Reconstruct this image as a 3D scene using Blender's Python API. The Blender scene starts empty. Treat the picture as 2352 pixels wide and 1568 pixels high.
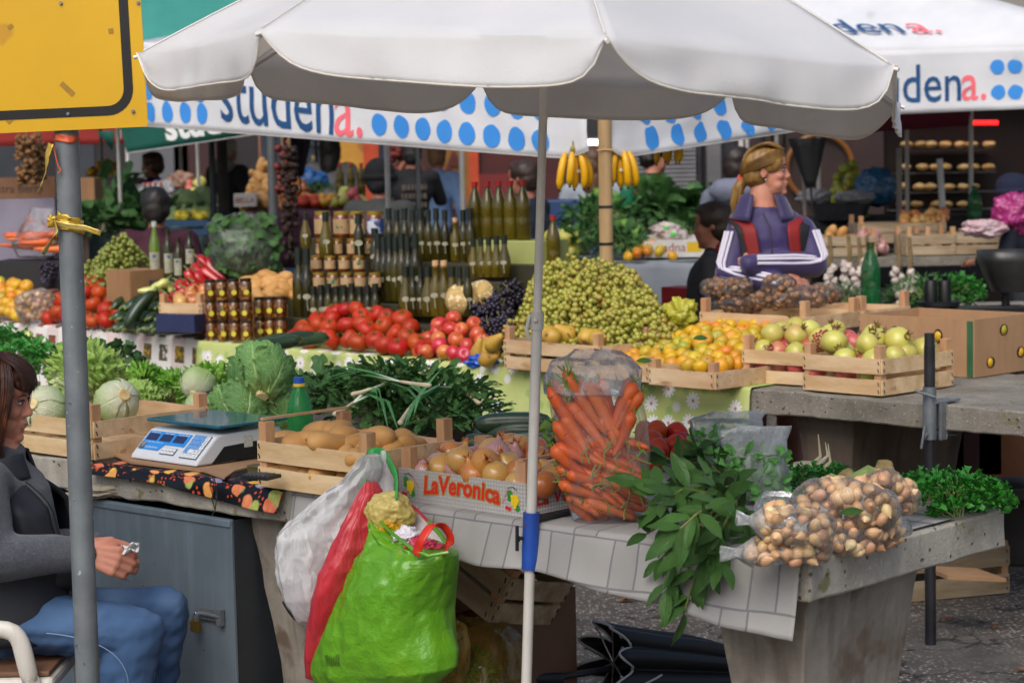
import bpy, bmesh, math, random
from mathutils import Vector, Matrix, Euler, noise
V=Vector;R_=random.Random(7);PI=math.pi
def rad(a): return math.radians(a)
sc_=bpy.context.scene;COL=sc_.collection
F=4850.0;HY=358.0;CH=1.65;ROLL=-1.2
pitch=math.atan((784-HY)/F)
camR=Matrix.Rotation(PI/2-pitch,3,'X')@Matrix.Rotation(rad(ROLL),3,'Z')
CAMP=V((0,0,CH))
cd=bpy.data.cameras.new('camera');cam=bpy.data.objects.new('camera',cd);COL.objects.link(cam)
cam.location=CAMP;cam.rotation_euler=camR.to_euler()
cd.sensor_width=23.5;cd.lens=F/2352*23.5;cd.clip_end=400;cd.clip_start=.1
cd.dof.use_dof=True;cd.dof.focus_distance=5.3;cd.dof.aperture_fstop=4.2
sc_.camera=cam
def ray(px,py): return (camR@V(((px-1176)/F,-(py-784)/F,-1))).normalized()
def at(px,py,z):
 d=ray(px,py);return CAMP+d*((z-CH)/d.z)
def atd(px,py,Y):
 d=ray(px,py);return CAMP+d*(Y/d.y)
def onto(px,py,p0,n):
 d=ray(px,py);return CAMP+d*((p0-CAMP).dot(n)/d.dot(n))
def H(h):
 if not isinstance(h,str): return tuple(h)[:3]
 h=h.lstrip('#');o=[]
 for i in (0,2,4):
  c=int(h[i:i+2],16)/255;o.append(c/12.92 if c<=.04045 else ((c+.055)/1.055)**2.4)
 return tuple(o)
def C4(h): return (*H(h),1)
MATS={}
class NT:
 def __init__(s,name):
  s.m=bpy.data.materials.new(name);s.m.use_nodes=True;s.t=s.m.node_tree;s.t.nodes.clear()
  s.out=s.n('ShaderNodeOutputMaterial')
 def n(s,ty,ins=None,**kw):
  nd=s.t.nodes.new(ty)
  for k,v in kw.items(): setattr(nd,k,v)
  for k,v in (ins or {}).items():
   if isinstance(v,tuple) and len(v)==2 and hasattr(v[0],'outputs'): s.t.links.new(v[0].outputs[v[1]],nd.inputs[k])
   elif hasattr(v,'outputs'): s.t.links.new(v.outputs[0],nd.inputs[k])
   else: nd.inputs[k].default_value=v
  return nd
 def mix(s,f,a,b,mode='MIX'):
  nd=s.t.nodes.new('ShaderNodeMix');nd.data_type='RGBA';nd.blend_type=mode
  for k,v in ((0,f),(6,a),(7,b)):
   if isinstance(v,tuple) and len(v)==2 and hasattr(v[0],'outputs'): s.t.links.new(v[0].outputs[v[1]],nd.inputs[k])
   elif hasattr(v,'outputs'): s.t.links.new(v.outputs[2 if v.bl_idname=='ShaderNodeMix' else 0],nd.inputs[k])
   else: nd.inputs[k].default_value=v
  return (nd,2)
 def math(s,op,a,b=0.0,c=None,clamp=False):
  d={0:a,1:b}
  if c is not None: d[2]=c
  nd=s.n('ShaderNodeMath',d,operation=op);nd.use_clamp=clamp;return nd
 def ramp(s,f,lo,hi,a=(0,0,0,1),b=(1,1,1,1)):
  nd=s.n('ShaderNodeValToRGB',{0:f});e=nd.color_ramp.elements
  e[0].position=lo;e[0].color=a;e[1].position=hi;e[1].color=b;return nd
def mat(name,c1,c2=None,scale=6,rough=.5,bump=0,bscale=None,spec=.5,rand=0,hue=0,coat=0,sss=0,transl=0,metal=0,lo=.35,hi=.65,
  stretch=None,spots=None,det=5,veins=None,attr=None,emit=None,alpha=None,wave=None,streak=None,sheen=0,bdist=.004):
 if name in MATS: return MATS[name]
 T=NT(name);tc=T.n('ShaderNodeTexCoord');oi=T.n('ShaderNodeObjectInfo')
 off=T.n('ShaderNodeVectorMath',{0:(7.3,3.1,9.7),3:(oi,'Random')},operation='SCALE')
 co=T.n('ShaderNodeMapping',{0:(tc,'Object'),1:off})
 if stretch: co.inputs['Scale'].default_value=stretch
 nz=T.n('ShaderNodeTexNoise',{'Vector':co,'Scale':scale,'Detail':det,'Roughness':.6})
 col=C4(c1)
 rp=T.ramp(nz,lo,hi)
 if c2 is not None: col=T.mix((rp,0),C4(c1),C4(c2))
 if wave:
  wc,ws,wa,ax=wave
  sep=T.n('ShaderNodeSeparateXYZ',{0:(tc,'Object')})
  an=T.math('ARCTAN2',(sep,1),(sep,0));
  dn=T.math('MULTIPLY',(nz,0),ax)
  sn=T.math('SINE',T.math('ADD',T.math('MULTIPLY',an,ws),dn));f=T.math('MULTIPLY',T.math('MULTIPLY_ADD',sn,.5,.5),wa)
  col=T.mix(f,col,C4(wc))
 if spots:
  for (scol,ss,th,sf) in (spots if isinstance(spots,list) else [spots]):
   vo=T.n('ShaderNodeTexNoise',{'Vector':co,'Scale':ss,'Detail':3})
   r2=T.ramp(vo,th,th+sf);col=T.mix((r2,0),col,C4(scol))
 if streak:
  m2=T.n('ShaderNodeMapping',{0:(tc,'Object')});m2.inputs['Scale'].default_value=(14,14,1.2)
  n2=T.n('ShaderNodeTexNoise',{'Vector':m2,'Scale':2.2,'Detail':5});r2=T.ramp(n2,.48,.75)
  col=T.mix(T.math('MULTIPLY',(r2,0),streak[1]),col,C4(streak[0]))
 if veins:
  vc,vs,vn=veins
  a=T.n('ShaderNodeAttribute',attribute_name='uvm');sp=T.n('ShaderNodeSeparateXYZ',{0:(a,'Vector')})
  ax=T.math('ABSOLUTE',T.math('SUBTRACT',(sp,0),.5))
  mid=T.math('SUBTRACT',1.0,T.math('MULTIPLY',ax,T.math('MULTIPLY_ADD',(sp,1),30.,14.)),clamp=True)
  ph=T.math('SUBTRACT',T.math('MULTIPLY',(sp,1),vn),T.math('MULTIPLY',ax,vn*1.1))
  wob=T.math('MULTIPLY_ADD',(nz,0),.5,ph)
  tri=T.math('ABSOLUTE',T.math('SUBTRACT',T.math('FRACT',wob),.5))
  sv=T.math('SUBTRACT',1.0,T.math('MULTIPLY',tri,9.),clamp=True)
  vv=T.n('ShaderNodeTexVoronoi',{'Vector':(a,'Vector'),'Scale':vn*2.1},feature='DISTANCE_TO_EDGE')
  ve=T.math('SUBTRACT',1.0,T.math('MULTIPLY',(vv,0),9.),clamp=True)
  m3=T.math('MAXIMUM',mid,T.math('MAXIMUM',T.math('MULTIPLY',sv,.8),T.math('MULTIPLY',ve,.55)))
  fm=T.math('MULTIPLY',m3,vs);col=T.mix(fm,col,C4(vc));hb=m3
 if attr:
  ac,al,ah=attr
  a=T.n('ShaderNodeAttribute',attribute_name='uvm');sp=T.n('ShaderNodeSeparateXYZ',{0:(a,'Vector')})
  r3=T.ramp(T.math('MULTIPLY_ADD',(nz,0),.25,T.math('SUBTRACT',(sp,1),.12)),al,ah,(1,1,1,1),(0,0,0,1));col=T.mix((r3,0),col,C4(ac))
 if rand or hue:
  hv=T.n('ShaderNodeHueSaturation',{'Hue':T.math('MULTIPLY_ADD',T.math('SUBTRACT',(oi,'Random'),.5),hue,.5),
   'Value':T.math('MULTIPLY_ADD',T.math('SUBTRACT',T.math('FRACT',T.math('MULTIPLY',(oi,'Random'),7.77)),.5),rand,1.0)})
  nd,i=(col if isinstance(col,tuple) and hasattr(col[0],'outputs') else (None,0))
  if nd: T.t.links.new(nd.outputs[i],hv.inputs['Color'])
  else: hv.inputs['Color'].default_value=col
  col=(hv,0)
 ins={'Roughness':rough,'Metallic':metal,'Specular IOR Level':spec,'Coat Weight':coat,'Coat Roughness':.15,'Sheen Weight':sheen}
 if sss: ins.update({'Subsurface Weight':sss,'Subsurface Radius':(.6,.25,.15),'Subsurface Scale':.012})
 if isinstance(col,tuple) and hasattr(col[0],'outputs'): pass
 ins['Base Color']=col
 if bump:
  bz=T.n('ShaderNodeTexNoise',{'Vector':co,'Scale':bscale or scale*4,'Detail':6,'Roughness':.65})
  b=T.n('ShaderNodeBump',{'Height':bz,'Strength':min(1,bump),'Distance':bdist})
  if veins: b=T.n('ShaderNodeBump',{'Height':hb,'Normal':b,'Strength':.7,'Distance':.004},invert=True)
  ins['Normal']=b
 if emit: ins['Emission Color']=C4(emit[0]);ins['Emission Strength']=emit[1]
 p=T.n('ShaderNodeBsdfPrincipled',ins);sh=p
 if transl:
  tr=T.n('ShaderNodeBsdfTranslucent',{'Color':col});sh=T.n('ShaderNodeMixShader',{0:transl,1:p,2:tr})
 if alpha is not None:
  tp=T.n('ShaderNodeBsdfTransparent');sh=T.n('ShaderNodeMixShader',{0:alpha,1:tp,2:sh})
 T.t.links.new(sh.outputs[0],T.out.inputs[0]);MATS[name]=T.m;return T.m
def film(name,tint='#ffffff',haze=.1,gloss=1.0,hazecol='#e8ecef',wr=22,rough=.14):
 if name in MATS: return MATS[name]
 T=NT(name);tc=T.n('ShaderNodeTexCoord')
 mp=T.n('ShaderNodeMapping',{0:(tc,'Object')});mp.inputs['Scale'].default_value=(1,1,.55);mp.inputs['Rotation'].default_value=(.3,.5,.2)
 nz=T.n('ShaderNodeTexNoise',{'Vector':mp,'Scale':wr,'Detail':4,'Roughness':.55,'Distortion':1.2})
 b=T.n('ShaderNodeBump',{'Height':nz,'Strength':.55,'Distance':.012})
 tp=T.n('ShaderNodeBsdfTransparent',{'Color':C4(tint)})
 gl=T.n('ShaderNodeBsdfGlossy',{'Color':(1,1,1,1),'Roughness':rough,'Normal':b})
 df=T.n('ShaderNodeBsdfDiffuse',{'Color':C4(hazecol),'Normal':b});tl=T.n('ShaderNodeBsdfTranslucent',{'Color':C4(hazecol)})
 dm=T.n('ShaderNodeMixShader',{0:.45,1:df,2:tl})
 lw=T.n('ShaderNodeLayerWeight',{'Blend':.25,'Normal':b})
 cr=T.ramp(nz,.5,.72)
 hz=T.math('MULTIPLY_ADD',T.math('ADD',(cr,0),(lw,1)),haze,haze*.45,clamp=True)
 m1=T.n('ShaderNodeMixShader',{0:hz,1:tp,2:dm})
 gf=T.math('MULTIPLY',(lw,0),gloss,clamp=True)
 m2=T.n('ShaderNodeMixShader',{0:gf,1:m1,2:gl})
 T.t.links.new(m2.outputs[0],T.out.inputs[0]);MATS[name]=T.m;return T.m
def frame(d,up=V((0,0,1))):
 d=d.normalized();x=up.cross(d)
 if x.length<1e-4: x=V((1,0,0)).cross(d)
 x.normalize();return x,d.cross(x),d
class MB:
 def __init__(s): s.v=[];s.f=[];s.mi=[];s.uv=[];s.cur=0
 def add(s,vs,fs,uv=None):
  o=len(s.v);s.v+=[V(q) for q in vs];s.f+=[tuple(i+o for i in f) for f in fs];s.mi+=[s.cur]*len(fs)
  s.uv+=list(uv) if uv else [(0,0)]*len(vs);return s
 def box(s,c,size,R=None,taper=1):
  hx,hy,hz=[q/2 for q in size];vs=[]
  for z in (-1,1):
   k=taper if z>0 else 1
   for x,y in ((-1,-1),(1,-1),(1,1),(-1,1)):
    p=V((x*hx*k,y*hy*k,z*hz));vs.append(V(c)+(R@p if R else p))
  return s.add(vs,[(3,2,1,0),(4,5,6,7),(0,1,5,4),(1,2,6,5),(2,3,7,6),(3,0,4,7)])
 def tube(s,pts,rads,n=8,cap=True,flat=1.0):
  pts=[V(p) for p in pts]
  if not hasattr(rads,'__len__'): rads=[rads]*len(pts)
  vs=[];fs=[];uv=[];x=None
  for i,p in enumerate(pts):
   d=(pts[min(i+1,len(pts)-1)]-pts[max(i-1,0)]).normalized()
   if x is None: x,y,_=frame(d)
   else:
    x=(x-d*x.dot(d));x=x.normalized() if x.length>1e-6 else frame(d)[0]
    y=d.cross(x)
   for k in range(n):
    a=2*PI*k/n;vs.append(p+(x*math.cos(a)+y*math.sin(a)*flat)*rads[i]);uv.append((k/n,i/(len(pts)-1)))
  for i in range(len(pts)-1):
   for k in range(n): fs.append((i*n+k,i*n+(k+1)%n,(i+1)*n+(k+1)%n,(i+1)*n+k))
  if cap: fs+= [tuple(range(n))[::-1],tuple((len(pts)-1)*n+k for k in range(n))]
  return s.add(vs,fs,uv)
 def lathe(s,prof,n=16,M=None,lob=None):
  vs=[];fs=[];uv=[];rows=[];L=len(prof)
  for i,(r,z) in enumerate(prof):
   if r<1e-6: rows.append([len(vs)]);vs.append(V((0,0,z)));uv.append((0,i/(L-1)))
   else:
    rw=[]
    for k in range(n):
     a=2*PI*k/n;q=r*(lob(a,z) if lob else 1);rw.append(len(vs));vs.append(V((q*math.cos(a),q*math.sin(a),z)));uv.append((k/n,i/(L-1)))
    rows.append(rw)
  for a,b in zip(rows,rows[1:]):
   for k in range(n):
    if len(a)==1 and len(b)==1: continue
    if len(a)==1: fs.append((a[0],b[(k+1)%n],b[k]))
    elif len(b)==1: fs.append((a[k],a[(k+1)%n],b[0]))
    else: fs.append((a[k],a[(k+1)%n],b[(k+1)%n],b[k]))
  if M: vs=[M@q for q in vs]
  return s.add(vs,fs,uv)
 def ell(s,c,r,R=None,nu=14,nv=9):
  if not hasattr(r,'__len__'): r=(r,r,r)
  M=Matrix.Translation(V(c))@((R.to_4x4() if R else Matrix.Identity(4)))@Matrix.Diagonal((*r,1))
  return s.lathe([(math.sin(PI*i/nv) if 0<i<nv else 0,-math.cos(PI*i/nv)) for i in range(nv+1)],nu,M)
 def grid(s,fn,nu,nv,wrap=False):
  vs=[];uv=[];fs=[];w=nu if wrap else nu+1
  for j in range(nv+1):
   for i in range(w): vs.append(V(fn(i/nu,j/nv)));uv.append((i/nu,j/nv))
  for j in range(nv):
   for i in range(nu): fs.append((j*w+i,j*w+(i+1)%w,(j+1)*w+(i+1)%w,(j+1)*w+i))
  return s.add(vs,fs,uv)
 def loft(s,rows,n=24,pw=2.0,cap0=True,cap1=True,fn=None):
  vs=[];fs=[];uv=[]
  for j,(c,ax,ay) in enumerate(rows):
   for k in range(n):
    a=2*PI*k/n;ca,sa=math.cos(a),math.sin(a)
    x=math.copysign(abs(ca)**(2/pw),ca);y=math.copysign(abs(sa)**(2/pw),sa)
    p=V(c)+V(ax)*x+V(ay)*y
    if fn: p=p+fn(a,j/(len(rows)-1),p)
    vs.append(p);uv.append((k/n,j/(len(rows)-1)))
  for j in range(len(rows)-1):
   for k in range(n): fs.append((j*n+k,j*n+(k+1)%n,(j+1)*n+(k+1)%n,(j+1)*n+k))
  if cap0: fs.append(tuple(range(n))[::-1])
  if cap1: fs.append(tuple((len(rows)-1)*n+k for k in range(n)))
  return s.add(vs,fs,uv)
 def prism(s,poly,ext):
  n=len(poly);e=V(ext);vs=[V(p) for p in poly]+[V(p)+e for p in poly]
  return s.add(vs,[tuple(range(n))[::-1],tuple(range(n,2*n))]+[(i,(i+1)%n,(i+1)%n+n,i+n) for i in range(n)])
 def xf(s,M,i0=0):
  for i in range(i0,len(s.v)): s.v[i]=M@s.v[i]
  return s
 def jit(s,amp,scale,i0=0,seed=0):
  o=V((seed*3.1,seed*1.7,seed*.9))
  for i in range(i0,len(s.v)):
   p=s.v[i];s.v[i]=p+noise.noise_vector(p*scale+o)*amp
  return s
 def mesh(s,name,mats,smooth=True,angle=45,uv=True):
  me=bpy.data.meshes.new(name);me.from_pydata([tuple(q) for q in s.v],[],s.f)
  for m in (mats if isinstance(mats,(list,tuple)) else [mats]): me.materials.append(m)
  if max(s.mi or [0])>0: me.polygons.foreach_set('material_index',s.mi)
  if uv:
   a=me.attributes.new('uvm','FLOAT_VECTOR','POINT');fl=[]
   for q in s.uv: fl+= [q[0],q[1],0]
   a.data.foreach_set('vector',fl)
  if smooth:
   me.shade_smooth()
   if angle<180: me.set_sharp_from_angle(angle=rad(angle))
  me.update();return me
 def build(s,name,mats,parent=None,smooth=True,angle=45,bevel=0,solid=0,moff=0,subd=0,remesh=0,rsmooth=0,disp=None,local=False,tag=None):
  loc=V((0,0,0))
  if parent is not None:
   if not local:
    Mi=ROOTM[parent.name].inverted();s.v=[Mi@q for q in s.v]
  elif not local:
   xs=[q.x for q in s.v];ys=[q.y for q in s.v];zs=[q.z for q in s.v]
   loc=V(((min(xs)+max(xs))/2,(min(ys)+max(ys))/2,min(zs)));s.v=[q-loc for q in s.v]
  me=s.mesh(name,mats,smooth,angle);o=bpy.data.objects.new(name,me);COL.objects.link(o);o.location=loc
  if parent is not None: o.parent=parent;ROOTM[o.name]=ROOTM[parent.name]
  else: ROOTM[o.name]=Matrix.Translation(loc)
  if remesh:
   m=o.modifiers.new('r','REMESH');m.mode='VOXEL';m.voxel_size=remesh
   if rsmooth: m=o.modifiers.new('s','SMOOTH');m.factor=.5;m.iterations=rsmooth
   bake(o)
  if solid: m=o.modifiers.new('so','SOLIDIFY');m.thickness=solid;m.offset=0;m.material_offset=moff
  if bevel: m=o.modifiers.new('b','BEVEL');m.width=bevel;m.segments=2;m.limit_method='ANGLE';m.angle_limit=rad(40)
  if subd: m=o.modifiers.new('su','SUBSURF');m.levels=subd;m.render_levels=subd
  if tag: settag(o,*tag)
  return o
LS=dict(local=True,smooth=False);AS=dict(angle=180,subd=1)
ROOTM={}
def bake(o):
 dg=bpy.context.evaluated_depsgraph_get();dg.update()
 ev=o.evaluated_get(dg);me=bpy.data.meshes.new_from_object(ev);ms=[m for m in o.data.materials]
 o.modifiers.clear();old=o.data;o.data=me
 me.materials.clear()
 for m in ms: me.materials.append(m)
 me.shade_smooth();bpy.data.meshes.remove(old)
def settag(o,label=None,cat=None,group=None,kind=None):
 if label: o['label']=label
 if cat: o['category']=cat
 if group: o['group']=group
 if kind: o['kind']=kind
 return o
def thing(name,label,cat,group=None,loc=(0,0,0),rz=0,M=None):
 o=bpy.data.objects.new(name,None);COL.objects.link(o);o.empty_display_size=.05
 if M is None: M=Matrix.Translation(V(loc))@Matrix.Rotation(rz,4,'Z')
 o.matrix_world=M;o.matrix_basis=M;ROOTM[o.name]=M;settag(o,label,cat,group);return o
def dup(root,M,label=None,group=None,cat=None):
 r=root.copy();COL.objects.link(r);r.matrix_basis=M;ROOTM[r.name]=M;settag(r,label,cat,group)
 for ch in root.children:
  c=ch.copy();COL.objects.link(c);c.parent=r
  for g in ch.children:
   d=g.copy();COL.objects.link(d);d.parent=c
 return r
def TRS(loc,rot=(0,0,0),s=1):
 sv=s if hasattr(s,'__len__') else (s,s,s)
 return Matrix.Translation(V(loc))@Euler(rot).to_matrix().to_4x4()@Matrix.Diagonal((*sv,1))
def rrot(k=1): return (R_.uniform(-PI,PI)*k,R_.uniform(-PI,PI)*k,R_.uniform(-PI,PI))
class Kit:
 def __init__(s,root): s.r=root;s.used=False
 def place(s,M,label=None,group=None,cat=None):
  if not s.used:
   s.used=True;s.r.matrix_basis=M;ROOTM[s.r.name]=M;settag(s.r,label,cat,group);return s.r
  return dup(s.r,M,label,group,cat)
 def drop(s):
  if not s.used:
   for ch in list(s.r.children):
    for g in list(ch.children): bpy.data.objects.remove(g)
    bpy.data.objects.remove(ch)
   bpy.data.objects.remove(s.r)
def text(body,size,mats,fn,name='lettering',parent=None,ext=0,cuts=.12,align='LEFT',shear=0,bold=0,space=1,tag=None,local=False,xs=1):
 cu=bpy.data.curves.new('t','FONT');cu.body=body;cu.size=size;cu.align_x=align;cu.shear=shear;cu.offset=bold;cu.space_character=space;cu.resolution_u=3
 o=bpy.data.objects.new('t',cu);COL.objects.link(o)
 dg=bpy.context.evaluated_depsgraph_get();dg.update();me=bpy.data.meshes.new_from_object(o.evaluated_get(dg));bpy.data.objects.remove(o)
 bm=bmesh.new();bm.from_mesh(me);bpy.data.meshes.remove(me);bmesh.ops.remove_doubles(bm,verts=bm.verts,dist=1e-5)
 if cuts:
  xs_=[v.co.x for v in bm.verts];ys_=[v.co.y for v in bm.verts]
  if xs_:
   for axis,lo,hi in ((0,min(xs_),max(xs_)),(1,min(ys_),max(ys_))):
    q=lo+cuts
    while q<hi:
     co=V((0,0,0));co[axis]=q;no=V((0,0,0));no[axis]=1
     bmesh.ops.bisect_plane(bm,geom=bm.verts[:]+bm.edges[:]+bm.faces[:],plane_co=co,plane_no=no);q+=cuts
 m=MB();bm.verts.index_update()
 m.add([fn(v.co.x*xs,v.co.y) for v in bm.verts],[tuple(v.index for v in f.verts) for f in bm.faces]);bm.free()
 return m.build(name,mats,parent,smooth=False,tag=tag,local=local)
w=bpy.data.worlds.new('World');sc_.world=w;w.use_nodes=True;nt=w.node_tree;nt.nodes.clear()
sk=nt.nodes.new('ShaderNodeTexSky');sk.sky_type='NISHITA';sk.sun_disc=False;sk.sun_elevation=rad(47);sk.sun_rotation=rad(200);sk.dust_density=4;sk.air_density=1.0
bg=nt.nodes.new('ShaderNodeBackground');bg.inputs[1].default_value=.12;wo=nt.nodes.new('ShaderNodeOutputWorld')
nt.links.new(sk.outputs[0],bg.inputs[0]);nt.links.new(bg.outputs[0],wo.inputs[0])
sd=bpy.data.lights.new('sun','SUN');sd.energy=1.5;sd.angle=rad(50);sd.color=(1,.99,.97)
so=bpy.data.objects.new('sun',sd);COL.objects.link(so)
_d=V((math.sin(rad(200))*math.cos(rad(47)),math.cos(rad(200))*math.cos(rad(47)),math.sin(rad(47))))
so.rotation_euler=_d.to_track_quat('Z','Y').to_euler();so.location=(0,-3,8)
sc_.view_settings.view_transform='Standard';sc_.view_settings.look='None';sc_.view_settings.exposure=.26
sc_.render.engine='CYCLES';cy=sc_.cycles;cy.use_denoising=True;cy.max_bounces=7;cy.diffuse_bounces=4;cy.glossy_bounces=3;cy.transmission_bounces=5;cy.transparent_max_bounces=24
cy.use_adaptive_sampling=True;cy.adaptive_threshold=.02;cy.sample_clamp_indirect=4;cy.caustics_reflective=False;cy.caustics_refractive=False
TZ=.80
A0=at(1860,1290,TZ);A1=at(50,1040,TZ);UA=(A1-A0).normalized();VA=V((UA.y,-UA.x,0));
if VA.y<0: VA=-VA
B0=at(1734,893,TZ);B1=at(480,787,TZ);UB=(B1-B0).normalized();VB=V((UB.y,-UB.x,0))
if VB.y<0: VB=-VB
def PA(u,v,z=TZ): return V((A0.x+UA.x*u+VA.x*v,A0.y+UA.y*u+VA.y*v,z))
def PB(u,v,z=TZ): return V((B0.x+UB.x*u+VB.x*v,B0.y+UB.y*u+VB.y*v,z))
def ua(px,py,z=TZ): d=at(px,py,z)-A0;return d.dot(UA),d.dot(VA)
def ub(px,py,z=TZ): d=at(px,py,z)-B0;return d.dot(UB),d.dot(VB)
RZA=math.atan2(-UA.y,-UA.x);RZB=math.atan2(-UB.y,-UB.x)
def gz(Y): return 0 if Y<13 else (Y-13)*.013
if 1:
 print('A0',A0,'UA',UA,'VA',VA,'right end',ua(2285,1170));print('B0',B0,'UB',UB,ub(2352,932),ub(300,760),ub(1140,840),ub(1640,905))
def ground_mat():
 T=NT('asphalt');tc=T.n('ShaderNodeTexCoord')
 vo=T.n('ShaderNodeTexVoronoi',{'Vector':(tc,'Object'),'Scale':75.},feature='F1');vr=T.n('ShaderNodeTexVoronoi',{'Vector':(tc,'Object'),'Scale':75.})
 big=T.n('ShaderNodeTexNoise',{'Vector':(tc,'Object'),'Scale':1.1,'Detail':5});mid=T.n('ShaderNodeTexNoise',{'Vector':(tc,'Object'),'Scale':5.,'Detail':6})
 fine=T.n('ShaderNodeTexNoise',{'Vector':(tc,'Object'),'Scale':160.,'Detail':3})
 base=T.mix((T.ramp(mid,.3,.7),0),C4('#4c4946'),C4('#6a6762'));base=T.mix(T.math('MULTIPLY',(fine,0),.35),base,C4('#35322f'))
 sep=T.n('ShaderNodeSeparateColor',{0:(vr,1)})
 st=T.n('ShaderNodeValToRGB',{0:(sep,0)});e=st.color_ramp.elements;e[0].position=.15;e[0].color=C4('#5b534c');e[1].position=.95;e[1].color=C4('#c0b2a6');q=st.color_ramp.elements.new(.55);q.color=C4('#8d8077')
 f=T.math('MULTIPLY',T.ramp((vo,0),.38,.5,(1,1,1,1),(0,0,0,1)),T.ramp(big,.28,.42));f=T.math('MULTIPLY',f,T.ramp((sep,1),.15,.22))
 col=T.mix(f,base,(st,0))
 cr=T.n('ShaderNodeTexVoronoi',{'Vector':T.n('ShaderNodeVectorMath',{0:(tc,'Object'),1:(mid,1)},operation='ADD'),'Scale':.55},feature='DISTANCE_TO_EDGE')
 ck=T.ramp((cr,0),.004,.012,(1,1,1,1),(0,0,0,1));col=T.mix(T.math('MULTIPLY',ck,.8),col,C4('#1d1b19'))
 b=T.n('ShaderNodeBump',{'Height':T.math('SUBTRACT',f,ck),'Strength':.5,'Distance':.004})
 p=T.n('ShaderNodeBsdfPrincipled',{'Base Color':col,'Roughness':.75,'Normal':b});T.t.links.new(p.outputs[0],T.out.inputs[0]);return T.m
g=MB();ys=[-6,2,13,20,30,45,80];xs_=[-60,-20,0,20,60]
g.add([V((x,y,gz(y))) for y in ys for x in xs_],[(j*5+i,j*5+i+1,j*5+i+6,j*5+i+5) for j in range(len(ys)-1) for i in range(4)])
g.build('ground',ground_mat(),**LS,tag=(None,None,None,'structure'))
def concrete(name='concrete',c1='#b3aea3',c2='#8b877e',lich='#6e6b35'):
 if name in MATS: return MATS[name]
 T=NT(name);tc=T.n('ShaderNodeTexCoord')
 a=T.n('ShaderNodeTexNoise',{'Vector':(tc,'Object'),'Scale':7.,'Detail':7,'Roughness':.65});gr=T.n('ShaderNodeTexNoise',{'Vector':(tc,'Object'),'Scale':130.,'Detail':4})
 col=T.mix((T.ramp(a,.35,.68),0),C4(c1),C4(c2));col=T.mix(T.ramp(gr,.62,.8),col,C4('#d6d1c6'))
 v1=T.n('ShaderNodeTexVoronoi',{'Vector':(tc,'Object'),'Scale':48.});s1=T.n('ShaderNodeSeparateColor',{0:(v1,1)})
 pit=T.math('MULTIPLY',T.ramp((v1,0),.12,.26,(1,1,1,1),(0,0,0,1)),T.ramp((s1,0),.62,.66));col=T.mix(T.math('MULTIPLY',pit,.8),col,C4('#4a463f'))
 l=T.n('ShaderNodeTexNoise',{'Vector':(tc,'Object'),'Scale':11.,'Detail':4});l2=T.n('ShaderNodeTexNoise',{'Vector':(tc,'Object'),'Scale':40.,'Detail':3})
 lf=T.math('MULTIPLY',T.ramp(l,.6,.66),T.ramp(l2,.45,.55));col=T.mix(T.math('MULTIPLY',lf,.75),col,C4(lich))
 m2=T.n('ShaderNodeMapping',{0:(tc,'Object')});m2.inputs['Scale'].default_value=(9,9,.8);n2=T.n('ShaderNodeTexNoise',{'Vector':m2,'Scale':1.5,'Detail':5})
 col=T.mix(T.math('MULTIPLY',T.ramp(n2,.5,.75),.45),col,C4('#6d665c'))
 b=T.n('ShaderNodeBump',{'Height':T.math('SUBTRACT',T.math('MULTIPLY',(gr,0),.5),pit),'Strength':.8,'Distance':.006})
 p=T.n('ShaderNodeBsdfPrincipled',{'Base Color':col,'Roughness':.9,'Specular IOR Level':.2,'Normal':b});T.t.links.new(p.outputs[0],T.out.inputs[0]);MATS[name]=T.m;return T.m
CON=concrete();CON2=concrete('dark_concrete','#8f8a80','#6b665d');PIER=mat('pier_concrete','#9c958a','#766f66',4,.9,.6,60,streak=('#54483c',.6),spots=('#6a5c4e',9,.55,.1))
def slab(PF,u0,u1,v0,v1,z,th,m,parent,name='slab',amp=.006):
 mb=MB();n=int((u1-u0)/.035);k=max(4,int((v1-v0)/.06))
 cs=[]
 ring=[(v0+(v1-v0)*i/k,z) for i in range(k+1)]+[(v1,z-th*.5),(v1,z-th)]+[(v0+(v1-v0)*i/k,z-th) for i in range(k-1,-1,-1)]+[(v0,z-th*.66),(v0,z-th*.33)]
 vs=[];fs=[];nr=len(ring)
 for i in range(n+1):
  for (v,zz) in ring:
   p=PF(u0+(u1-u0)*i/n,v,zz);q=noise.noise_vector(p*9)*amp+noise.noise_vector(p*40)*amp*.6
   if abs(zz-z)<1e-6 and v0<v<v1: q=V((0,0,q.z*.25))
   vs.append(p+q)
 for i in range(n):
  for j in range(nr): fs.append((i*nr+j,i*nr+(j+1)%nr,(i+1)*nr+(j+1)%nr,(i+1)*nr+j))
 fs+=[tuple(range(nr))[::-1],tuple(n*nr+j for j in range(nr))]
 mb.add(vs,fs);return mb.build(name,m,parent,smooth=True,angle=35,bevel=.006)
def pier(PF,u0,u1,v0,v1,z,parent,m=PIER,tap=.06):
 mb=MB();rows=[];N=14
 for i in range(N+1):
  t=i/N;k=tap*min(1,(t*1.6))
  c=[PF(u0+k,v0+k*.8,z*(1-t)),PF(u1-k,v0+k*.8,z*(1-t)),PF(u1-k,v1-k*.8,z*(1-t)),PF(u0+k,v1-k*.8,z*(1-t))]
  ring=[]
  for a,b in zip(c,c[1:]+c[:1]):
   for j in range(6): p=a.lerp(b,j/6);ring.append(p+noise.noise_vector(p*12)*.006)
  rows.append(ring)
 nr=24;mb.add([p for r in rows for p in r],[(i*nr+j,i*nr+(j+1)%nr,(i+1)*nr+(j+1)%nr,(i+1)*nr+j) for i in range(N) for j in range(nr)]+[tuple(range(nr))])
 return mb.build('pier',m,parent,bevel=.004,angle=35)
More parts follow.
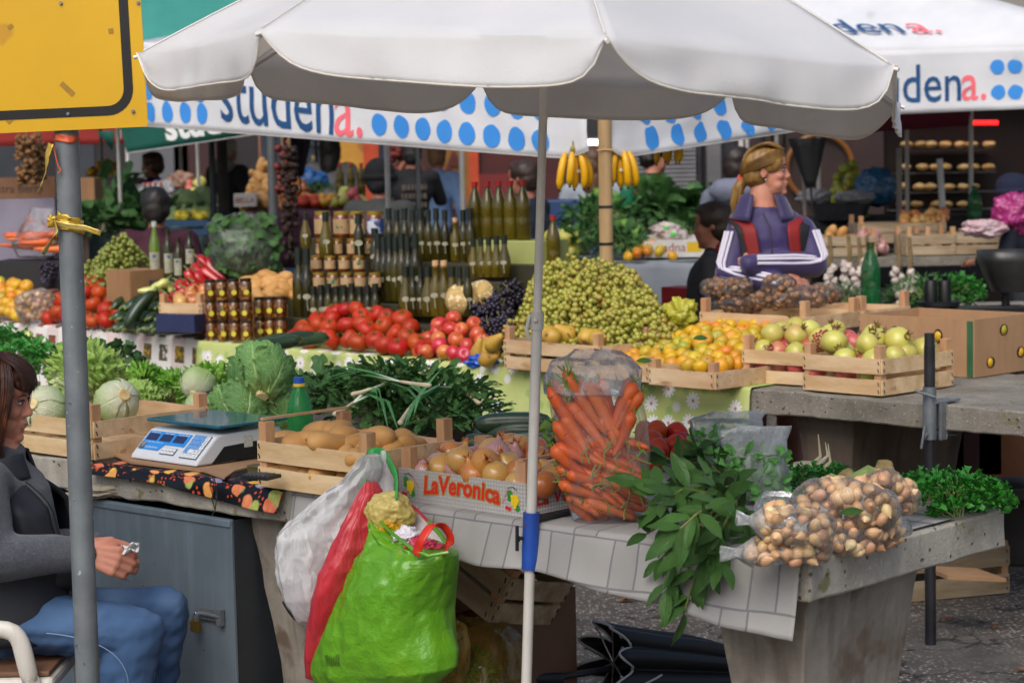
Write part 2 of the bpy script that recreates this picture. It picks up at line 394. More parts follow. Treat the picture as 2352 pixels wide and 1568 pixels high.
t=thing('market_table','long concrete market table nearest the camera, with a bare lichen spotted end','table',loc=PA(1.5,.4,0))
slab(PA,0,3.9,0,.80,TZ,.088,CON,t)
pier(PA,.05,.30,.06,.50,TZ-.089,t);pier(PA,1.62,1.86,.06,.66,TZ-.089,t);pier(PA,3.4,3.66,.06,.66,TZ-.089,t)
t=thing('market_table','concrete table of the fruit stall, its bare end at the banana carton','table',loc=PB(1.5,.4,0))
slab(PB,-1.7,3.43,0,.95,TZ,.085,CON2,t)
pier(PB,-.36,-.10,.10,.80,TZ-.086,t,mat('dark_pier','#6f6154','#50463d',4,.9,.6,60,streak=('#3a3029',.6)));pier(PB,2.2,2.46,.1,.8,TZ-.086,t,MATS['dark_pier']);pier(PB,-1.62,-1.4,.1,.8,TZ-.086,t,MATS['dark_pier'])
def fabric(name,fn,rough=.85,transl=0,bump=.15,bs=300):
 T=NT(name);a=T.n('ShaderNodeAttribute',attribute_name='uvm');col=fn(T,a)
 tc=T.n('ShaderNodeTexCoord');nz=T.n('ShaderNodeTexNoise',{'Vector':(tc,'Object'),'Scale':float(bs),'Detail':2})
 b=T.n('ShaderNodeBump',{'Height':nz,'Strength':bump,'Distance':.002})
 p=T.n('ShaderNodeBsdfPrincipled',{'Base Color':col,'Roughness':rough,'Specular IOR Level':.25,'Normal':b});sh=p
 if transl: sh=T.n('ShaderNodeMixShader',{0:transl,1:p,2:T.n('ShaderNodeBsdfTranslucent',{'Color':col})})
 T.t.links.new(sh.outputs[0],T.out.inputs[0]);MATS[name]=T.m;return T.m
def _check(T,a):
 w=T.n('ShaderNodeVectorMath',{0:T.n('ShaderNodeTexNoise',{'Vector':(a,'Vector'),'Scale':9.},),1:(.006,.006,0)},operation='MULTIPLY')
 v=T.n('ShaderNodeVectorMath',{0:(a,'Vector'),1:w},operation='ADD')
 s=T.n('ShaderNodeSeparateXYZ',{0:v});
 row=T.math('FLOOR',T.math('DIVIDE',(s,1),.105));
 x1=T.math('FRACT',T.math('ADD',T.math('DIVIDE',(s,0),.19),T.math('MULTIPLY',row,.34)));y1=T.math('FRACT',T.math('DIVIDE',(s,1),.105))
 l=T.math('MAXIMUM',T.math('LESS_THAN',x1,.028),T.math('MAXIMUM',T.math('LESS_THAN',T.math('ABSOLUTE',T.math('SUBTRACT',x1,.37)),.014),T.math('LESS_THAN',y1,.05)))
 small=T.math('LESS_THAN',x1,.37)
 nz=T.n('ShaderNodeTexNoise',{'Vector':(a,'Vector'),'Scale':6.,'Detail':5});base=T.mix((T.ramp(nz,.3,.7),0),C4('#a5a4a2'),C4('#959492'))
 wv=T.n('ShaderNodeTexWave',{'Vector':(a,'Vector'),'Scale':90.,'Distortion':1.5});base=T.mix(T.math('MULTIPLY',T.math('MULTIPLY',small,(wv,1)),.5),base,C4('#7e7d7c'))
 return T.mix(T.math('MULTIPLY',l,.8),base,C4('#6b6b70'))
CHECK=fabric('check_cloth',_check,bump=.3,bs=420)
def drape(PF,u0,u1,v1,z,hang,nu,mats,name,label,cat,off=.005,seed=1,endwave=.012,tuck=.0,hem=.02):
 mb=MB();H0=hang if callable(hang) else (lambda u:hang);nt_=26;nh=14
 def fn(s,t):
  u=u0+(u1-u0)*s;k=t*(nt_);h=H0(u)
  if k<=nh:
   q=1-k/nh;zz=z+off-.012-h*q;wob=noise.noise(V((u*5,seed*7.7,0)))*.022*q+noise.noise(V((u*13,zz*5,seed)))*.008*q
   p=PF(u,-.012-.018*q**.6-wob-endwave*q*q,zz+noise.noise(V((u*4,seed,3)))*hem*q)
  elif k<=nh+3:
   a=(k-nh)/3*PI/2;p=PF(u,-.012+.012*(1-math.cos(a)),z+off-.012+.012*math.sin(a))
  else:
   q=(k-nh-3)/(nt_-nh-3);p=PF(u,v1*q,z+off+.002*noise.noise(V((u*8,q*6,seed)))+.002)
  return p
 mb.grid(fn,nu,nt_)
 for i in range(len(mb.uv)):
  s_,t_=mb.uv[i];u=u0+(u1-u0)*s_;k=t_*nt_;mb.uv[i]=(u,(k/nh-1)*H0(u) if k<=nh else (k-nh)*.02)
 return mb.build(name,mats,None,solid=.0015,tag=(label,cat))
drape(PA,.015,ua(645,1133)[0],.6,TZ,lambda u:.155-.065*min(1,max(0,u-.05)/.75)+.025*max(0,u-.9),130,CHECK,'tablecloth','pale grey cloth woven with offset squares, draped along the nearest concrete table','tablecloth')
WOOD=mat('crate_wood','#dcc09a','#c19d72',3,.75,.35,30,stretch=(1.2,6,6),spots=('#a98258',4,.62,.08),rand=.12,hue=.015,det=7)
WOOD2=mat('crate_post_wood','#c79c74','#ad8058',4,.75,.35,40,stretch=(5,5,.8),rand=.12,hue=.015)
STAPLE=mat('staple_steel','#45433f',None,rough=.4,metal=.8)
def crate(name,label,M,L,Wd,boards,bh=.05,gap=.014,post=.05,ps=.028,group=None,cat='crate',handle=False,grey=0):
 m1=WOOD if not grey else mat('grey_crate_wood','#b8a78c','#927d62',3,.8,.35,30,stretch=(1.2,6,6),rand=.15);m2=WOOD2
 t=thing(name,label,cat,group,M=M);th=.006;nb=boards;Hh=nb*bh+(nb-1)*gap
 def side(x0,y0,x1,y1):
  mb=MB();d=V((x1-x0,y1-y0,0));ln=d.length;d.normalize();nrm=V((d.y,-d.x,0))
  for b in range(nb):
   z0=b*(bh+gap)+.004;mb.cur=0;ww=R_.uniform(-.002,.002);N=8
   for k in range(N):
    pass
   vs=[];fs=[]
   for k in range(N+1):
    q=k/N;bow=.004*math.sin(q*PI)*R_.choice((1,1.2));p=V((x0,y0,0))+d*(ln*q)
    e=noise.noise(V((q*5+M.translation.x*9,b*3.3,M.translation.y*7)))*.0025
    for (o,zz) in ((0,z0),(th,z0),(th,z0+bh+e+ww),(0,z0+bh+e+ww)): vs.append(p+nrm*(o+bow)+V((0,0,zz)))
   for k in range(N):
    for j in range(4): fs.append((k*4+j,k*4+(j+1)%4,(k+1)*4+(j+1)%4,(k+1)*4+j))
   fs+=[(3,2,1,0),tuple(N*4+j for j in range(4))];mb.add(vs,fs);mb.cur=1
   for q in (.02,.98):
    for zz in (.25,.75):
     p=V((x0,y0,0))+d*(ln*q)+nrm*(th+.0012)+V((0,0,z0+bh*zz));mb.box(p,(.0025,.0025,.013),Matrix.Rotation(.35,3,nrm))
  mb.build('side_panel',[m1,STAPLE],t,**LS)
 side(-L,0,0,0);side(0,0,0,Wd);side(0,Wd,-L,Wd);side(-L,Wd,-L,0)
 for (x,y) in ((0,0),(-L,0),(0,Wd),(-L,Wd)):
  mb=MB();hz=Hh+post*R_.uniform(.9,1.1);mb.box((x+(-1 if x==0 else 1)*(ps/2+.001),y+(1 if y==0 else -1)*(ps/2+.001),hz/2+.003),(ps,ps*1.15,hz));mb.build('corner_post',m2,t,**LS,bevel=.0012)
 mb=MB()
 n=max(3,int(Wd/.085))
 for k in range(n): mb.box((-L/2,Wd*(k+.5)/n,.0025),(L-.004,Wd/n-.012,.005))
 mb.build('base',m1,t,**LS)
 if handle:
  mb=MB();mb.box((-L+ps/2,Wd/2,Hh+post+.006),(.012,Wd,.006));mb.build('top_bar',m2,t,**LS)
 return t
def MT(p,rz): return Matrix.Translation(p)@Matrix.Rotation(rz,4,'Z')
CANVAS=mat('white_canvas','#f6f8fc','#edf0f5',3,.8,.25,140,transl=.48,spec=.2,spots=('#d3cfc8',2.3,.66,.14),det=7)
HEM=mat('canvas_hem','#dcd6c8',None,rough=.85)
ALU=mat('white_pole_paint','#cfcdc8','#bdbab4',5,.35,.1,90,spots=('#8e8b85',60,.72,.04));STEEL=mat('galvanised_steel','#8d9398','#737a80',14,.45,.15,60,metal=.55,spots=('#b7bcbf',26,.66,.05));DKST=mat('dark_steel','#26262a','#38383c',9,.45,.2,50,metal=.4)
POLEG=mat('grey_pole_paint','#7d8488','#6a7176',9,.55,.15,60,metal=.25,spots=[('#a3abb0',42,.69,.03),('#4a4f54',30,.72,.03)],streak=('#51575c',.45))
BLUE=mat('blue_clamp_paint','#1f4fae','#1a4396',8,.4,.2,60,spots=('#5c3a2c',26,.66,.05))
def canopy_umbrella():
 Y0=4.88;base=at(1222,1200,TZ)-VA*.062
 lo=V((base.x,base.y,0));
 top=atd(1250,180,lo.y);ax=(top-lo).normalized()
 tips=[(1390,82,9),(2041,148,54),(2056,236,99),(1672,203,144),(1105,184,189),(572,150,234),(330,120,279),(601,68,324)]
 Rr=.92;yc=lo.y-.02
 P=[atd(x,y,yc-Rr*math.cos(rad(a))) for x,y,a in tips]
 C=sum(P,V())/8;apex=V((top.x+.01,yc,C.z+.50))
 t=thing('market_umbrella','big off white parasol with a scalloped valance standing over the nearest table','umbrella',loc=lo)
 n=len(P);mb=MB();NU=26;NV=14;NH=9
 for i in range(n):
  a=P[i];b=P[(i+1)%n]
  def fn(s,tq,a=a,b=b,i=i):
   rim=a.lerp(b,s)+V((0,0,-.004))*math.sin(PI*s);sag=-.028*math.sin(PI*s)
   k=tq*(NV+NH)
   if k<=NV:
    q=k/NV;p=apex.lerp(rim,q);p=p+V((0,0,sag*math.sin(PI*min(1,q))**.8*(q)))
    p+=V((0,0,noise.noise(p*V((7,7,7)).x*.9+V((i,0,0)))*.004*q))
    return p
   q=(k-NV)/NH;out=(rim-C);out.z=0;out.normalize()
   L=.088*(1-max(0,1-2*s)**5)*(1-max(0,2*s-1)**12)*(1+.15*noise.noise(V((i*3.3,s*2,0))))+.002
   wob=math.sin(s*40+i*5)*.003*math.sin(PI*s)+noise.noise(V((s*4.5,i*2.2,q)))*.022
   return rim+V((0,0,-L*q))+out*(.012*math.sin(q*PI/2)+wob*q)
  mb.grid(fn,NU,NV+NH)
 mb.build('canopy',[mat('canvas_lining','#efe6da','#e6dccf',3,.85,.25,140,transl=.52,spec=.2),CANVAS],t,solid=.0016,moff=1,angle=60)
 for i in range(n):
  a=P[i];b=P[(i+1)%n];pts=[]
  for k in range(31):
   s=k/30;rim=a.lerp(b,s);out=(rim-C);out.z=0;out.normalize();L=.088*(1-max(0,1-2*s)**5)*(1-max(0,2*s-1)**12)*(1+.15*noise.noise(V((i*3.3,s*2,0))))+.002
   wob=math.sin(s*40+i*5)*.003*math.sin(PI*s)+noise.noise(V((s*4.5,i*2.2,1)))*.022
   pts.append(rim+V((0,0,-L-.004*math.sin(PI*s)))+out*(.012+wob))
  MB().tube(pts,.0020,6).build('hem',HEM,t)
  out=(a-C);out.z=0;out.normalize()
  MB().tube([apex.lerp(a,q/12)+V((0,0,.0022+noise.noise(apex.lerp(a,q/12)*6.3+V((i,0,0)))*.004*q/12)) for q in range(13)],.0022,5).build('seam',mat('canvas_seam','#d5d3ce',None,rough=.85),t)
  MB().tube([apex-V((0,0,.05)),apex.lerp(a,.5)-V((0,0,.045)),a-V((0,0,.012))],.004,6).build('rib',ALU,t)
  MB().tube([a+V((0,0,-.006)),a+out*.022+V((0,0,-.012))],.0042,8).build('rib_tip',mat('tip_plastic','#e9e7e0',None,rough=.4),t)
 zs=lambda z:lo+ax*(z/ax.z)
 ztop=apex.z+.04;zj=atd(1238,735,lo.y).z;zb=.02
 MB().tube([zs(zb),zs(zj)],.0122,16).build('lower_pole',ALU,t,angle=60)
 MB().tube([zs(zj),zs(ztop)],.0098,16).build('upper_pole',ALU,t,angle=60)
 MB().tube([zs(zj-.022),zs(zj+.02)],.0155,16).build('pole_collar',ALU,t,angle=60)
 mb=MB();mb.tube([zs(zj+.012)+V((-.017,-.004,0)),zs(zj-.02)+V((-.024,-.006,0)),zs(zj-.045)+V((-.017,-.004,0))],[.004,.005,.003],8);mb.ell(zs(zj)+V((-.004,-.018,0)),.005);mb.build('lock_lever',ALU,t)
 for s in range(4):
  a=PI/4+s*PI/2;MB().tube([zs(.03),zs(0.012)+V((math.cos(a)*.3,math.sin(a)*.3,0))],.014,8).build('foot',DKST,t)
 return lo,zs
ULO,UZ=canopy_umbrella()
def umbrella_clamp():
 t=thing('pole_clamp','blue painted tube clamp with a ribbed T handle gripping the parasol pole','clamp',loc=UZ(.70))
 za=atd(1224,1176,ULO.y).z;zb=atd(1222,1306,ULO.y).z
 MB().tube([UZ(zb),UZ(za)],.0195,20).build('sleeve',BLUE,t,angle=60)
 zm=(za+zb)/2+.008;d=V((-.9,-.44,0))
 MB().tube([UZ(zm),UZ(zm)+d*.030],.0045,10).build('screw',DKST,t);mb=MB();mb.tube([UZ(zm)+d*.030,UZ(zm)+d*.034],.008,6)
 mb.tube([UZ(zm+.030)+d*.036,UZ(zm-.028)+d*.034],.0042,8);mb.build('tee_handle',DKST,t)
 mb=MB();
 for zz in (TZ+.017,TZ-.105): mb.box(UZ(zz)+VA*.075+UA*0,(.028,.15,.008),Matrix.Rotation(math.atan2(-VA.x,VA.y),3,'Z'))
 mb.box(UZ(TZ-.05)+VA*.02,(.02,.01,.13),Matrix.Rotation(math.atan2(-VA.x,VA.y),3,'Z'));mb.build('jaw_plate',DKST,t,smooth=False,bevel=.001)
umbrella_clamp()
DOT=mat('print_light_blue','#3f94e6',None,rough=.8,transl=.15);NAVY=mat('print_navy','#1c4f82',None,rough=.8,transl=.1);CORAL=mat('print_coral','#f2707c',None,rough=.8,transl=.1)
BAN=mat('banner_canvas','#f0f1f4','#e6e8ec',3,.75,.3,40,transl=.3,spec=.2,spots=('#c9c9cc',3,.7,.12),det=6)
def surf(bl,br,tl,tr,amp=.02,seed=0,fr=4.0):
 nrm=((br-bl).cross(tl-bl)).normalized();L=(br-bl).length
 def f(s,q,off=0):
  p=bl.lerp(br,s).lerp(tl.lerp(tr,s),q);k=(1-q)*.9+.1
  wv=(noise.noise(V((s*L*fr,q*1.5,seed)))*amp+noise.noise(V((s*L*fr*2.7,q*5,seed+9)))*amp*.35)*k
  return p+nrm*(wv+off)
 return f,L,nrm
def dot(mb,f,s,q,rw,rh,off,nz=.12,seed=0):
 pts=[]
 for k in range(22):
  a=2*PI*k/22;r=1+nz*noise.noise(V((math.cos(a)*1.2,math.sin(a)*1.2,seed*2.3)))
  pts.append(f(s+rw*r*math.cos(a),q+rh*r*math.sin(a),off))
 mb.add(pts+[f(s,q,off)],[(k,(k+1)%22,22) for k in range(22)])
OFF=-.0035
def banner_left():
 Yc=8.75;c=atd(1352,368,Yc);bl=atd(330,289,11.15);br=c;up=V((0,0,.46));tl=bl+V((-.03,.05,.44));tr=br+V((0,.03,.40))
 f0,L,nr=surf(bl,br,tl,tr,.02,3,2.2)
 if nr.y>0: sg=-1
 else: sg=1
 f=lambda s,q,o=0:f0(s,q+ (0.10*max(0,(s-.94)/.06)**2*(1-q)) -.0,sg*o)
 t=thing('stall_canopy','white printed canopy over the fruit stall, its droopy corner at the wooden post','canopy',loc=(c.x,c.y,0))
 mb=MB();mb.grid(lambda s,q:f(s,q),70,14);mb.build('front_valance',BAN,t,solid=.0012)
 e=[f(k/60,0) for k in range(61)];MB().tube(e,.003,5).build('hem',mat('grey_hem','#b9b8b4',None,rough=.9),t)
 mb=MB();o=.004
 def sq(px,py):
  p=onto(px,py,bl,nr);d=br-bl;s=(p-bl).dot(d)/d.length_squared;b=bl.lerp(br,s);return s,(p.z-b.z)/(tl.z-bl.z)
 for (px,py) in [(352,257),(392,258),(430,259),(468,260),(352,206),(392,208),(430,208),(468,209),(876,284),(926,288),(976,293),(1027,299),(1079,304),(1134,310),(1190,316),(1246,321),
     (1085,226),(1142,231),(1196,236),(1252,241),(876,212),(926,215),(976,218),(1028,221)]:
  s,q=sq(px,py);mb=MB();dot(mb,f,s,q,.0142 if px<600 else .0162,.125,o,.10,px);mb.build('printed_dot',DOT,t)
 s0,q0=sq(510,275);s1,_=sq(770,275)
 k=(s1-s0)*1.0
 text('studen',1.0,NAVY,lambda x,y:f(s0+x*k/2.62,q0-.07*(x/2.62)+y*.95,o+.0005),'lettering',t,cuts=.08,bold=.004)
 text('a.',1.0,CORAL,lambda x,y:f(s0+k*1.01+x*k/2.62,q0-.075+y*.95,o+.0005),'lettering',t,cuts=.08,bold=.004)
 c2=atd(1405,366,Yc);b2=atd(1975,279,9.8);t2=c2+V((-.06,.0,.40));t3=b2+V((-.02,0,.22))
 g0,L2,n2=surf(c2,b2,t2,t3,.03,8,2.6);sg2=1 if n2.y<0 else -1
 g=lambda s,q,o=0:g0(s,q+.12*max(0,(.06-s)/.06)**2*(1-q),sg2*o)
 mb=MB();mb.grid(lambda s,q:g(s,q),60,14);mb.build('side_valance',BAN,t,solid=.0012)
 MB().tube([g(k/60,0) for k in range(61)],.003,5).build('hem',MATS['grey_hem'],t)
 mb=MB()
 def sq2(px,py):
  p=onto(px,py,c2,n2);d=b2-c2;s=(p-c2).dot(d)/d.length_squared;b=c2.lerp(b2,s);return s,(p.z-b.z)/(t2.z-c2.z)
 for (px,py) in [(1499,313),(1558,306),(1609,299),(1662,291),(1715,283),(1766,272),(1822,262),(1875,252),(1596,234),(1650,222),(1705,212),(1757,202),(1540,245),(1480,250)]:
  s,q=sq2(px,py);mb=MB();dot(mb,g,s,q,.0235,.135,o,.35,px*.37);mb.build('printed_dot',DOT,t)
 ap=(bl+b2)/2;ap=atd(1230,-70,10.5)
 far=tl+ (t3-t2);mb=MB()
 q=[tl,tr,t2,t3,far];
 for a,b in zip(q,q[1:]+q[:1]):
  mb.grid(lambda s,tt,a=a,b=b:(a.lerp(b,s)).lerp(ap,tt)+V((0,0,-.06*math.sin(PI*tt)*math.sin(PI*s))),8,8)
 mb.build('roof',BAN,t,solid=.0012)
 for p in (far,): MB().tube([V((p.x,p.y,gz(p.y))),p-V((0,0,.01))],.016,10).build('post',ALU,t)
banner_left()
def banner_right():
 bl=atd(1700,278,13.2);br=atd(2640,238,12.0);tl=atd(1700,126,13.2);tr=atd(2640,100,12.0)
 f0,L,nr=surf(bl,br,tl,tr,.02,15,2.2);sg=1 if nr.y<0 else -1;f=lambda s,q,o=0:f0(s,q,sg*o)
 t=thing('stall_canopy','white printed canopy of the far right stall, lettered on roof and valance','canopy',loc=(bl.x+1,bl.y,0))
 MB().grid(lambda s,q:f(s,q),60,12).build('front_valance',BAN,t,solid=.0012)
 mb=MB();o=.005
 def sq(px,py):
  p=onto(px,py,bl,nr);d=br-bl;s=(p-bl).dot(d)/d.length_squared;b=bl.lerp(br,s);return s,(p.z-b.z)/(tl.z-bl.z)
 for (px,py) in [(2290,141),(2330,140),(2371,139),(2293,207),(2332,206),(2374,205),(2412,138),(2414,204)]:
  s,q=sq(px,py);mb=MB();dot(mb,f,s,q,.017,.115,o,.2,px*.3);mb.build('printed_dot',DOT,t)
 s1,q0=sq(2205,228);s0,_=sq(1955,236);k=s1-s0
 text('studen',1.0,NAVY,lambda x,y:f(s0+x*k/2.62,q0+y*.86,o+.0005),'lettering',t,cuts=.1,bold=.004)
 text('a.',1.0,CORAL,lambda x,y:f(s1+.002+x*k/2.62,q0+y*.86,o+.0005),'lettering',t,cuts=.1,bold=.004)
 ap=atd(1760,-150,14.4);ap2=tl+V((.4,3.2,0));ap3=tr+V((.3,3.4,0));mb=MB();
 ptr=atd(2560,92,12.1)
 for a,b in ((tl,tr),(tr,ap3),(ap3,ap2),(ap2,tl)):
  mb.grid(lambda s,q,a=a,b=b:a.lerp(b,s).lerp(ap,q)+V((0,0,-.03*math.sin(PI*q)*math.sin(PI*s))),10,10)
 mb.build('roof',BAN,t,solid=.0012)
 nr2=(tr-tl).cross(ap-tl).normalized();
 if nr2.z<0: nr2=-nr2
 def rf(px,py):
  p=onto(px,py,tl,nr2);return p+nr2*.012
 text('uden',1.0,NAVY,lambda x,y:rf(1868+x*112-y*62,79-y*44),'lettering',t,cuts=.2,bold=.004)
 text('a.',1.0,CORAL,lambda x,y:rf(2100+x*112-y*62,78-y*44),'lettering',t,cuts=.2,bold=.004)
 for p in (tl,tr,ap2,ap3): MB().tube([V((p.x,p.y,0)),p],.017,10).build('post',ALU,t)
banner_right()
GREEN=mat('green_canvas','#1f6d5e','#1a5f53',3,.8,.2,40,transl=.3);TEAL=mat('teal_canvas','#4aa79b','#429a90',2.5,.8,.2,30,transl=.3);RED=mat('red_canvas','#b23a34','#9c2f2c',3,.8,transl=.3);WHITEP=mat('print_white','#e6e8e4',None,rough=.8)
def canopy_green():
 bl=atd(292,352,13.4);br=atd(900,262,13.9);tl=bl+V((-.10,0,.42));tr=br+V((0,0,.40));f0,L,nr=surf(bl,br,tl,tr,.03,21,1.8);sg=1 if nr.y<0 else -1
 f=lambda s,q,o=0:f0(s,q,sg*o)
 t=thing('stall_canopy','green canopy with a teal roof and pale lettering behind the white one','canopy',loc=(bl.x,bl.y,0))
 MB().grid(lambda s,q:f(s,q),50,10).build('front_valance',GREEN,t,solid=.0012)
 MB().tube([f(k/40,0) for k in range(41)]+[f(0,1)],.004,5).build('hem',MATS['grey_hem'],t)
 p=onto(383,322,bl,nr);d=br-bl;s0=(p-bl).dot(d)/d.length_squared;q0=(p.z-bl.lerp(br,s0).z)/.42
 text('studena',1.0,WHITEP,lambda x,y:f(s0+x*.118,q0+y*.62,.006),'lettering',t,cuts=.1,bold=.03)
 a=atd(222,302,13.6);b=atd(264,300,13.5);c=atd(258,346,13.55);mb=MB();mb.add([a,b,c,a.lerp(c,.5)+V((0,.02,0))],[(0,1,2)]);mb.build('side_flap',GREEN,t,solid=.002)
 ap=atd(430,-260,15.3);l2=tl+V((-1.6,1.2,.05));r2=tr+V((.4,2.2,0));mb=MB()
 for x,y in ((tl,tr),(tr,r2),(r2,l2),(l2,tl)): mb.grid(lambda s,q,x=x,y=y:x.lerp(y,s).lerp(ap,q)+V((0,0,-.05*math.sin(PI*q)*math.sin(PI*s))),8,8)
 mb.build('roof',TEAL,t,solid=.0012)
 for p,px in ((r2,0),(l2,0)): MB().tube([V((p.x,p.y,gz(p.y))),p],.02,10).build('post',ALU,t)
 return
canopy_green()
def simple_canopy(name,label,bl,br,h,back,rise,m,hm=None,post=True,letter=None):
 t=thing(name,label,'canopy',loc=(bl.x,bl.y,gz(bl.y)));tl=bl+V((0,0,h));tr=br+V((0,0,h));f,L,nr=surf(bl,br,tl,tr,.03,bl.x,1.5)
 MB().grid(lambda s,q:f(s,q),24,5).build('front_valance',m,t,solid=.002)
 bk=V((0,back,0));ap=(tl+tr)/2+bk*.5+V((0,0,rise));mb=MB()
 for x,y in ((tl,tr),(tr,tr+bk),(tr+bk,tl+bk),(tl+bk,tl)): mb.grid(lambda s,q,x=x,y=y:x.lerp(y,s).lerp(ap,q),6,6)
 mb.build('roof',m,t,solid=.002)
 if letter: text(letter[0],1.0,WHITEP,lambda x,y:f(letter[1]+x*letter[2],.15+y*.6,(-.01 if nr.y>0 else .01)),'lettering',t,cuts=.2)
 if post:
  for p in (tl,tr,tl+bk,tr+bk): MB().tube([V((p.x,p.y,gz(p.y))),p],.018,8).build('post',ALU,t)
 return t
simple_canopy('stall_canopy','red canopy with white lettering glimpsed below the green one',atd(-90,338,18.5),atd(292,330,18.5),.30,3,.5,RED,letter=('MARKET'[:0]+'N',.96,.03))
simple_canopy('stall_canopy','dull red canopy behind the woman in the purple jacket',atd(1880,312,16.),atd(2230,288,15.6),.34,2.5,.4,mat('maroon_canvas','#8c3548','#7a2c3d',3,.8,transl=.3))
def sign():
 Y=5.02;b=at(206,1568,0)
 x0=atd(176,900,Y).x
 t=thing('road_sign_pole','thick grey galvanised pole carrying the yellow sign, wound with gold ribbon','pole',loc=(x0,Y,0))
 MB().tube([V((x0,Y,0)),V((x0,Y,1.3)),V((x0,Y,2.7))],.0285,32).build('pole',POLEG,t,angle=60)
 MB().tube([V((x0,Y,0)),V((x0,Y,.012))],.06,20).build('base_flange',STEEL,t)
 s=thing('road_sign','large yellow road sign panel with a rounded black border','sign',loc=(x0,Y-.045,2.0))
 br=atd(340,291,Y-.05);bl=atd(-260,318,Y-.02);ex=(br-bl);W=ex.length;ex.normalize();ez=V((0,0,1));ez=(ez-ex*ez.dot(ex)).normalized();n=ex.cross(ez)
 if n.y>0: n=-n
 Hh=.78
 P=lambda x,z,o:bl+ex*x+ez*z+n*o
 def rr(x0,z0,x1,z1,r,k=8):
  o=[]
  for cx,cz,a0 in ((x1-r,z0+r,-90),(x1-r,z1-r,0),(x0+r,z1-r,90),(x0+r,z0+r,180)):
   for i in range(k+1): a=rad(a0+90*i/k);o.append((cx+r*math.cos(a),cz+r*math.sin(a)))
  return o
 mb=MB();o=rr(0,0,W,Hh,.006,3);mb.prism([P(x,z,0) for x,z in o],-n*.004)
 YEL=mat('sign_yellow','#d6a702','#cc9d04',2,.38,.03,40,spots=('#c08d1a',5,.7,.03),coat=.2);mb.build('panel',YEL,s,smooth=False)
 mb=MB();a=rr(.030,.030,W-.030,Hh-.03,.062);b2=rr(.052,.052,W-.052,Hh-.052,.040);k=len(a)
 mb.add([P(x,z,.0012) for x,z in a]+[P(x,z,.0012) for x,z in b2],[(i,(i+1)%k,(i+1)%k+k,i+k) for i in range(k)]);mb.build('border',mat('sign_black','#0d0d10','#17171a',6,.35),s,smooth=False)
 TAPE=mat('tape_residue','#a87c1e','#94701f',30,.5)
 mb=MB();
 for (px,py,wd,hh,ro) in ((155,205,.04,.013,-.8),(255,72,.012,.012,.1),(24,62,.014,.010,.5),(22,272,.022,.02,.7)):
  c=onto(px,py,bl,n)+n*.0009;R=Matrix.Rotation(ro,3,n);mb.add([c+R@(ex*sx*wd/2+ez*sz*hh/2) for sx,sz in ((-1,-1),(1,-1),(1,1),(-1,1))],[(0,1,2,3)])
 mb.build('tape_patches',TAPE,s,smooth=False)
 for (px,py) in ((157,262),(306,256),(140,8),(318,7)):
  c=onto(px,py,bl,n);mb=MB();mb.tube([c,c+n*.004],.0045,6);mb.tube([c+n*.004,c+n*.006],.003,8);mb.build('bolt',STEEL,s)
 GOLD=mat('gold_ribbon','#cfae3e','#b8932a',18,.3,.3,60,metal=.35);ORANGE=mat('orange_tape','#d9613a','#c4512d',12,.5)
 def rib(pts,wd,m,name,label,tw=None):
  mb=MB();P_=[V(p) for p in pts];N=len(P_)
  def fn(u,v):
   k=u*(N-1);i=min(N-2,int(k));p=P_[i].lerp(P_[i+1],k-i);d=(P_[i+1]-P_[i]).normalized();nn=V((p.x-x0,p.y-Y,0));nn=nn.normalized() if nn.length>.002 else V((0,-1,0))
   if tw: nn=Matrix.Rotation(tw*u,3,d)@nn
   sd=d.cross(nn).normalized();return p+sd*(v-.5)*wd+nn*noise.noise(p*60+V((0,0,v*2)))*.004
  mb.grid(fn,(N-1)*4,4);return mb.build(name,m,None,solid=.0006,tag=(label,'ribbon'))
 cyl=lambda a,z,r=.0305:V((x0+r*math.sin(a),Y-r*math.cos(a),z))
 z1=atd(150,498,Y).z;z2=atd(150,530,Y).z
 rib([cyl(-1.6+k*.45,z1-.004*k+.008*(k%2)) for k in range(15)],.026,GOLD,'gold_ribbon','gold ribbon wound round the grey pole')
 rib([cyl(1.7-k*.42,z2+.003*k,.032) for k in range(8)],.022,GOLD,'gold_ribbon','lower turn of gold ribbon crossing the grey pole')
 q=lambda px,py,dy=0:atd(px,py,Y-.035+dy)
 rib([q(122,500),q(130,530),q(118,552),q(98,584)],.018,mat('gold_foil','#e8d58a','#c9a93f',25,.25,.4,70,metal=.5),'ribbon_tail','short shiny ribbon tail hanging left of the pole knot',1.2)
 rib([q(122,512),q(160,520),q(195,524),q(232,536)],.013,MATS['gold_foil'],'ribbon_tail','thin foil ribbon tail poking out right of the pole',.8)
 rib([q(116,330),q(108,360),q(104,395),q(88,445)],.024,GOLD,'ribbon_tail','long gold ribbon tail hanging under the yellow sign',.5)
 rib([cyl(-1.7+k*.5,atd(140,318,Y).z+.003*math.sin(k)) for k in range(8)],.018,ORANGE,'orange_tape','orange tape tied round the pole under the sign')
 mb=MB();mb.ell(q(118,512),(.008,.008,.012));
 for k in range(5): mb.ell(q(118+R_.uniform(-5,5),512+R_.uniform(-12,12)),(.005,.006,.010),Euler(rrot()).to_matrix())
 mb.build('ribbon_knot',GOLD,None,tag=('small crumpled knot of gold ribbon on the pole','ribbon'))
 MB().tube([q(122,330,.0),q(128,360),q(133,380),q(140,392),q(132,398)],.0018,5).build('string',ORANGE,None,tag=('thin orange string dangling from the tape on the pole','string'))
sign()
def proto(name,cat,parts):
 t=thing(name,None,cat)
 for n_,mb,m,kw in parts: mb.build(n_,m,t,local=True,**kw)
 return Kit(t)
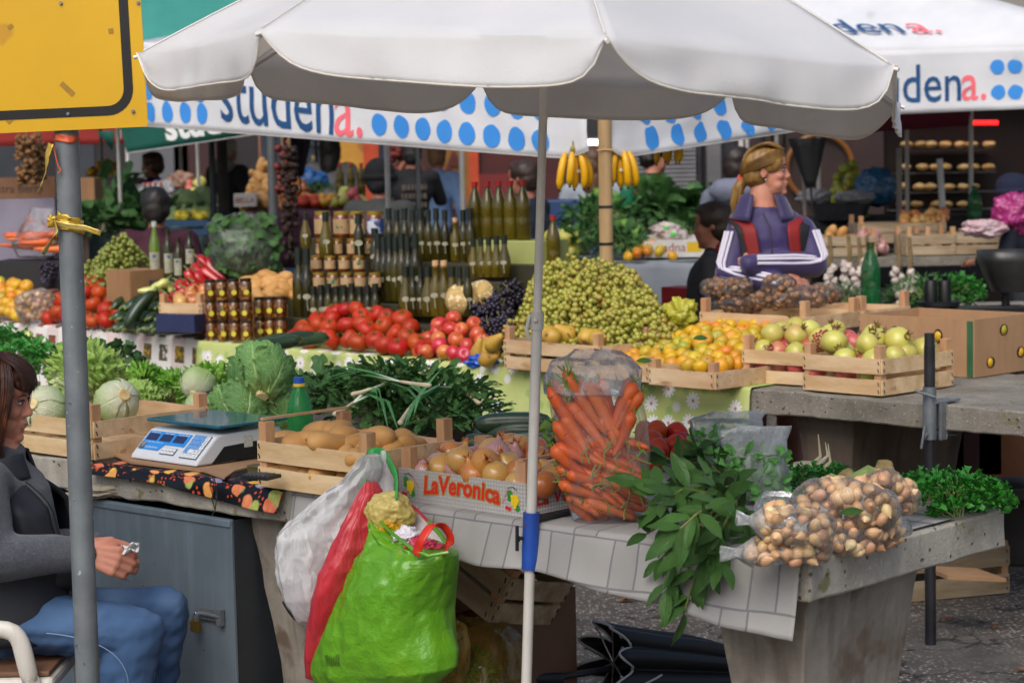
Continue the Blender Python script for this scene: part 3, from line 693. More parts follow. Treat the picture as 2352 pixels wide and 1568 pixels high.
def rnd_prof(r,h,n=12,dt=0,db=0,pw=1.0):
 o=[]
 for i in range(n+1):
  a=-PI/2+PI*i/n;rr=math.cos(a)**pw*r if 0<i<n else 0;z=math.sin(a)*h
  if a>0: z-=dt*math.exp(-(rr/(r*.32))**2)
  else: z+=db*math.exp(-(rr/(r*.32))**2)
  o.append((rr,z))
 return o
TOMM=mat('tomato_skin','#a4280c','#b03c18',4,.42,.03,20,rand=.25,hue=.02,coat=.05,sss=.05,spec=.3);CALYX=mat('calyx_green','#4c6a26','#3a5420',9,.7)
def tomato(seed,fl=.82,lob=.04):
 r=.042;mb=MB();mb.lathe(rnd_prof(r,r*fl,12,.010,.004),20,None,lambda a,z:1+lob*math.cos(5*a+seed)*(.5+z/r));mb.jit(.002,18,0,seed)
 c=MB()
 for k in range(5):
  a=2*PI*k/5+seed;c.add([V((.003*math.cos(a+1.2),.003*math.sin(a+1.2),r*fl-.008)),V((.02*math.cos(a),.02*math.sin(a),r*fl-.0015)),V((.003*math.cos(a-1.2),.003*math.sin(a-1.2),r*fl-.008))],[(0,1,2)])
 c.tube([V((0,0,r*fl-.010)),V((.002,.001,r*fl+.005))],.0022,6)
 return proto('tomato','tomato',[('fruit',mb,TOMM,{'angle':180}),('calyx',c,CALYX,{'smooth':False})])
APPM=mat('apple_skin','#c0302a','#e0a04a',2.2,.3,.02,60,stretch=(1,1,.6),rand=.2,hue=.03,coat=.25,lo=.5,hi=.75,spots=('#d9b46a',90,.7,.04))
def apple(seed):
 r=.036;mb=MB();mb.lathe(rnd_prof(r,r*.9,12,.012,.006),20,None,lambda a,z:1+.025*math.cos(5*a+seed)*(z<0));mb.jit(.0015,20,0,seed)
 c=MB();c.tube([V((0,0,r*.9-.014)),V((.003,.002,r*.9+.010))],.0014,5)
 return proto('apple','apple',[('fruit',mb,APPM,{'angle':180}),('stem',c,mat('stem_brown','#5b4326','#7a5c36',20,.8),{})])
MANM=mat('mandarin_peel','#dc8a0c','#c9a21a',3.2,.34,.35,260,rand=.16,hue=.055,coat=.15,sss=.1,spots=('#9a9c28',2.6,.52,.16))
def mandarin(seed):
 r=.031;mb=MB();mb.lathe(rnd_prof(r,r*.84,10,.004,.003),18,None,None);mb.jit(.0016,26,0,seed)
 c=MB();c.lathe([(0,.0),(.003,.0005),(.0028,.0025),(0,.003)],7,Matrix.Translation((0,0,r*.84-.0045)))
 return proto('mandarin','mandarin',[('fruit',mb,MANM,{'angle':180}),('stem_button',c,CALYX,{})])
ONM=mat('onion_skin','#b8692c','#c98646',4,.3,.06,30,rand=.22,hue=.025,coat=.35,wave=('#a8683a',26,.45,6));ONM2=mat('pale_onion_skin','#cfa45c','#c48a48',4,.28,.05,30,rand=.15,coat=.4,wave=('#b9a85e',24,.35,5));ONM3=mat('pink_onion_skin','#b98482','#a0686f',4,.35,.05,30,rand=.15,coat=.3,wave=('#e0bdb4',30,.45,6));PAPER=mat('onion_paper','#c07a44','#a9623a',8,.6,.1,40)
def onion(m,seed,r=.036):
 mb=MB();pr=[(0,-r*.86),(r*.12,-r*.88),(r*.5,-r*.74),(r*.85,-r*.42),(r,0),(r*.93,r*.38),(r*.68,r*.70),(r*.36,r*.93),(r*.19,r*1.12),(r*.14,r*1.34)]
 mb.lathe(pr,20,None,lambda a,z:1+.03*math.sin(3*a+seed));mb.jit(.002,16,0,seed)
 c=MB();
 for k in range(4):
  a=k*1.6+seed;c.tube([V((.003*math.cos(a),.003*math.sin(a),r*1.2)),V((.006*math.cos(a),.006*math.sin(a),r*1.45)),V((.013*math.cos(a),.013*math.sin(a),r*(1.55+.1*k%.3)))],[.004,.003,.0006],5,flat=.35)
 return proto('onion','onion',[('bulb',mb,m,{'angle':180}),('dry_neck',c,PAPER,{})])
POTM=mat('potato_skin','#c99a5c','#b98748',5,.62,.12,60,rand=.14,spots=[('#8a6034',26,.68,.05),('#7d5a36',9,.72,.08)])
def potato(seed,L=.056,r=.033):
 mb=MB();mb.ell((0,0,0),(L,r,r*.86),None,18,12);mb.jit(.007,14,0,seed);mb.jit(.003,30,0,seed+5)
 return proto('potato','potato',[('tuber',mb,POTM,{'angle':180})])
POMM=mat('pomegranate_skin','#c6c562','#b9ac52',2.6,.38,.06,40,rand=.15,hue=.02,coat=.2,spots=[('#b8484a',2.0,.64,.12),('#6b4a2a',16,.70,.04)]);POMR=mat('red_pomegranate_skin','#b83c42','#c4605a',2.6,.38,.06,40,rand=.2,coat=.2,spots=('#d8b06a',3,.62,.12))
def pomegranate(m,seed,r=.046):
 mb=MB();mb.lathe(rnd_prof(r,r*.92,12,0,.006),20,None,lambda a,z:1+.04*math.cos(6*a+seed));mb.jit(.0025,14,0,seed)
 c=MB()
 c.lathe([(.011,r*.86),(.009,r*1.0),(.011,r*1.10)],12)
 for k in range(6):
  a=2*PI*k/6;c.add([V((.011*math.cos(a-.5),.011*math.sin(a-.5),r*1.1)),V((.011*math.cos(a+.5),.011*math.sin(a+.5),r*1.1)),V((.018*math.cos(a),.018*math.sin(a),r*1.36))],[(0,1,2)])
 return proto('pomegranate','pomegranate',[('fruit',mb,m,{'angle':180}),('crown',c,mat('crown_olive','#8a6f3a','#6e5530',30,.6),{'smooth':False})])
ZUCM=mat('zucchini_skin','#1d2f1a','#2b4522',5,.32,.08,90,rand=.3,coat=.3,spots=('#5c7a44',70,.68,.05),stretch=(1,1,.25))
def zucchini(seed,L=.20,r=.024):
 mb=MB();pts=[];rs=[]
 for i in range(13):
  t=i/12;pts.append(V((math.sin(t*PI)*.008*(1+seed%2),0,(t-.5)*L)));rs.append(r*max(.10,min(1,(1-abs(2*t-1)**5)**.6))*(1+.08*math.sin(t*3+seed)))
 mb.tube(pts,rs,14);c=MB();c.tube([V((0,0,L*.49)),V((.004,0,L*.49+.022))],[.009,.0065],8)
 e=MB();e.lathe([(0,-L*.505),(.006,-L*.503),(.009,-L*.49)],10)
 return proto('zucchini','zucchini',[('fruit',mb,ZUCM,{'angle':180}),('stalk',c,mat('zucchini_stalk','#7d8c4a','#5f7036',20,.7),{}),('blossom_end',e,mat('blossom_end','#a08a4a',None,rough=.8),{})])
CARM=mat('carrot_skin','#cf5a20','#d6692c',8,.45,.15,90,rand=.16,hue=.012,stretch=(1,1,3),spots=[('#8f4218',30,.66,.06),('#5d3a20',9,.70,.06)])
def carrot(seed,L=.17,r=.0165):
 mb=MB();pts=[];rs=[]
 for i in range(12):
  t=i/11;pts.append(V((math.sin(t*4+seed)*.004,math.cos(t*3+seed)*.003,-(t-.5)*L)));rs.append(r*(max(.35,min(1,t*14)) if t<.07 else 1)*(1-.62*t**1.3)*(1+.05*math.sin(t*25+seed)) if t<.93 else r*.16)
 mb.tube(pts,rs,12)
 c=MB()
 for k in range(4):
  a=k*1.57+seed;c.tube([V((0,0,L*.49)),V((math.cos(a)*.004,math.sin(a)*.004,L*.49+.008)),V((math.cos(a)*.008,math.sin(a)*.008,L*.49+.012+.003*k))],[.0028,.002,.0012],5)
 return proto('carrot','carrot',[('root',mb,CARM,{'angle':180}),('stalk_stub',c,mat('carrot_green','#5b7a2e','#76913f',20,.6),{})])
PEPM=mat('red_pepper_skin','#a0141a','#b81e1c',3,.2,.04,12,coat=.5,rand=.2);PEPY=mat('yellow_pepper_skin','#d8d48a','#c9cf6e',3,.22,.03,12,coat=.5,rand=.1)
def pepper(m,seed,L=.16,r=.027,lobed=.12):
 mb=MB();n=11;rows=[]
 for i in range(n):
  t=i/(n-1);q=r*(min(1,(t+.06)*5))*(1-.75*t**2.2);c=V((math.sin(t*2.5+seed)*.018,math.cos(t*2+seed)*.010,-t*L));rows.append((c,V((q,0,0)),V((0,q*.82,0))))
 mb.loft(rows,16,2,fn=lambda a,t,p:V((math.cos(a),math.sin(a),0))*r*lobed*math.cos(3*a+seed)*(1-t))
 c=MB();c.tube([V((0,0,-.004)),V((.004,0,.012)),V((.012,.004,.028))],[.008,.0045,.0035],7)
 return proto('pepper','pepper',[('fruit',mb,m,{'angle':180}),('stalk',c,MATS['zucchini_stalk'],{})])
MELM=mat('melon_rind','#c9a868','#b8935a',7,.7,.4,70,rand=.1,spots=[('#e0caa0',40,.55,.05),('#9b9a58',3,.66,.1)],wave=('#97874e',9,.55,1.5))
def melon(r=.075):
 mb=MB();mb.lathe(rnd_prof(r,r*.95,14,.008,.004),36,None,lambda a,z:1+.018*abs(math.cos(4.5*a)));mb.jit(.003,10,0,3)
 c=MB();c.tube([V((0,0,r*.93-.008)),V((.004,0,r*.95+.012))],.005,7)
 return proto('melon','melon',[('fruit',mb,MELM,{'angle':180}),('stalk',c,MATS['stem_brown'],{})])
GRM=mat('white_grape_skin','#aaa246','#98983a',3,.38,.02,20,rand=.2,hue=.03,coat=.15,sss=.25,spots=('#a87c3a',5,.60,.12));GRD=mat('dark_grape_skin','#2a2236','#1d1826',6,.4,.03,20,rand=.3,spots=('#565070',8,.6,.1));GRG=mat('green_grape_skin','#8a9140','#7a8435',3,.35,.02,20,rand=.15,sss=.2)
def grapes(m,seed,n=58,L=.17,w=.062,gr=.0125):
 rr=random.Random(seed);mb=MB();pts=[]
 k=0
 while len(pts)<n and k<4000:
  k+=1;z=rr.random();rad_=w*(1-.72*z**1.3);a=rr.uniform(0,2*PI);q=rad_*math.sqrt(rr.uniform(.35,1));p=V((q*math.cos(a),q*math.sin(a),-z*L))
  if all((p-o).length>gr*1.62 for o in pts): pts.append(p)
 for p in pts: mb.ell(p,(gr*rr.uniform(.9,1.1),)*2+(gr*rr.uniform(1.0,1.2),),Euler((rr.uniform(-1,1),rr.uniform(-1,1),0)).to_matrix(),9,6)
 c=MB();c.tube([V((0,0,.03)),V((.003,0,0)),V((0,.002,-L*.8))],[.003,.0025,.001],5)
 return proto('grape_bunch','grapes',[('grapes',mb,m,{'angle':180}),('stalk',c,mat('grape_stalk','#77803c','#8a7a42',20,.7),{})])
def banana_hand(n,seed):
 t=thing('banana_bunch',None,'bananas');rr=random.Random(seed);BM=mat('banana_peel','#e0b012','#d9a010',4,.4,.06,20,spots=[('#8f8a22',2.4,.68,.12),('#5a3a14',60,.73,.03)],rand=.1)
 TIP=mat('banana_tip','#2b2117',None,rough=.8)
 for k in range(n):
  a=-.42+.84*k/(n-1) if n>1 else 0;L=.160*rr.uniform(.92,1.05);y=rr.uniform(-.012,.012)+(-.014 if k%2 else .012);mb=MB();pts=[];rs=[]
  for i in range(13):
   q=i/12;x=math.sin(a)*(.02+.075*math.sin(q*PI*.62));pts.append(V((x+ (k-n/2+.5)*.014,y-.02*math.sin(q*PI),-q*L)));rs.append(.0195*(.38+.62*min(1,q*4.5) if q<.22 else 1)*(1 if q<.86 else 1-.62*((q-.86)/.14)))
  mb.tube(pts,rs,7);o=mb.build('banana',BM,t,local=True,**AS);tp=MB();tp.tube([pts[-1],pts[-1]+V((0,0,-.008))],[.0066,.0055],7);tp.build('tip',TIP,o,local=True)
 mb=MB();mb.ell((0,0,.008),(.022,.014,.02));mb.tube([V((0,0,.01)),V((0,0,.05))],[.012,.009],8);mb.build('crown_stalk',mat('banana_stalk','#8f8a2a','#7a6a24',20,.6),t,local=True)
 mb=MB();mb.lathe([(0,0),(.008,0)],12,Matrix.Translation((.006,-.0352,-.085))@Matrix.Rotation(PI/2,4,'X'));mb.build('sticker',mat('sticker_white','#e8e2cf','#8f8f86',60,.4),t,local=True)
 return Kit(t)
WALM=mat('shallot_skin','#d8b48a','#c0936a',6,.42,.12,40,rand=.3,hue=.03,spots=('#e6cf9a',4,.56,.12),wave=('#8f5a34',14,.3,6))
def shallot(seed,r=.0155):
 mb=MB();mb.lathe([(0,-r),(r*.5,-r*.92),(r*.95,-r*.3),(r,r*.12),(r*.75,r*.7),(r*.3,r*1.15),(.0012,r*1.5)],11,None,lambda a,z:1+.1*math.sin(2*a+seed));mb.jit(.003,40,0,seed)
 return proto('onion_set','onion set',[('bulb',mb,WALM,{'angle':180})])
TOM=[tomato(1),tomato(2,.78,.06),tomato(3,.88,.02)];APP=[apple(1),apple(2)];MAN=[mandarin(1),mandarin(2)]
ONI=[onion(ONM,1),onion(ONM,2,.034),onion(ONM2,3,.037),onion(ONM3,4,.036)];POT=[potato(1),potato(2,.050,.035),potato(3,.062,.031)]
POM=[pomegranate(POMM,1),pomegranate(POMM,2,.043),pomegranate(POMR,3,.043)];ZUC=[zucchini(1),zucchini(2,.18,.026)];CAR=[carrot(1),carrot(2,.15,.0185),carrot(4,.19,.015)]
PEP=[pepper(PEPM,1),pepper(PEPM,2,.14,.025)];PEY=[pepper(PEPY,3,.105,.036,.1)];MEL=[melon()];GRA=[grapes(GRM,1),grapes(GRM,2,38,.15,.055),grapes(GRM,3,52,.18,.064)];GRK=[grapes(GRD,4)];GGR=[grapes(GRG,5)]
BAN_K=banana_hand(5,2);SHA=[shallot(1),shallot(2,.0135),shallot(3,.0175)]
def heap(kits,PF,u0,u1,v0,v1,hf,dmin,n,label,group,s=1.0,z=TZ,tilt=1,seed=1,srand=.08,cat=None,tries=9000,lay=None,mask=None,jz=.0):
 rr=random.Random(seed);pts=[]
 k=0
 while len(pts)<n and k<tries:
  k+=1;a,b=rr.random(),rr.random();u=u0+(u1-u0)*a;v=v0+(v1-v0)*b
  if mask and not mask(a,b): continue
  h=hf(a,b)
  if h<=0: continue
  p=PF(u,v,z+h-rr.random()*jz)
  if all((p-q).length>dmin for q in pts): pts.append(p)
 for i,p in enumerate(pts):
  kt=rr.choice(kits);sc=s*rr.uniform(1-srand,1+srand)
  rot=(rr.uniform(-1,1)*tilt,rr.uniform(-1,1)*tilt,rr.uniform(-PI,PI)) if lay is None else lay(rr)
  lb=label(i,p) if callable(label) else label
  kt.place(TRS(p,rot,sc),lb,group,cat)
 return pts
def leaf(mb,base,d,up,L,W,curl=.3,ruf=0,nu=4,nv=7,shape='oval',seed=0,fold=.15,tw=0):
 d=V(d).normalized();x,y,_=frame(d,V(up));nrm=y
 if abs(nrm.dot(V(up)))<.01: pass
 def wf(t):
  if shape=='oval': return math.sin(PI*min(1,t*.97+.03))**.75
  if shape=='bay': return (math.sin(PI*t)**.8)*(1-.25*t)
  if shape=='spoon': return .16+.84*max(0,math.sin(PI*max(0,(t-.25)/.75)*.93+.05))**.7 if t>.25 else .16
  if shape=='lobed': return (.15+.85*t**.8*(1.02-t**6))*(.62+.38*abs(math.sin(t*13+seed)))
  if shape=='blade': return min(1,t*6+.3)*(1-t**3)
  if shape=='fan': return .12+.95*t
 def fn(s,t):
  a=curl*t;c=V(base)+d*(L*(math.sin(a)/curl if abs(curl)>.01 else t))-nrm*(L*(1-math.cos(a))/curl if abs(curl)>.01 else 0)
  q=(s-.5)*2;w_=W*.5*wf(t);f=abs(q)**1.5*fold*W
  r=ruf*W*abs(q)**1.3*noise.noise(V((q*1.7+seed*3.3,t*6,seed*1.9)))*2
  r2=ruf*W*.4*abs(q)*math.sin(t*26+seed+q*3)
  return c+x*(q*w_)+nrm*(f*wf(t)+r+r2+ .05*L*tw*q)
 mb.grid(fn,nu,nv)
def leafhead(name,R,n,m,seed,ruf=.25,tip=(10,70),wid=1.0,out=.3,flat=.9,nu=10,nv=12,bump=.05,stump=None,core=None,rip=9):
 rr=random.Random(seed);mb=MB()
 for k in range(n):
  f=k/(n-1);az=k*2.399+rr.uniform(-.2,.2);th1=rad(tip[0]+(tip[1]-tip[0])*f+rr.uniform(-8,8));rk=R*(.80+.22*f);w=wid*rr.uniform(.85,1.1);sd=rr.uniform(0,90)
  def fn(s,t):
   q=(s-.5)*2;th=PI*.93+(th1-PI*.93)*t;ww=w*min(1,.3+t*1.25)*(1.0 if t<.88 else 1-.4*((t-.88)/.12)**2)
   c=V((math.sin(th)*math.cos(az),math.sin(th)*math.sin(az),math.cos(th)));e=V((-math.sin(az),math.cos(az),0));p=(c+e*math.tan(max(-1.2,min(1.2,q*ww*.75)))).normalized()
   edge=max(abs(q)**2.2,(max(0,t-.62)/.38)**1.6)
   r=rk*(1+out*f*max(0,t-.35)**2+bump*noise.noise(V((q*3+sd,t*6,sd))))
   r+=R*ruf*edge*(.6*noise.noise(V((q*3.2+sd,t*rip,sd*.7)))+.45*math.sin(t*34+q*12+sd)+.35*math.sin(q*21+t*17+sd*2)+.2)+R*.05*min(1,ruf*3)*noise.noise(V((q*7+sd,t*9,sd)))
   p2=p*r;p2.z*=flat
   return p2
  mb.grid(fn,nu,nv)
 t=thing(name,None,name.split('_')[-1]);mb.build('leaves',m,t,local=True,angle=180)
 if stump:
  c=MB();c.lathe([(0,-R*.90*flat-.010),(.020,-R*.90*flat-.010),(.024,-R*.9*flat-.004),(.026,-R*.8*flat)],16);c.build('cut_stem',mat('cut_stem','#d9cf9a','#b98a4e',18,.6),t,local=True)
 return Kit(t)
LETM=mat('lettuce_leaf','#93bd50','#b0d46e',5,.4,.25,30,transl=.22,veins=('#c3dd95',.35,9),attr=('#dbe8b4',.15,.62),hue=.01,rand=.1);LETF=mat('frilly_lettuce_leaf','#659f2c','#86b844',6,.4,.25,40,transl=.22,attr=('#c2da8a',.1,.62));CABM=mat('pale_cabbage_leaf','#b4cf84','#9fc06c',4,.4,.15,20,transl=.15,veins=('#e6eec8',.5,8),attr=('#e8eccb',.2,.85))
SAVM=mat('savoy_leaf','#4a8440','#68a052',6,.5,.4,50,transl=.15,veins=('#b9d28c',.85,8),attr=('#9bbb6a',.05,.35));CHARD=mat('chard_leaf','#2f5f28','#3c7030',5,.4,.25,30,transl=.15,veins=('#9dbf7c',.5,7))
LET=leafhead('lettuce',.115,24,LETM,4,.30,(15,118),.95,.45,.9,20,22,.08,stump=True,rip=13);LETFK=leafhead('lettuce',.088,26,LETF,9,.50,(20,118),.85,.5,.85,22,24,.08,stump=True,rip=17);CABK=leafhead('cabbage',.085,11,CABM,5,.05,(5,80),1.1,.04,.92,10,12,.04,stump=True);SAVK=leafhead('savoy_cabbage',.098,12,SAVM,7,.17,(5,98),1.2,.34,1.12,16,18,.07,stump=True,rip=16)
for k_ in (SAVK,): k_.r['category']='cabbage'
BAYM=mat('bay_leaf','#335c28','#4c7c36',4,.32,.1,20,transl=.12,veins=('#7d9a52',.35,8),spec=.5);PARM=mat('parsley_leaf','#2f7a26','#3f8f30',9,.45,transl=.2,rand=.1);ARUM=mat('rocket_leaf','#37682f','#4f8440',7,.45,.1,30,transl=.18,veins=('#8fb070',.3,6),attr=('#9dbb78',.1,.35));STEMG=mat('pale_stem','#a8b878','#86a052',9,.5);ONG=mat('spring_onion_leaf','#4c8a4a','#5f9a55',9,.4,.1,30,transl=.1,attr=('#e8e8d6',.06,.30));DILL=mat('feathery_green','#3c6a34','#4d7a3c',9,.6);WHITEROOT=mat('white_root','#d8cdb0','#c4b28c',12,.6,.2,50)
def herb_bunch(seed,R=(.14,.12,.07),n=260,L=.022,m=None,shape='fan',stems=20,name='parsley_bunch',sm=None,dome=True,W=.75,ruf=.35,curl=.6,nu=3,nv=3):
 rr=random.Random(seed);mb=MB();st=MB()
 for k in range(n):
  a=rr.uniform(0,2*PI);q=math.sqrt(rr.random());h=(1-q*q)**.5 if dome else rr.random();zz=h*rr.uniform(.55,1.05);p=V((R[0]*q*math.cos(a),R[1]*q*math.sin(a),R[2]*zz));dd=V((math.cos(a)*q+rr.uniform(-.7,.7),math.sin(a)*q+rr.uniform(-.7,.7),rr.uniform(-.2,.9)))
  l=L*rr.uniform(.7,1.3);leaf(mb,p,dd,(rr.uniform(-.6,.6),rr.uniform(-.6,.6),1),l,l*W,curl*rr.uniform(-.5,1.4),ruf,nu,nv,shape,rr.uniform(0,50))
 for k in range(stems):
  a=rr.uniform(0,2*PI);q=math.sqrt(rr.random())*.9;st.tube([V((rr.uniform(-.02,.02),rr.uniform(-.02,.02),.0)),V((R[0]*q*.5*math.cos(a),R[1]*q*.5*math.sin(a),R[2]*.5)),V((R[0]*q*math.cos(a),R[1]*q*math.sin(a),R[2]*.85*(1-q*q*.6)))],[.0018,.0015,.001],5)
 t=thing(name,None,name.split('_')[-1]);mb.build('leaves',m or PARM,t,local=True,angle=180)
 if stems: st.build('stems',sm or STEMG,t,local=True)
 return Kit(t)
PARK=herb_bunch(3,(.115,.095,.085),420,.019);DILLK=herb_bunch(5,(.12,.10,.07),420,.035,DILL,'blade',10,'fennel_bunch',W=.10,nu=2,ruf=0);ROCK=herb_bunch(8,(.15,.10,.09),130,.075,ARUM,'lobed',24,'rocket_bunch',W=.42,ruf=.2,curl=.9,nu=4,nv=8);CHAK=herb_bunch(9,(.16,.12,.10),60,.11,CHARD,'spoon',18,'chard_bunch',W=.6,ruf=.2,curl=.8,nu=4,nv=7,sm=mat('white_stem','#dfe3c8','#c4cfa0',9,.5))
def dirM(p,d,s=1,roll=0):
 d=V(d).normalized();x,y,z=frame(d);R=Matrix((x,y,z)).transposed()@Matrix.Rotation(roll,3,'Z');sv=s if hasattr(s,'__len__') else (s,)*3
 return Matrix.Translation(V(p))@R.to_4x4()@Matrix.Diagonal((*sv,1))
def CF(M): return lambda u,v,z=0:M@V((-u,v,z))
def _fruit(T,a):
 tx=T.n('ShaderNodeVectorMath',{0:T.n('ShaderNodeTexNoise',{'Vector':(a,'Vector'),'Scale':20.,'Detail':2}),1:(.03,.03,0)},operation='MULTIPLY');v=T.n('ShaderNodeVectorMath',{0:(a,'Vector'),1:tx},operation='ADD')
 vo=T.n('ShaderNodeTexVoronoi',{'Vector':v,'Scale':17.});s=T.n('ShaderNodeSeparateColor',{0:(vo,1)})
 r=T.n('ShaderNodeValToRGB',{0:(s,0)});r.color_ramp.interpolation='CONSTANT';e=r.color_ramp.elements;cs=['#d2461a','#e88a1c','#f0b81e','#7a9a2a','#d8331c','#4a58a8','#f0a030','#3f7a2a']
 e[0].color=C4(cs[0]);e[1].position=.125;e[1].color=C4(cs[1])
 for i in range(2,8): q=e.new(i/8);q.color=C4(cs[i])
 nz=T.n('ShaderNodeTexNoise',{'Vector':(a,'Vector'),'Scale':60.,'Detail':3});c=T.mix(T.math('MULTIPLY',(nz,0),.45),(r,0),C4('#fbe9a8'))
 m=T.ramp((vo,0),.40,.46);v2=T.n('ShaderNodeTexVoronoi',{'Vector':v,'Scale':75.});s2=T.n('ShaderNodeSeparateColor',{0:(v2,1)});m2=T.math('MULTIPLY',T.math('MULTIPLY',T.ramp((v2,0),.3,.4,(1,1,1,1),(0,0,0,1)),m),T.math('GREATER_THAN',(s2,1),.6))
 c=T.mix(m,c,C4('#15161c'));return T.mix(m2,c,C4('#c8502a'))
FRU=fabric('fruit_oilcloth',_fruit,rough=.35,bump=.05)
u0=ua(634,1128)[0];u1=ua(225,1062)[0]
drape(PA,u0,u1,.45,TZ,lambda u:.050-.04*min(1,(u-u0)/.9)+.004*math.sin((u-u0)*9),50,FRU,'oilcloth','black oilcloth printed with bright fruit beneath the weighing scale','tablecloth',seed=4,endwave=.0,hem=.004)
CARD=mat('cardboard','#b08a66','#a07c5a',4,.8,.15,60,streak=('#8a6a4c',.3),rand=.1)
mb=MB();q=[at(x,y,TZ+.009) for x,y in ((262,1049),(300,1064),(395,1076),(470,1084),(515,1101),(540,1083),(600,1068),(660,1010),(560,980),(380,1010))]
mb.prism(q,(0,0,.005));mb.jit(.004,7);mb.build('cardboard_sheet',CARD,None,smooth=False,tag=('torn flat cardboard sheet lying beneath the white weighing scale','cardboard'))
def scale():
 M=MT(at(450,1072,TZ+.016),RZA-.02);t=thing('weighing_scale','white electronic price scale with a blue glass plate and keypad','scale',M=M);W=.305;D=.31
 BODY=mat('scale_plastic','#d9dde2',None,rough=.35,coat=.1);BLK=mat('black_plastic','#17181b',None,rough=.4);SB=mat('scale_blue','#2f8fe0',None,rough=.35);LCD=mat('lcd_dark','#2c3358',None,rough=.12);KEYB=mat('key_blue','#6ea8ea',None,rough=.5);KEYW=mat('key_white','#e8eaec',None,rough=.5);GREYP=mat('grey_print','#5d6470',None,rough=.6)
 prof=[(0,.0),(.006,.012),(.075,.075),(.09,.079),(D-.01,.083),(D,.072),(D,.03),(.14,.0)]
 mb=MB();mb.prism([V((-W,y,z)) for y,z in prof],V((W,0,0)));mb.build('body',BODY,t,**LS,bevel=.006)
 mb=MB();mb.prism([V((.0012,y,z)) for y,z in ((.055,.002),(.10,.045),(D-.02,.052),(D-.02,.004))],V((-.003,0,0)));mb.build('side_panel',BLK,t,**LS)
 mb=MB();mb.box((.0022,.185,.052),(.001,.030,.034));mb.build('rating_sticker',mat('sticker_paper','#d9d8d0','#b9b8b2',120,.6),t,**LS)
 n=V((0,-.063,.069)).normalized();ey=V((0,.069,.063)).normalized();o=V((-W,.006,.012))
 P=lambda x,y,off=.0012:o+V((x,0,0))+ey*y+n*off
 L=math.hypot(.069,.063)
 def pan(x0,y0,x1,y1,m,name,off=.0012,par=t):
  mb=MB();mb.prism([P(x0,y0,off),P(x1,y0,off),P(x1,y1,off),P(x0,y1,off)],n*.0012);return mb.build(name,m,par,**LS)
 mb=MB();mb.prism([P(x,y) for x,y in ((.012,.020),(.105,.020),(.118,.043),(.205,.043),(.205,.088),(.012,.088))],n*.001);mb.build('display_panel',SB,t,**LS)
 for k,wd in enumerate(('WEIGHT kg','UNIT PRICE','TOTAL PRICE')):
  x=.020+k*.062;d=pan(x,.054,x+.048,.078,LCD,'display',.003);text(wd,.0085,KEYW,lambda a,b,x=x:P(x+.002+a,.080+b*.8,.0027),'lettering',d,local=True,cuts=0)
 text('SILVER ROYAL',.009,KEYW,lambda a,b:P(.040+a,.026+b,.0027),'lettering',t,local=True,cuts=0);text('Capacity: 40 kg  Division: 2 g',.0065,KEYW,lambda a,b:P(.028+a,.046+b,.0027),'lettering',t,local=True,cuts=0)
 pan(.014,.022,.036,.046,mat('hologram_grey','#3b3f46','#9aa0a8',60,.3),'badge',.0028)
 pan(.122,.010,.186,.034,mat('key_frame','#31506c',None,rough=.5),'memory_key_frame');
 for k in range(4): kk=pan(.125+k*.0152,.012,.1385+k*.0152,.032,KEYW,'key',.0026);text('M%d'%(k+1),.009,GREYP,lambda a,b,k=k:P(.1265+k*.0152+a,.018+b,.0042),'lettering',kk,local=True,cuts=0)
 pan(.216,.006,.292,.090,MATS['key_frame'],'keypad_frame');ks='789C456B123T0.MRYYYS'
 for r in range(5):
  for c in range(4):
   x=.219+c*.0182;y=.073-r*.0162;kk=pan(x,y,x+.0166,y+.0145,KEYB if (c<3 and r<3) or (r==3 and c==0) else KEYW,'key',.0026);text(ks[r*4+c],.011,GREYP,lambda a,b,x=x,y=y:P(x+.005+a,y+.004+b,.0042),'lettering',kk,local=True,cuts=0)
 mb=MB();mb.box((-W/2,.19,.089),(.10,.10,.012));mb.build('plate_support',BLK,t,**LS)
 GL=mat('blue_glass','#1b6f86','#15586c',2,.08,.0,spec=.8,coat=.6,alpha=.82);mb=MB();mb.box((-W/2+.002,.195,.102),(.335,.245,.008));mb.build('weighing_plate',GL,t,**LS,bevel=.003)
 mb=MB();mb.box((-W/2,.195,.0975),(.33,.24,.001));mb.build('plate_tray',mat('tray_teal','#2c7d95',None,rough=.25),t,**LS)
scale()
t=thing('tin_can','short rusty brown tin beside the scale, a pocket calculator on top','tin',loc=at(600,1097,TZ+.010));
mb=MB();mb.lathe([(0,0),(.036,0),(.037,.003),(.036,.005),(.036,.030),(.0375,.034),(.034,.034),(0,.033)],28,Matrix.Translation(at(600,1097,TZ+.010)));mb.build('tin',mat('rusty_tin','#6d6335','#4f4628',12,.55,.2,60,metal=.3,spots=('#3a2a1c',20,.58,.1)),t,angle=30)
cM=MT(at(600,1097,TZ+.046),RZA+.2);t=thing('pocket_calculator','small black calculator lying on the rusty brown tin','calculator',M=cM);mb=MB();mb.box((0,0,.004),(.085,.06,.010));mb.build('case',MATS['black_plastic'],t,**LS,bevel=.002)
for i in range(5):
 for j in range(4): mb=MB();mb.box((-.03+i*.0135,-.02+j*.0125,.010),(.009,.008,.003));mb.build('key',mat('calculator_key','#4a4c52',None,rough=.5),t,**LS)
q=at(512,1090,TZ+.02);q=q-VA*.035;mb=MB();mb.tube([q,q+V((.003,0,-.03)),q+V((-.004,0,-.06)),q+V((.004,0,-.09)),q+V((-.006,.0,-.105))],.0016,6);mb.tube([q+V((.004,0,0)),q+V((.010,0,-.05)),q+V((.004,0,-.088))],.0016,6);mb.build('cord',mat('dark_cord','#23302c',None,rough=.9),None,tag=('dark green cord dangling from the table edge below the scale','cord'))
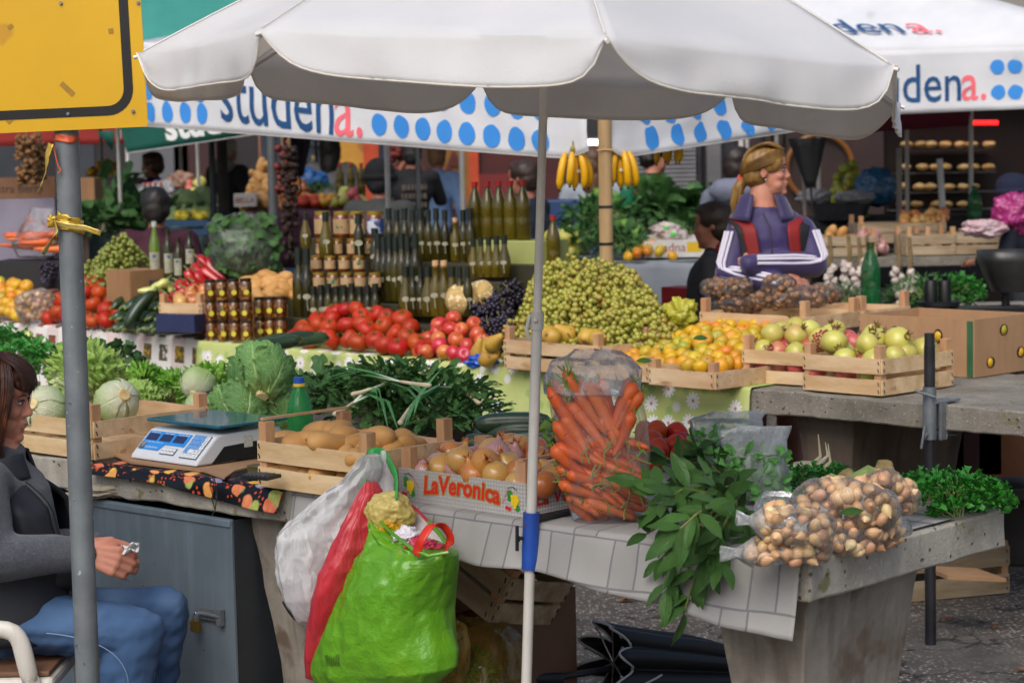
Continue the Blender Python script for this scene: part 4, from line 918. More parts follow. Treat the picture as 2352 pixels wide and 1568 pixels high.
MP=MT(at(595,1118,TZ+.004)-UA*.415,RZA-.01);crate('vegetable_crate','pale wooden crate of potatoes with a bar across its left end','' or 0 if 0 else MP,.415,.30,2,.052,.014,.055,handle=True,group=None)
ML=MT(at(216,1058,TZ+.004),RZA+.0);crate('vegetable_crate','wooden crate full of lettuces in front of the grey sign pole',ML,.52,.42,2,.048,.014,.045)
heap(POT,CF(MP),.035,.375,.04,.265,lambda a,b:.055+.055*(1-abs(2*a-1)**3)*(.75+.25*math.sin(a*7)),.058,40,'brown potato lying in the wooden crate next to the onions','potatoes in the crate',z=.012,seed=3,jz=.03)
heap(POT,CF(MP),.03,.39,.025,.06,lambda a,b:.034,.056,10,'brown potato showing through the gap between the potato crate boards','potatoes low in the crate',s=.85,z=.012,seed=5)
for (x,y,dz,rx,s) in ((735,992,.13,.2,1.05),(790,1003,.135,.4,1.0),(872,1003,.14,1.3,1.0),(690,1018,.118,.1,1.05),(760,1022,.125,.1,1.15),(820,1020,.12,.8,1.05),(905,1030,.11,.2,.9),(948,1022,.11,.3,.8),(655,1010,.105,.5,.85),(715,1008,.13,1.0,.8),(850,1018,.125,.2,.85),(775,985,.145,.9,.85)):
 p=at(x,y,TZ+dz);POT[R_.randrange(3)].place(dirM(p,(R_.uniform(-.3,.3),R_.uniform(-.3,.3),1),s*1.05,rx+RZA),'large potato on top of the pile in the potato crate','potatoes on top of the crate')
def carton():
 M=MT(at(1209,1189,TZ+.006),RZA-.03);L=.44;W=.30;Hh=.080;t=thing('onion_carton','low printed carton tray of onions, lettered in red on a gingham ground','carton',M=M)
 def _ging(T,a):
  tc=T.n('ShaderNodeTexCoord');s=T.n('ShaderNodeSeparateXYZ',{0:(tc,'Object')});
  def ln(i,sc): f=T.math('FRACT',T.math('MULTIPLY',(s,i),sc));g=T.math('FRACT',T.math('MULTIPLY_ADD',(s,i),sc,.3));return T.math('MAXIMUM',T.math('LESS_THAN',f,.13),T.math('LESS_THAN',g,.13))
  return T.mix(T.math('MULTIPLY',T.math('MAXIMUM',T.math('MAXIMUM',ln(0,105.),ln(2,105.)),ln(1,105.)),.75),C4('#e3e0da'),C4('#6c6c6e'))
 G=fabric('gingham_carton',_ging,rough=.5,bump=.03);tk=.005
 for nm,c,sz in (('front_panel',(-L/2,tk/2,Hh/2),(L,tk,Hh)),('end_panel',(-tk/2,W/2,Hh/2-.0006),(tk-.001,W-2*tk,Hh-.0012)),('back_panel',(-L/2,W-tk/2,Hh/2),(L,tk,Hh)),('end_panel',(-L+tk/2,W/2,Hh/2-.0006),(tk-.001,W-2*tk,Hh-.0012)),('base',(-L/2,W/2,.003),(L-.012,W-.012,.004))):
  mb=MB();mb.box(c,sz);mb.build(nm,G if nm!='base' else CARD,t,**LS)
 for x,y in ((-.02,.02),(-L+.02,.02),(-.02,W-.02),(-L+.02,W-.02)):
  mb=MB();a=.024*(1 if x>-.1 else -1);b=.024*(-1 if y<.1 else 1);mb.prism([V((x+a*.6,y+b*.6,.006)),V((x-a*.8,y+b*.6,.006)),V((x-a*.8,y-b*.4,.006)),V((x+a*.6,y-b*.8,.006))],(0,0,Hh+.045));mb.build('corner_post',WOOD2,t,**LS)
 mb=MB();mb.box((-.018,W/2,Hh+.054),(.016,W-.005,.005));mb.build('top_bar',WOOD2,t,**LS)
 RD=mat('print_red','#d02a1c',None,rough=.5);GD=mat('print_gold','#b08c3c',None,rough=.5);YL=mat('print_yellow','#ecc81e',None,rough=.5);GN=mat('print_green','#2f8a3a',None,rough=.5);BK=mat('print_black','#1c1c1c',None,rough=.5)
 F=lambda x,z,o:V((-L+x,-o,z));
 ly=lambda x:.024-.006*(x/.26)+.012*math.sin(x*9)
 text('LaVeronica',.062,GD,lambda x,y:F(.090+x*.92,ly(x)+y,.0012),'lettering',t,local=True,cuts=0,bold=.0042,space=1.02,shear=.12);text('LaVeronica',.062,RD,lambda x,y:F(.090+x*.92,ly(x)+y,.002),'lettering',t,local=True,cuts=0,bold=.0016,space=1.02,shear=.12)
 for x0 in (.018,L-.062):
  mb=MB()
  for k,(a,b) in enumerate(((0,.05),(.008,.052),(.016,.05),(.002,.042),(.011,.043),(.019,.042),(.006,.034),(.014,.035),(.010,.027),(.002,.034))): mb.lathe([(0,0),(.0052,0)],12,Matrix.Translation(F(x0+.018+a,b-.004,.0018+.0002*k))@Matrix.Rotation(PI/2,4,'X'))
  mb.build('grape_print',YL,t,**LS);mb=MB()
  for a,b,r in ((.010,.052,.010),(.034,.02,.009),(.008,.040,.007)): mb.lathe([(0,0),(r,0)],7,Matrix.Translation(F(x0+a,b,.0014))@Matrix.Rotation(PI/2,4,'X'))
  mb.build('leaf_print',GN,t,**LS);mb=MB()
  for a,b in ((.000,.018),(.009,.016)): mb.lathe([(0,0),(.0052,0)],12,Matrix.Translation(F(x0+a,b,.0018))@Matrix.Rotation(PI/2,4,'X'))
  mb.build('cherry_print',RD,t,**LS);mb=MB();mb.tube([F(x0+.004,.066,.0016),F(x0+.02,.070,.0016),F(x0+.034,.062,.0016)],.0014,4,flat=.3);mb.build('twig_print',BK,t,**LS)
  text('che bontà!!',.010,RD,lambda x,y,x0=x0:F(x0-.012+x*.45-y*.8,.026+x*.85+y*.3,.002) if x0>.1 else F(x0+.030+x*.6+y*.6,.066-x*.7+y*.3,.002),'lettering',t,local=True,cuts=0)
 text('La Veronica',.050,RD,lambda x,y:V((.002,.03+x,.024+y)),'lettering',t,local=True,cuts=0,bold=.001,shear=.12)
 return M
MV=carton()
hh=lambda a,b:.045+.06*(1-abs(2*a-1)**2.5)*(.55+.6*b)
heap(ONI,CF(MV),.03,.42,.03,.27,hh,.056,46,lambda i,p:'onion in the heap on the red lettered gingham tray','onions in the printed tray',z=.012,seed=11,tilt=1.3,jz=.012)
heap(ONI[:3],CF(MV),-.02,.06,.05,.28,lambda a,b:.05+.035*b,.052,9,'onion at the right end of the tray behind the parasol pole','onions at the end of the tray',z=.02,seed=12,tilt=1.2)
for (x,y,dz,k,r) in ((1085,1085,.085,0,(.2,.5,0)),(1010,1070,.08,3,(.3,-.4,1)),(1140,1048,.12,3,(-.5,.2,0)),(1115,1062,.115,0,(1.2,.3,0)),(1060,1060,.11,2,(.4,.3,2)),(1150,1080,.085,1,(.6,.9,0)),(965,1085,.06,1,(.4,.8,0)),(1035,1045,.105,0,(.9,0,2))): ONI[k].place(TRS(at(x,y,TZ+dz),r,1.04),'large onion on top of the heap on the printed tray','onions on top of the tray')
for k,(x,y,d) in enumerate(((1180,1035,(1,.3,-.2)),(1150,1030,(1,.1,.1)),(1200,1045,(.9,.4,-.3)))): CAR[0].place(dirM(at(x,y,TZ+.11),d,1.0),'loose carrot lying behind the onions on the printed tray','carrots behind the onions')
def put(K,px,py,z,rot,s,label,grp): return K.place(TRS(at(px,py,z),rot,s),label,grp)
g1='lettuces on the nearest table'
put(LET,205,858,TZ+.20,(.7,.25,2.2),.98,'biggest pale green lettuce on top of the pile behind the sign pole',g1)
put(CABK,268,922,TZ+.135,(-2.0,.25,.5),.82,'upturned lettuce heart showing its round cut stem right of the sign pole',g1)
put(CABK,100,942,TZ+.125,(-2.0,-.1,-.3),.85,'upturned lettuce heart behind the face of the seated woman',g1)
put(LET,165,935,TZ+.10,(1.2,.3,1.),.62,'small lettuce in the crate hidden partly by the sign pole',g1)
put(LETFK,330,884,TZ+.09,(1.2,.2,.2),.72,'frilly lettuce lying on its side behind the crate corner post',g1)
put(LETFK,478,893,TZ+.095,(-.9,.15,.5),.9,'dark frilly lettuce facing forward above the blue scale plate',g1)
put(CABK,455,880,TZ+.125,(-.9,.2,0),.7,'pale cabbage heart peeping over the dark frilly lettuce','cabbages on the nearest table')
put(CABK,462,935,TZ+.055,(-.5,.3,0),.68,'pale round cabbage between the crate and the scale plate','cabbages on the nearest table')
put(CABK,365,905,TZ+.055,(.3,.1,0),.62,'pale cabbage half hidden by the back board of the lettuce crate','cabbages on the nearest table')
put(CABK,310,902,TZ+.06,(.3,.1,2),.6,'pale cabbage nearest the back post of the lettuce crate','cabbages on the nearest table')
put(LETFK,400,888,TZ+.08,(.7,-.2,3.2),.68,'ruffled lettuce between the other two frilly ones',g1);put(LET,330,918,TZ+.06,(.9,.3,2),.6,'small pale lettuce at the back board of the crate',g1);put(LETFK,528,905,TZ+.06,(.2,.2,1),.72,'small frilly lettuce left of the savoy cabbages',g1)
g2='savoy cabbages on the nearest table'
put(SAVK,598,852,TZ+.19,(-.75,.25,.4),.98,'topmost savoy cabbage with a pointed veined leaf',g2);put(SAVK,548,938,TZ+.075,(-.95,-.1,.2),.92,'savoy cabbage right behind the blue scale plate',g2);put(SAVK,648,930,TZ+.075,(-.8,.3,1.4),.88,'savoy cabbage left of the green bottle',g2);put(SAVK,670,895,TZ+.07,(-.3,.3,2.4),.72,'savoy cabbage farthest back, behind the green bottle',g2)
put(PARK,60,850,TZ+.05,(.3,0,.4),1.35,'big bunch of parsley above the head of the seated woman','parsley on the nearest table');put(PARK,5,812,TZ+.10,(.3,.2,1.4),1.3,'parsley bunch cut by the left edge of the photo','parsley on the nearest table');put(PARK,110,862,TZ+.02,(.2,.3,.4),.95,'parsley sprays left of the big pale lettuce','parsley on the nearest table')
put(CHAK,272,835,TZ+.14,(-.4,.5,.2),.5,'dark chard leaves behind the biggest lettuce','chard on the nearest table');put(CHAK,735,925,TZ+.02,(-.2,.0,.2),.8,'upright chard with pale ribs right of the green bottle','chard on the nearest table')
for (x,y,rz,l) in ((62,760,0,'yellow pepper pair standing behind the parsley, left one'),(84,785,1,'yellow pepper nearest the sign pole behind the parsley'),(70,775,2,'yellow pepper half covered by parsley')): PEY[0].place(TRS(at(x,y,TZ+.13),(.15,-.2,rz),.95),l,'yellow peppers behind the parsley')
for k in range(5):
 mb=MB();p=at(118+R_.uniform(-8,22),848+k*6,TZ+.03+.01*(k%2));mb.tube([p,p+V((.10,.05,.004))],[.010,.008],8);mb.build('leek_stem',STEMG,None,tag=('pale cut leek stem left of the biggest lettuce','leek','leek stems'))
for k,(x,y,dz,s,rx) in enumerate(((800,950,.03,1.0,0),(900,965,.02,1.05,.6),(1000,970,.02,1.0,1.4),(1070,975,.0,.85,2),(850,910,.08,.95,2.5),(950,905,.10,1.0,.9),(1030,930,.06,.9,3),(900,885,.13,.8,4),(790,905,.06,.8,5))):
 p=at(x,y,TZ+dz);ROCK.place(TRS(p,(R_.uniform(-.2,.2),R_.uniform(-.2,.2),rx),(s*1.05,s*1.05,s*.85)),'tangled bunch of rocket leaves in the green heap behind the potato crate','rocket bunches in the heap')
def spring_onion(pts,label):
 t=thing('spring_onion',label,'spring onion','spring onions in the green heap',loc=pts[0]);mb=MB();P_=[V(p) for p in pts];mb.tube(P_[:3],[.008,.0055,.0045],8);mb.ell(P_[0],(.009,.009,.008));mb.build('white_shank',WHITEROOT,t)
 mb=MB()
 for k in range(4):
  o=V((R_.uniform(-.02,.02),R_.uniform(-.02,.02),R_.uniform(-.005,.03)));mb.tube([P_[2]]+[q+o*(i+1)*.6 for i,q in enumerate(P_[3:])],[.0045]+[.006]*(len(P_)-4)+[.001],6,flat=.4)
 mb.build('leaves',ONG,t)
A=lambda x,y,z:at(x,y,TZ+z)
spring_onion([A(985,885,.17),A(960,882,.172),A(920,876,.17),A(860,868,.17),A(800,866,.165),A(752,885,.15)],'spring onion lying on the heap, white bulb pointing right');spring_onion([A(920,970,.075),A(935,945,.09),A(955,920,.11),A(975,890,.14),A(1000,860,.17)],'spring onion standing askew, white shank at the front of the heap')
spring_onion([A(1100,925,.08),A(1075,905,.10),A(1050,890,.12),A(1000,900,.13),A(960,935,.11),A(950,985,.06)],'spring onion arching over the right shoulder of the heap');spring_onion([A(812,905,.12),A(830,900,.13),A(850,893,.14),A(900,885,.15),A(940,905,.13),A(985,960,.07)],'spring onion whose leaves sprawl over the left of the heap');spring_onion([A(770,950,.08),A(790,940,.09),A(810,925,.10),A(850,905,.12),A(880,920,.11),A(895,980,.06)],'spring onion with its shank beside the crate bar')
for k,(x,y,z,l) in enumerate(((1178,972,.075,1.15),(1150,1000,.03,.95),(1195,1002,.035,1.05),(1232,1008,.03,1.05),(1125,1010,.025,.8))): ZUC[k%2].place(dirM(A(x,y,z),(-UA*.85+VA*.45+V((0,0,.05))),(1.25,1.25,l*1.05),k),'dark zucchini behind the onion tray'+(', on top of the others' if k==0 else ''),'zucchini behind the onions')
SQM=mat('green_squash_skin','#4c6a1e','#7f9a34',6,.4,.2,30,rand=.2)
mb=MB();mb.lathe([(0,-.02),(.018,-.018),(.026,-.004),(.024,.010),(.012,.018),(0,.019)],18,None,lambda a,z:1+.12*math.cos(6*a));c=MB();c.tube([V((0,0,.015)),V((.003,0,.03))],.005,6)
SQ=proto('small_squash','squash',[('fruit',mb,SQM,{}),('stalk',c,MATS['zucchini_stalk'],{})])
for (x,y,z) in ((1258,985,.06),(1272,1000,.04),(1255,1010,.03),(1278,975,.06)): SQ.place(TRS(A(x,y,z),rrot(.4),1.1),'small ribbed green squash between the pole and the carrot bag','small squashes')
def pet(name,label,p,h,r,col,capc,cat='bottle',group=None,fill=None,neck=.3,tag=None):
 t=thing(name,label,cat,group,loc=p);BM=mat('pet_'+col[1:],col,None,rough=.12,spec=.6,alpha=.72,transl=.35);mb=MB()
 pr=[(0,.006),(r*.6,0),(r*.95,.004),(r,.02),(r,h*.30),(r*.96,h*.32),(r,h*.34),(r,h*.60),(r*.9,h*.68),(r*.55,h*.82),(r*.36,h*.88),(r*.36,h*.93)]
 mb.lathe(pr,24,Matrix.Translation(p));mb.build('body',BM,t,angle=60)
 mb=MB();mb.lathe([(0,h*.922),(r*.40,h*.922),(r*.40,h),(0,h)],20,Matrix.Translation(p));mb.build('cap',mat('cap_'+capc[1:],capc,None,rough=.4),t,angle=30,smooth=True)
 if fill: mb=MB();mb.lathe([(0,.01),(r*.9,.012),(r*.93,h*fill),(0,h*fill)],20,Matrix.Translation(p));mb.build('liquid',mat('liq_'+col[1:],col,None,rough=.1,alpha=.6),t,angle=30)
 return t
t=pet('water_bottle','green plastic bottle with a blue cap behind the potato crate',at(692,1052,TZ+.004),.232,.037,'#2f9a52','#2458b8',fill=.2)
mb=MB();mb.lathe([(.0165,.0),(.0168,.008),(.0160,.009)],18,Matrix.Translation(at(692,1052,TZ+.004)+V((0,0,.206))));mb.build('cap_ring',mat('ring_yellow','#e0b52a',None,rough=.4),t)
def bagrows(rows,P0,N): # rows: (py,px0,px1,half depth)
 o=[]
 for py,a,b,dp in rows:
  l=onto(a,py,P0,N);r=onto(b,py,P0,N);o.append(((l+r)/2,(r-l)/2,N*dp))
 return o
def resamp(rows,n):
 o=[]
 for i in range(n+1):
  k=i/n*(len(rows)-1);j=min(len(rows)-2,int(k));f=k-j;f=f*f*(3-2*f)*.5+f*.5
  o.append(tuple(V(rows[j][q]).lerp(V(rows[j+1][q]),f) for q in range(3)))
 return o
def crumple(amp,sc,seed,vert=.35):
 def fn(a,t,p):
  q=V((p.x*sc,p.y*sc,p.z*sc*vert));n1=noise.noise(q+V((seed,0,0)));n2=noise.noise(q*2.3+V((0,seed,0)))
  return V((math.cos(a),-abs(math.sin(a)),0))*0+V((n1,noise.noise(q+V((9,seed,4))),n2*.5))*amp+V((noise.noise(q*2.7),noise.noise(q*3.1),0))*amp*.45
 return fn
FILM=film('clear_bag_film',haze=.13,gloss=.6,rough=.10);FILM2=film('clear_herb_film',haze=.42,hazecol='#e6ecea');FILM3=film('set_bag_film',haze=.15,gloss=.8,rough=.10)
NYc=V((0,1,0))
def loftbag(name,label,cat,rows,P0,N,m,amp=.008,sc=22,seed=1,n=48,nr=40,group=None,cap1=False,pw=2.3,parent=None,vert=.35):
 mb=MB();mb.loft(resamp(bagrows(rows,P0,N),nr),n,pw,True,cap1,fn=crumple(amp,sc,seed,vert));return mb.build(name,m,parent,**AS,tag=(label,cat,group) if not parent else None)
pb=at(1400,1196,TZ+.004)
CBAG=loftbag('carrot_bag','tall clear plastic bag packed with carrots on the check cloth','bag',[(1210,1345,1470,.02),(1195,1318,1484,.06),(1150,1300,1492,.08),(1100,1290,1494,.085),(1050,1282,1494,.085),(1000,1274,1488,.08),(950,1264,1478,.075),(900,1258,1466,.065),(866,1260,1458,.04),(846,1258,1462,.030),(825,1290,1445,.012),(803,1325,1418,.004)],pb,NYc,FILM,.009,20,3)
loftbag('bag_mouth','','bag',[(905,1254,1468,.066),(880,1250,1466,.055),(862,1248,1470,.045),(848,1254,1474,.040),(838,1266,1466,.034),(822,1290,1448,.020),(803,1318,1424,.006)],pb,NYc,film('bag_mouth_film',haze=.42,wr=14),.014,24,9,60,30,parent=CBAG)
RC=random.Random(5)
for row in range(15):
 yy=925+row*18;t_=(yy-925)/260;l=1268+34*t_;r=1462+22*t_
 for k in range(5):
  x=l+26+(r-l-50)*(k+.5+RC.uniform(-.3,.3))/5;Yo=pb.y+RC.uniform(-.055,.02)*(1 if row>0 else .3);p=atd(x,yy+RC.uniform(-6,6),Yo)
  if yy<1010: d=V((RC.uniform(.35,.65) if k<4 else RC.uniform(-.6,-.3),RC.uniform(-.2,.1),-1))
  else: d=V((RC.uniform(.5,1.),RC.uniform(-.5,.2),RC.uniform(-.7,-.1)))
  L=.74 if yy<1010 else .66
  if yy>1140: L=.55
  CAR[RC.randrange(3)].place(dirM(p,-d,(.88,.88,L),RC.uniform(0,6)),'carrot packed inside the tall clear bag','carrots in the clear bag')
for k,(x,y,d,s) in enumerate(((1345,925,(.55,-.1,-.85),1.25),(1390,945,(.5,-.1,-.86),1.3),(1310,965,(.5,-.1,-.86),1.15),(1355,985,(.6,-.1,-.8),1.1),(1432,935,(-.4,-.1,-.9),1.0),(1440,965,(-.5,0,-.85),.95),(1320,1020,(.6,-.1,-.7),1.0),(1310,1060,(.7,0,-.6),.9),(1350,1130,(.9,-.1,-.35),.9),(1400,1170,(.9,-.1,-.3),.9),(1420,1110,(.8,-.3,-.4),.8))):
 CAR[k%3].place(dirM(atd(x,y,pb.y-.040),-V(d),(1.0,1.0,s*.82),k),'long carrot pressed against the front of the clear bag','carrots at the front of the bag')
CTM=mat('carrot_tops','#5d7d30','#86a04a',20,.6)
for k in range(46):
 if k<38: p=atd(1400+RC.uniform(-55,75),1060+RC.uniform(-60,110),pb.y-.070);q=p+V((RC.uniform(-.035,.035),RC.uniform(-.01,.01),RC.uniform(-.06,.03)));m_=(p+q)/2+V((RC.uniform(-.012,.012),0,RC.uniform(-.012,.012)))
 else: p=atd(1296+RC.uniform(-10,20),890+RC.uniform(-15,40),pb.y-.05);m_=p+V((.01,0,.03));q=p+V((RC.uniform(-.02,.03),0,.055))
 MB().tube([p,m_,q],.0017,5).build('carrot_stalk',CTM,None,tag=('thin green carrot stalk inside the tall clear bag','carrot stalk','carrot stalks in the clear bag'))
heap(TOM,lambda u,v,z:V((0,0,0))+at(1480+110*u,1092-14*v,TZ)+V((0,.14*v,z-TZ)),0,1,0,1,lambda a,b:.035+.075*(1-abs(a-.4)*1.1)*b,.055,14,'plum tomato in the small heap right of the carrot bag','tomatoes by the carrot bag',s=.85,seed=4,tilt=1.4)
def herbbag(rows,base,label,seed,fillrows):
 b=at(base[0],base[1],TZ+.004);o=loftbag('herb_bag',label,'bag',rows,b,NYc,FILM2,.007,24,seed,44,30);loftbag('bag_mouth','','bag',[(y,x0-2,x1+2,dp+.004) for y,x0,x1,dp in rows[-4:]],b,NYc,MATS['bag_mouth_film'],.006,26,seed+3,44,20,parent=o)
 rr=random.Random(seed)
 mb=MB()
 for k in range(260):
  j=rr.random()*(len(fillrows)-1);i=int(j);f=j-i;y=fillrows[i][0]*(1-f)+fillrows[i+1][0]*f;x0=fillrows[i][1]*(1-f)+fillrows[i+1][1]*f;x1=fillrows[i][2]*(1-f)+fillrows[i+1][2]*f
  p=atd(rr.uniform(x0,x1),y,b.y+rr.uniform(-.05,.045));leaf(mb,p,(rr.uniform(-1,1),rr.uniform(-.5,.3),rr.uniform(-.3,1)),(rr.uniform(-.5,.5),-1,.4),rr.uniform(.025,.045),.026,.7,.3,3,5,'lobed',k)
 mb.build('rocket_bunch',mat('bright_rocket','#4a8a3a','#64a850',7,.45,transl=.2),None,angle=180,tag=('rocket leaves packed inside the '+label.split(' standing')[0],'herbs'))
herbbag([(1100,1600,1740,.03),(1060,1592,1755,.05),(1010,1592,1760,.05),(975,1586,1752,.03),(962,1584,1750,.012),(944,1640,1760,.003)],(1670,1100),'back clear bag of rocket standing behind the bay twigs',6,[(1090,1610,1720),(1040,1602,1700),(1000,1602,1690)])
herbbag([(1160,1690,1805,.03),(1130,1670,1815,.05),(1080,1660,1814,.055),(1040,1655,1808,.045),(1010,1652,1806,.02),(990,1650,1815,.006),(978,1690,1817,.003)],(1740,1158),'front clear bag of rocket standing behind the bay twigs, open mouth right',8,[(1150,1695,1800),(1100,1672,1800),(1040,1670,1795)])
def setbag(c,r,rz,n,label,seed,knot=None,m=FILM3,tilt=0):
 R=Matrix.Rotation(rz,3,'Z')@Matrix.Rotation(tilt,3,'Y');rr=random.Random(seed);pts=[];k=0
 t=thing('onion_set_bag',label,'bag',loc=c);mb=MB()
 mb.grid(lambda s,q:V((0,0,0)),1,1);mb.__init__()
 N=30;rows=[]
 for j in range(17):
  a=-PI/2+PI*j/16;rows.append((V((0,0,0)),V((0,0,0)),V((0,0,0))))
 def P(a,e,k=1.0):
  ce,se=math.cos(e),math.sin(e);x=math.copysign(abs(math.cos(a))**.8,math.cos(a))*abs(ce)**.7;y=math.copysign(abs(math.sin(a))**.8,math.sin(a))*abs(ce)**.7;z=math.copysign(abs(se)**.85,se)
  return V((x*r[0],y*r[1],z*r[2]))*k
 def fn(s,q):
  p=P(2*PI*s,-PI/2+PI*q,1.0);w=p*(1+.22*noise.noise(p*13+V((0,seed,0))))+noise.noise_vector(p*30+V((seed,0,0)))*.012
  if w.z<-r[2]*.82: w.z=-r[2]*.82
  return c+R@w+V((0,0,0))
 mb.grid(fn,44,26,True);mb.build('film',m,t,**AS)
 if knot:
  d=V(knot);e=c+R@V((-r[0]*.95,0,0)) ;mb=MB();mb.loft([(e-d*.015,V((0,.0,.034)),V((.0,.028,0))),(e+d*.010,V((0,0,.016)),V((.006,.014,0))),(e+d*.02,V((0,0,.008)),V((.004,.008,0))),(e+d*.035,V((0,0,.014)),V((.008,.014,0))),(e+d*.05,V((0,0,.017)),V((.004,.012,0)))],20,2,False,False,fn=crumple(.006,40,seed));mb.build('tied_neck',film('milky_film',haze=.55),t,**AS)
 while len(pts)<n and k<6000:
  k+=1;p=P(rr.uniform(0,2*PI),math.asin(rr.uniform(-.75,1)),rr.uniform(.72,.86))
  w=c+R@p
  if p.y*1>r[1]*.75 and p.z<0: continue
  if all((w-o).length>.0185 for o in pts): pts.append(w)
 for w in pts: SHA[rr.randrange(len(SHA))].place(TRS(w,rrot(),rr.uniform(.72,1.0)),"dried fig, "+label.replace("clear bag of dried figs","bag") if len(SHA)==2 else "onion set inside the "+label.split(',')[0],"inside the "+label)
setbag(A(1995,1226,.032),(.125,.055,.036),math.atan2(VA.y,VA.x),48,'lowest flat bag of onion sets, along the bare table end',21)
setbag(A(1945,1158,.10),(.112,.062,.056),-.25,62,'fullest clear bag of onion sets, lying on top with a bay leaf inside',22,tilt=.12)
setbag(A(2045,1132,.085),(.076,.05,.040),.5,34,'back bag of onion sets, next to the parsley',23,tilt=.5)
setbag(A(1812,1266,.030),(.095,.05,.030),.05,34,'flat bag of onion sets at the cloth edge, white knot on its left',24,(-1,-.1,.0))
setbag(A(1828,1208,.085),(.086,.052,.043),.1,44,'upright bag of onion sets at the cloth edge, with a milky twisted neck',25,(-.8,.2,.15),tilt=.15)
mb=MB();leaf(mb,A(1918,1168,.12)+V((0,-.045,0)),(1,.1,.05),(0,-1,.3),.055,.02,.3,0,4,8,'bay');mb.build('bay_leaf',BAYM,None,angle=180,tag=('single bay leaf lying on the fullest bag of onion sets','leaf'))
loftbag('empty_bag','crumpled empty clear bag lying behind the knotted onion set bags','bag',[(1195,1722,1836,.03),(1170,1725,1838,.04),(1145,1740,1832,.03),(1126,1760,1812,.01)],A(1790,1190,.02),NYc,film('milky_film2',haze=.3),.008,30,31,36,16)
def bay(pts,label,seed,n=15,s=1.0):
 rr=random.Random(seed);t=thing('bay_twig',label,'bay twig','bay twigs on the check cloth',loc=pts[0]);P_=[V(p) for p in pts];mb=MB();mb.tube(P_,[.0035*(1-.6*i/len(P_)) for i in range(len(P_))],6);mb.build('stem',mat('bay_stem','#5d6a34','#7a7a3c',20,.7),t);mb=MB()
 for k in range(n):
  f=(.12+.88*k/(n-1))*(len(P_)-1);i=min(len(P_)-2,int(f));p=P_[i].lerp(P_[i+1],f-i);d=(P_[i+1]-P_[i]).normalized();sd=V((rr.uniform(-1,1),rr.uniform(-.9,.5),rr.uniform(-.6,.7)));sd=(sd-d*sd.dot(d)).normalized()
  dd=d*rr.uniform(.5,1.)+sd*rr.uniform(.5,1.)
  if k==n-1: dd=d
  L=rr.uniform(.056,.09)*s;leaf(mb,p,dd,V((rr.uniform(-.7,.7),-.6,rr.uniform(.2,1))),L,L*.40,rr.uniform(-.2,.6),.05,4,8,'bay',k,fold=.12)
 mb.build('leaves',BAYM,t,angle=180)
B_=lambda x,y,z,f=0:at(x,y,TZ+z)+V((0,f,0))
HG=lambda x,y:onto(x,y,PA(0,-.055),VA)
bay([B_(1690,1130,.03),B_(1640,1110,.07),B_(1580,1085,.10),B_(1530,1050,.14)],'bay twig reaching up towards the tomatoes',1,18);bay([B_(1690,1135,.03),B_(1600,1130,.08),B_(1530,1130,.10),B_(1470,1110,.11)],'bay twig reaching left to the carrot bag, top one',2,20,1.1);bay([B_(1690,1140,.03),B_(1620,1170,.06),B_(1550,1190,.05),B_(1485,1225,.03)],'bay twig lying left over the cloth corner below the carrots',3,18)
bay([B_(1680,1140,.05),B_(1620,1190,.07),HG(1580,1250),HG(1545,1310),HG(1530,1360)],'bay twig drooping over the edge, left hand one',4,18,1.0);bay([B_(1680,1150,.06),B_(1630,1200,.06),HG(1610,1280),HG(1590,1340),HG(1572,1405)],'longest bay twig hanging lowest over the table edge',5,20,1.0);bay([B_(1690,1150,.05),B_(1650,1200,.06),B_(1640,1245,.02),HG(1660,1290)],'bay twig drooping over the edge, right hand one',6,16);bay([B_(1690,1150,.05),B_(1700,1190,.04),B_(1710,1225,.02),B_(1735,1250,.01)],'bay twig pointing right at the knotted onion set bag',7,16)
bay([B_(1700,1130,.04),B_(1660,1090,.08),B_(1610,1050,.12),B_(1600,1025,.15)],'upright bay twig in front of the herb bags',8,16);bay([B_(1690,1140,.07),B_(1620,1130,.12),B_(1570,1120,.12),B_(1520,1160,.09)],'bay twig in the middle of the pile, uppermost',10,18,1.1)
bay([B_(1700,1120,.06),B_(1650,1150,.11),B_(1600,1180,.11),B_(1560,1215,.08)],'bay twig across the front of the pile',12,20,1.1);bay([B_(1710,1160,.05),B_(1670,1190,.08),HG(1640,1250),HG(1625,1310)],'bay twig drooping over the edge, second from the right',13,16);bay([B_(1700,1110,.05),B_(1660,1120,.12),B_(1620,1100,.14),B_(1575,1060,.13)],'bay twig at the top of the pile, behind the middle one',14,18)
bay([B_(1690,1160,.05),B_(1610,1210,.08),HG(1560,1240),HG(1515,1285)],'bay twig drooping over the check cloth at far left',11,16,.95)
for k,(x,y,d) in enumerate(((1845,1075,(1,.1,.1)),(1860,1085,(.9,.2,.05)),(1830,1082,(.95,-.1,.2)))):
 t=thing('parsley_root','pale parsley root with a curling tail behind the onion set bags','parsley root','parsley roots',loc=A(x,y,.05));p=A(x-25,y,.05);dd=V(d);mb=MB();mb.tube([p,p+dd*.03,p+dd*.07,p+dd*.09+V((0,0,.02)),p+dd*.085+V((0,0,.055+.01*k))],[.015,.016,.009,.004,.001],9);mb.jit(.002,60);mb.build('root',WHITEROOT,t)
CEL=mat('celeriac_skin','#b8a273','#8f7a4c',14,.85,.5,70,spots=('#6b5a38',24,.6,.08))
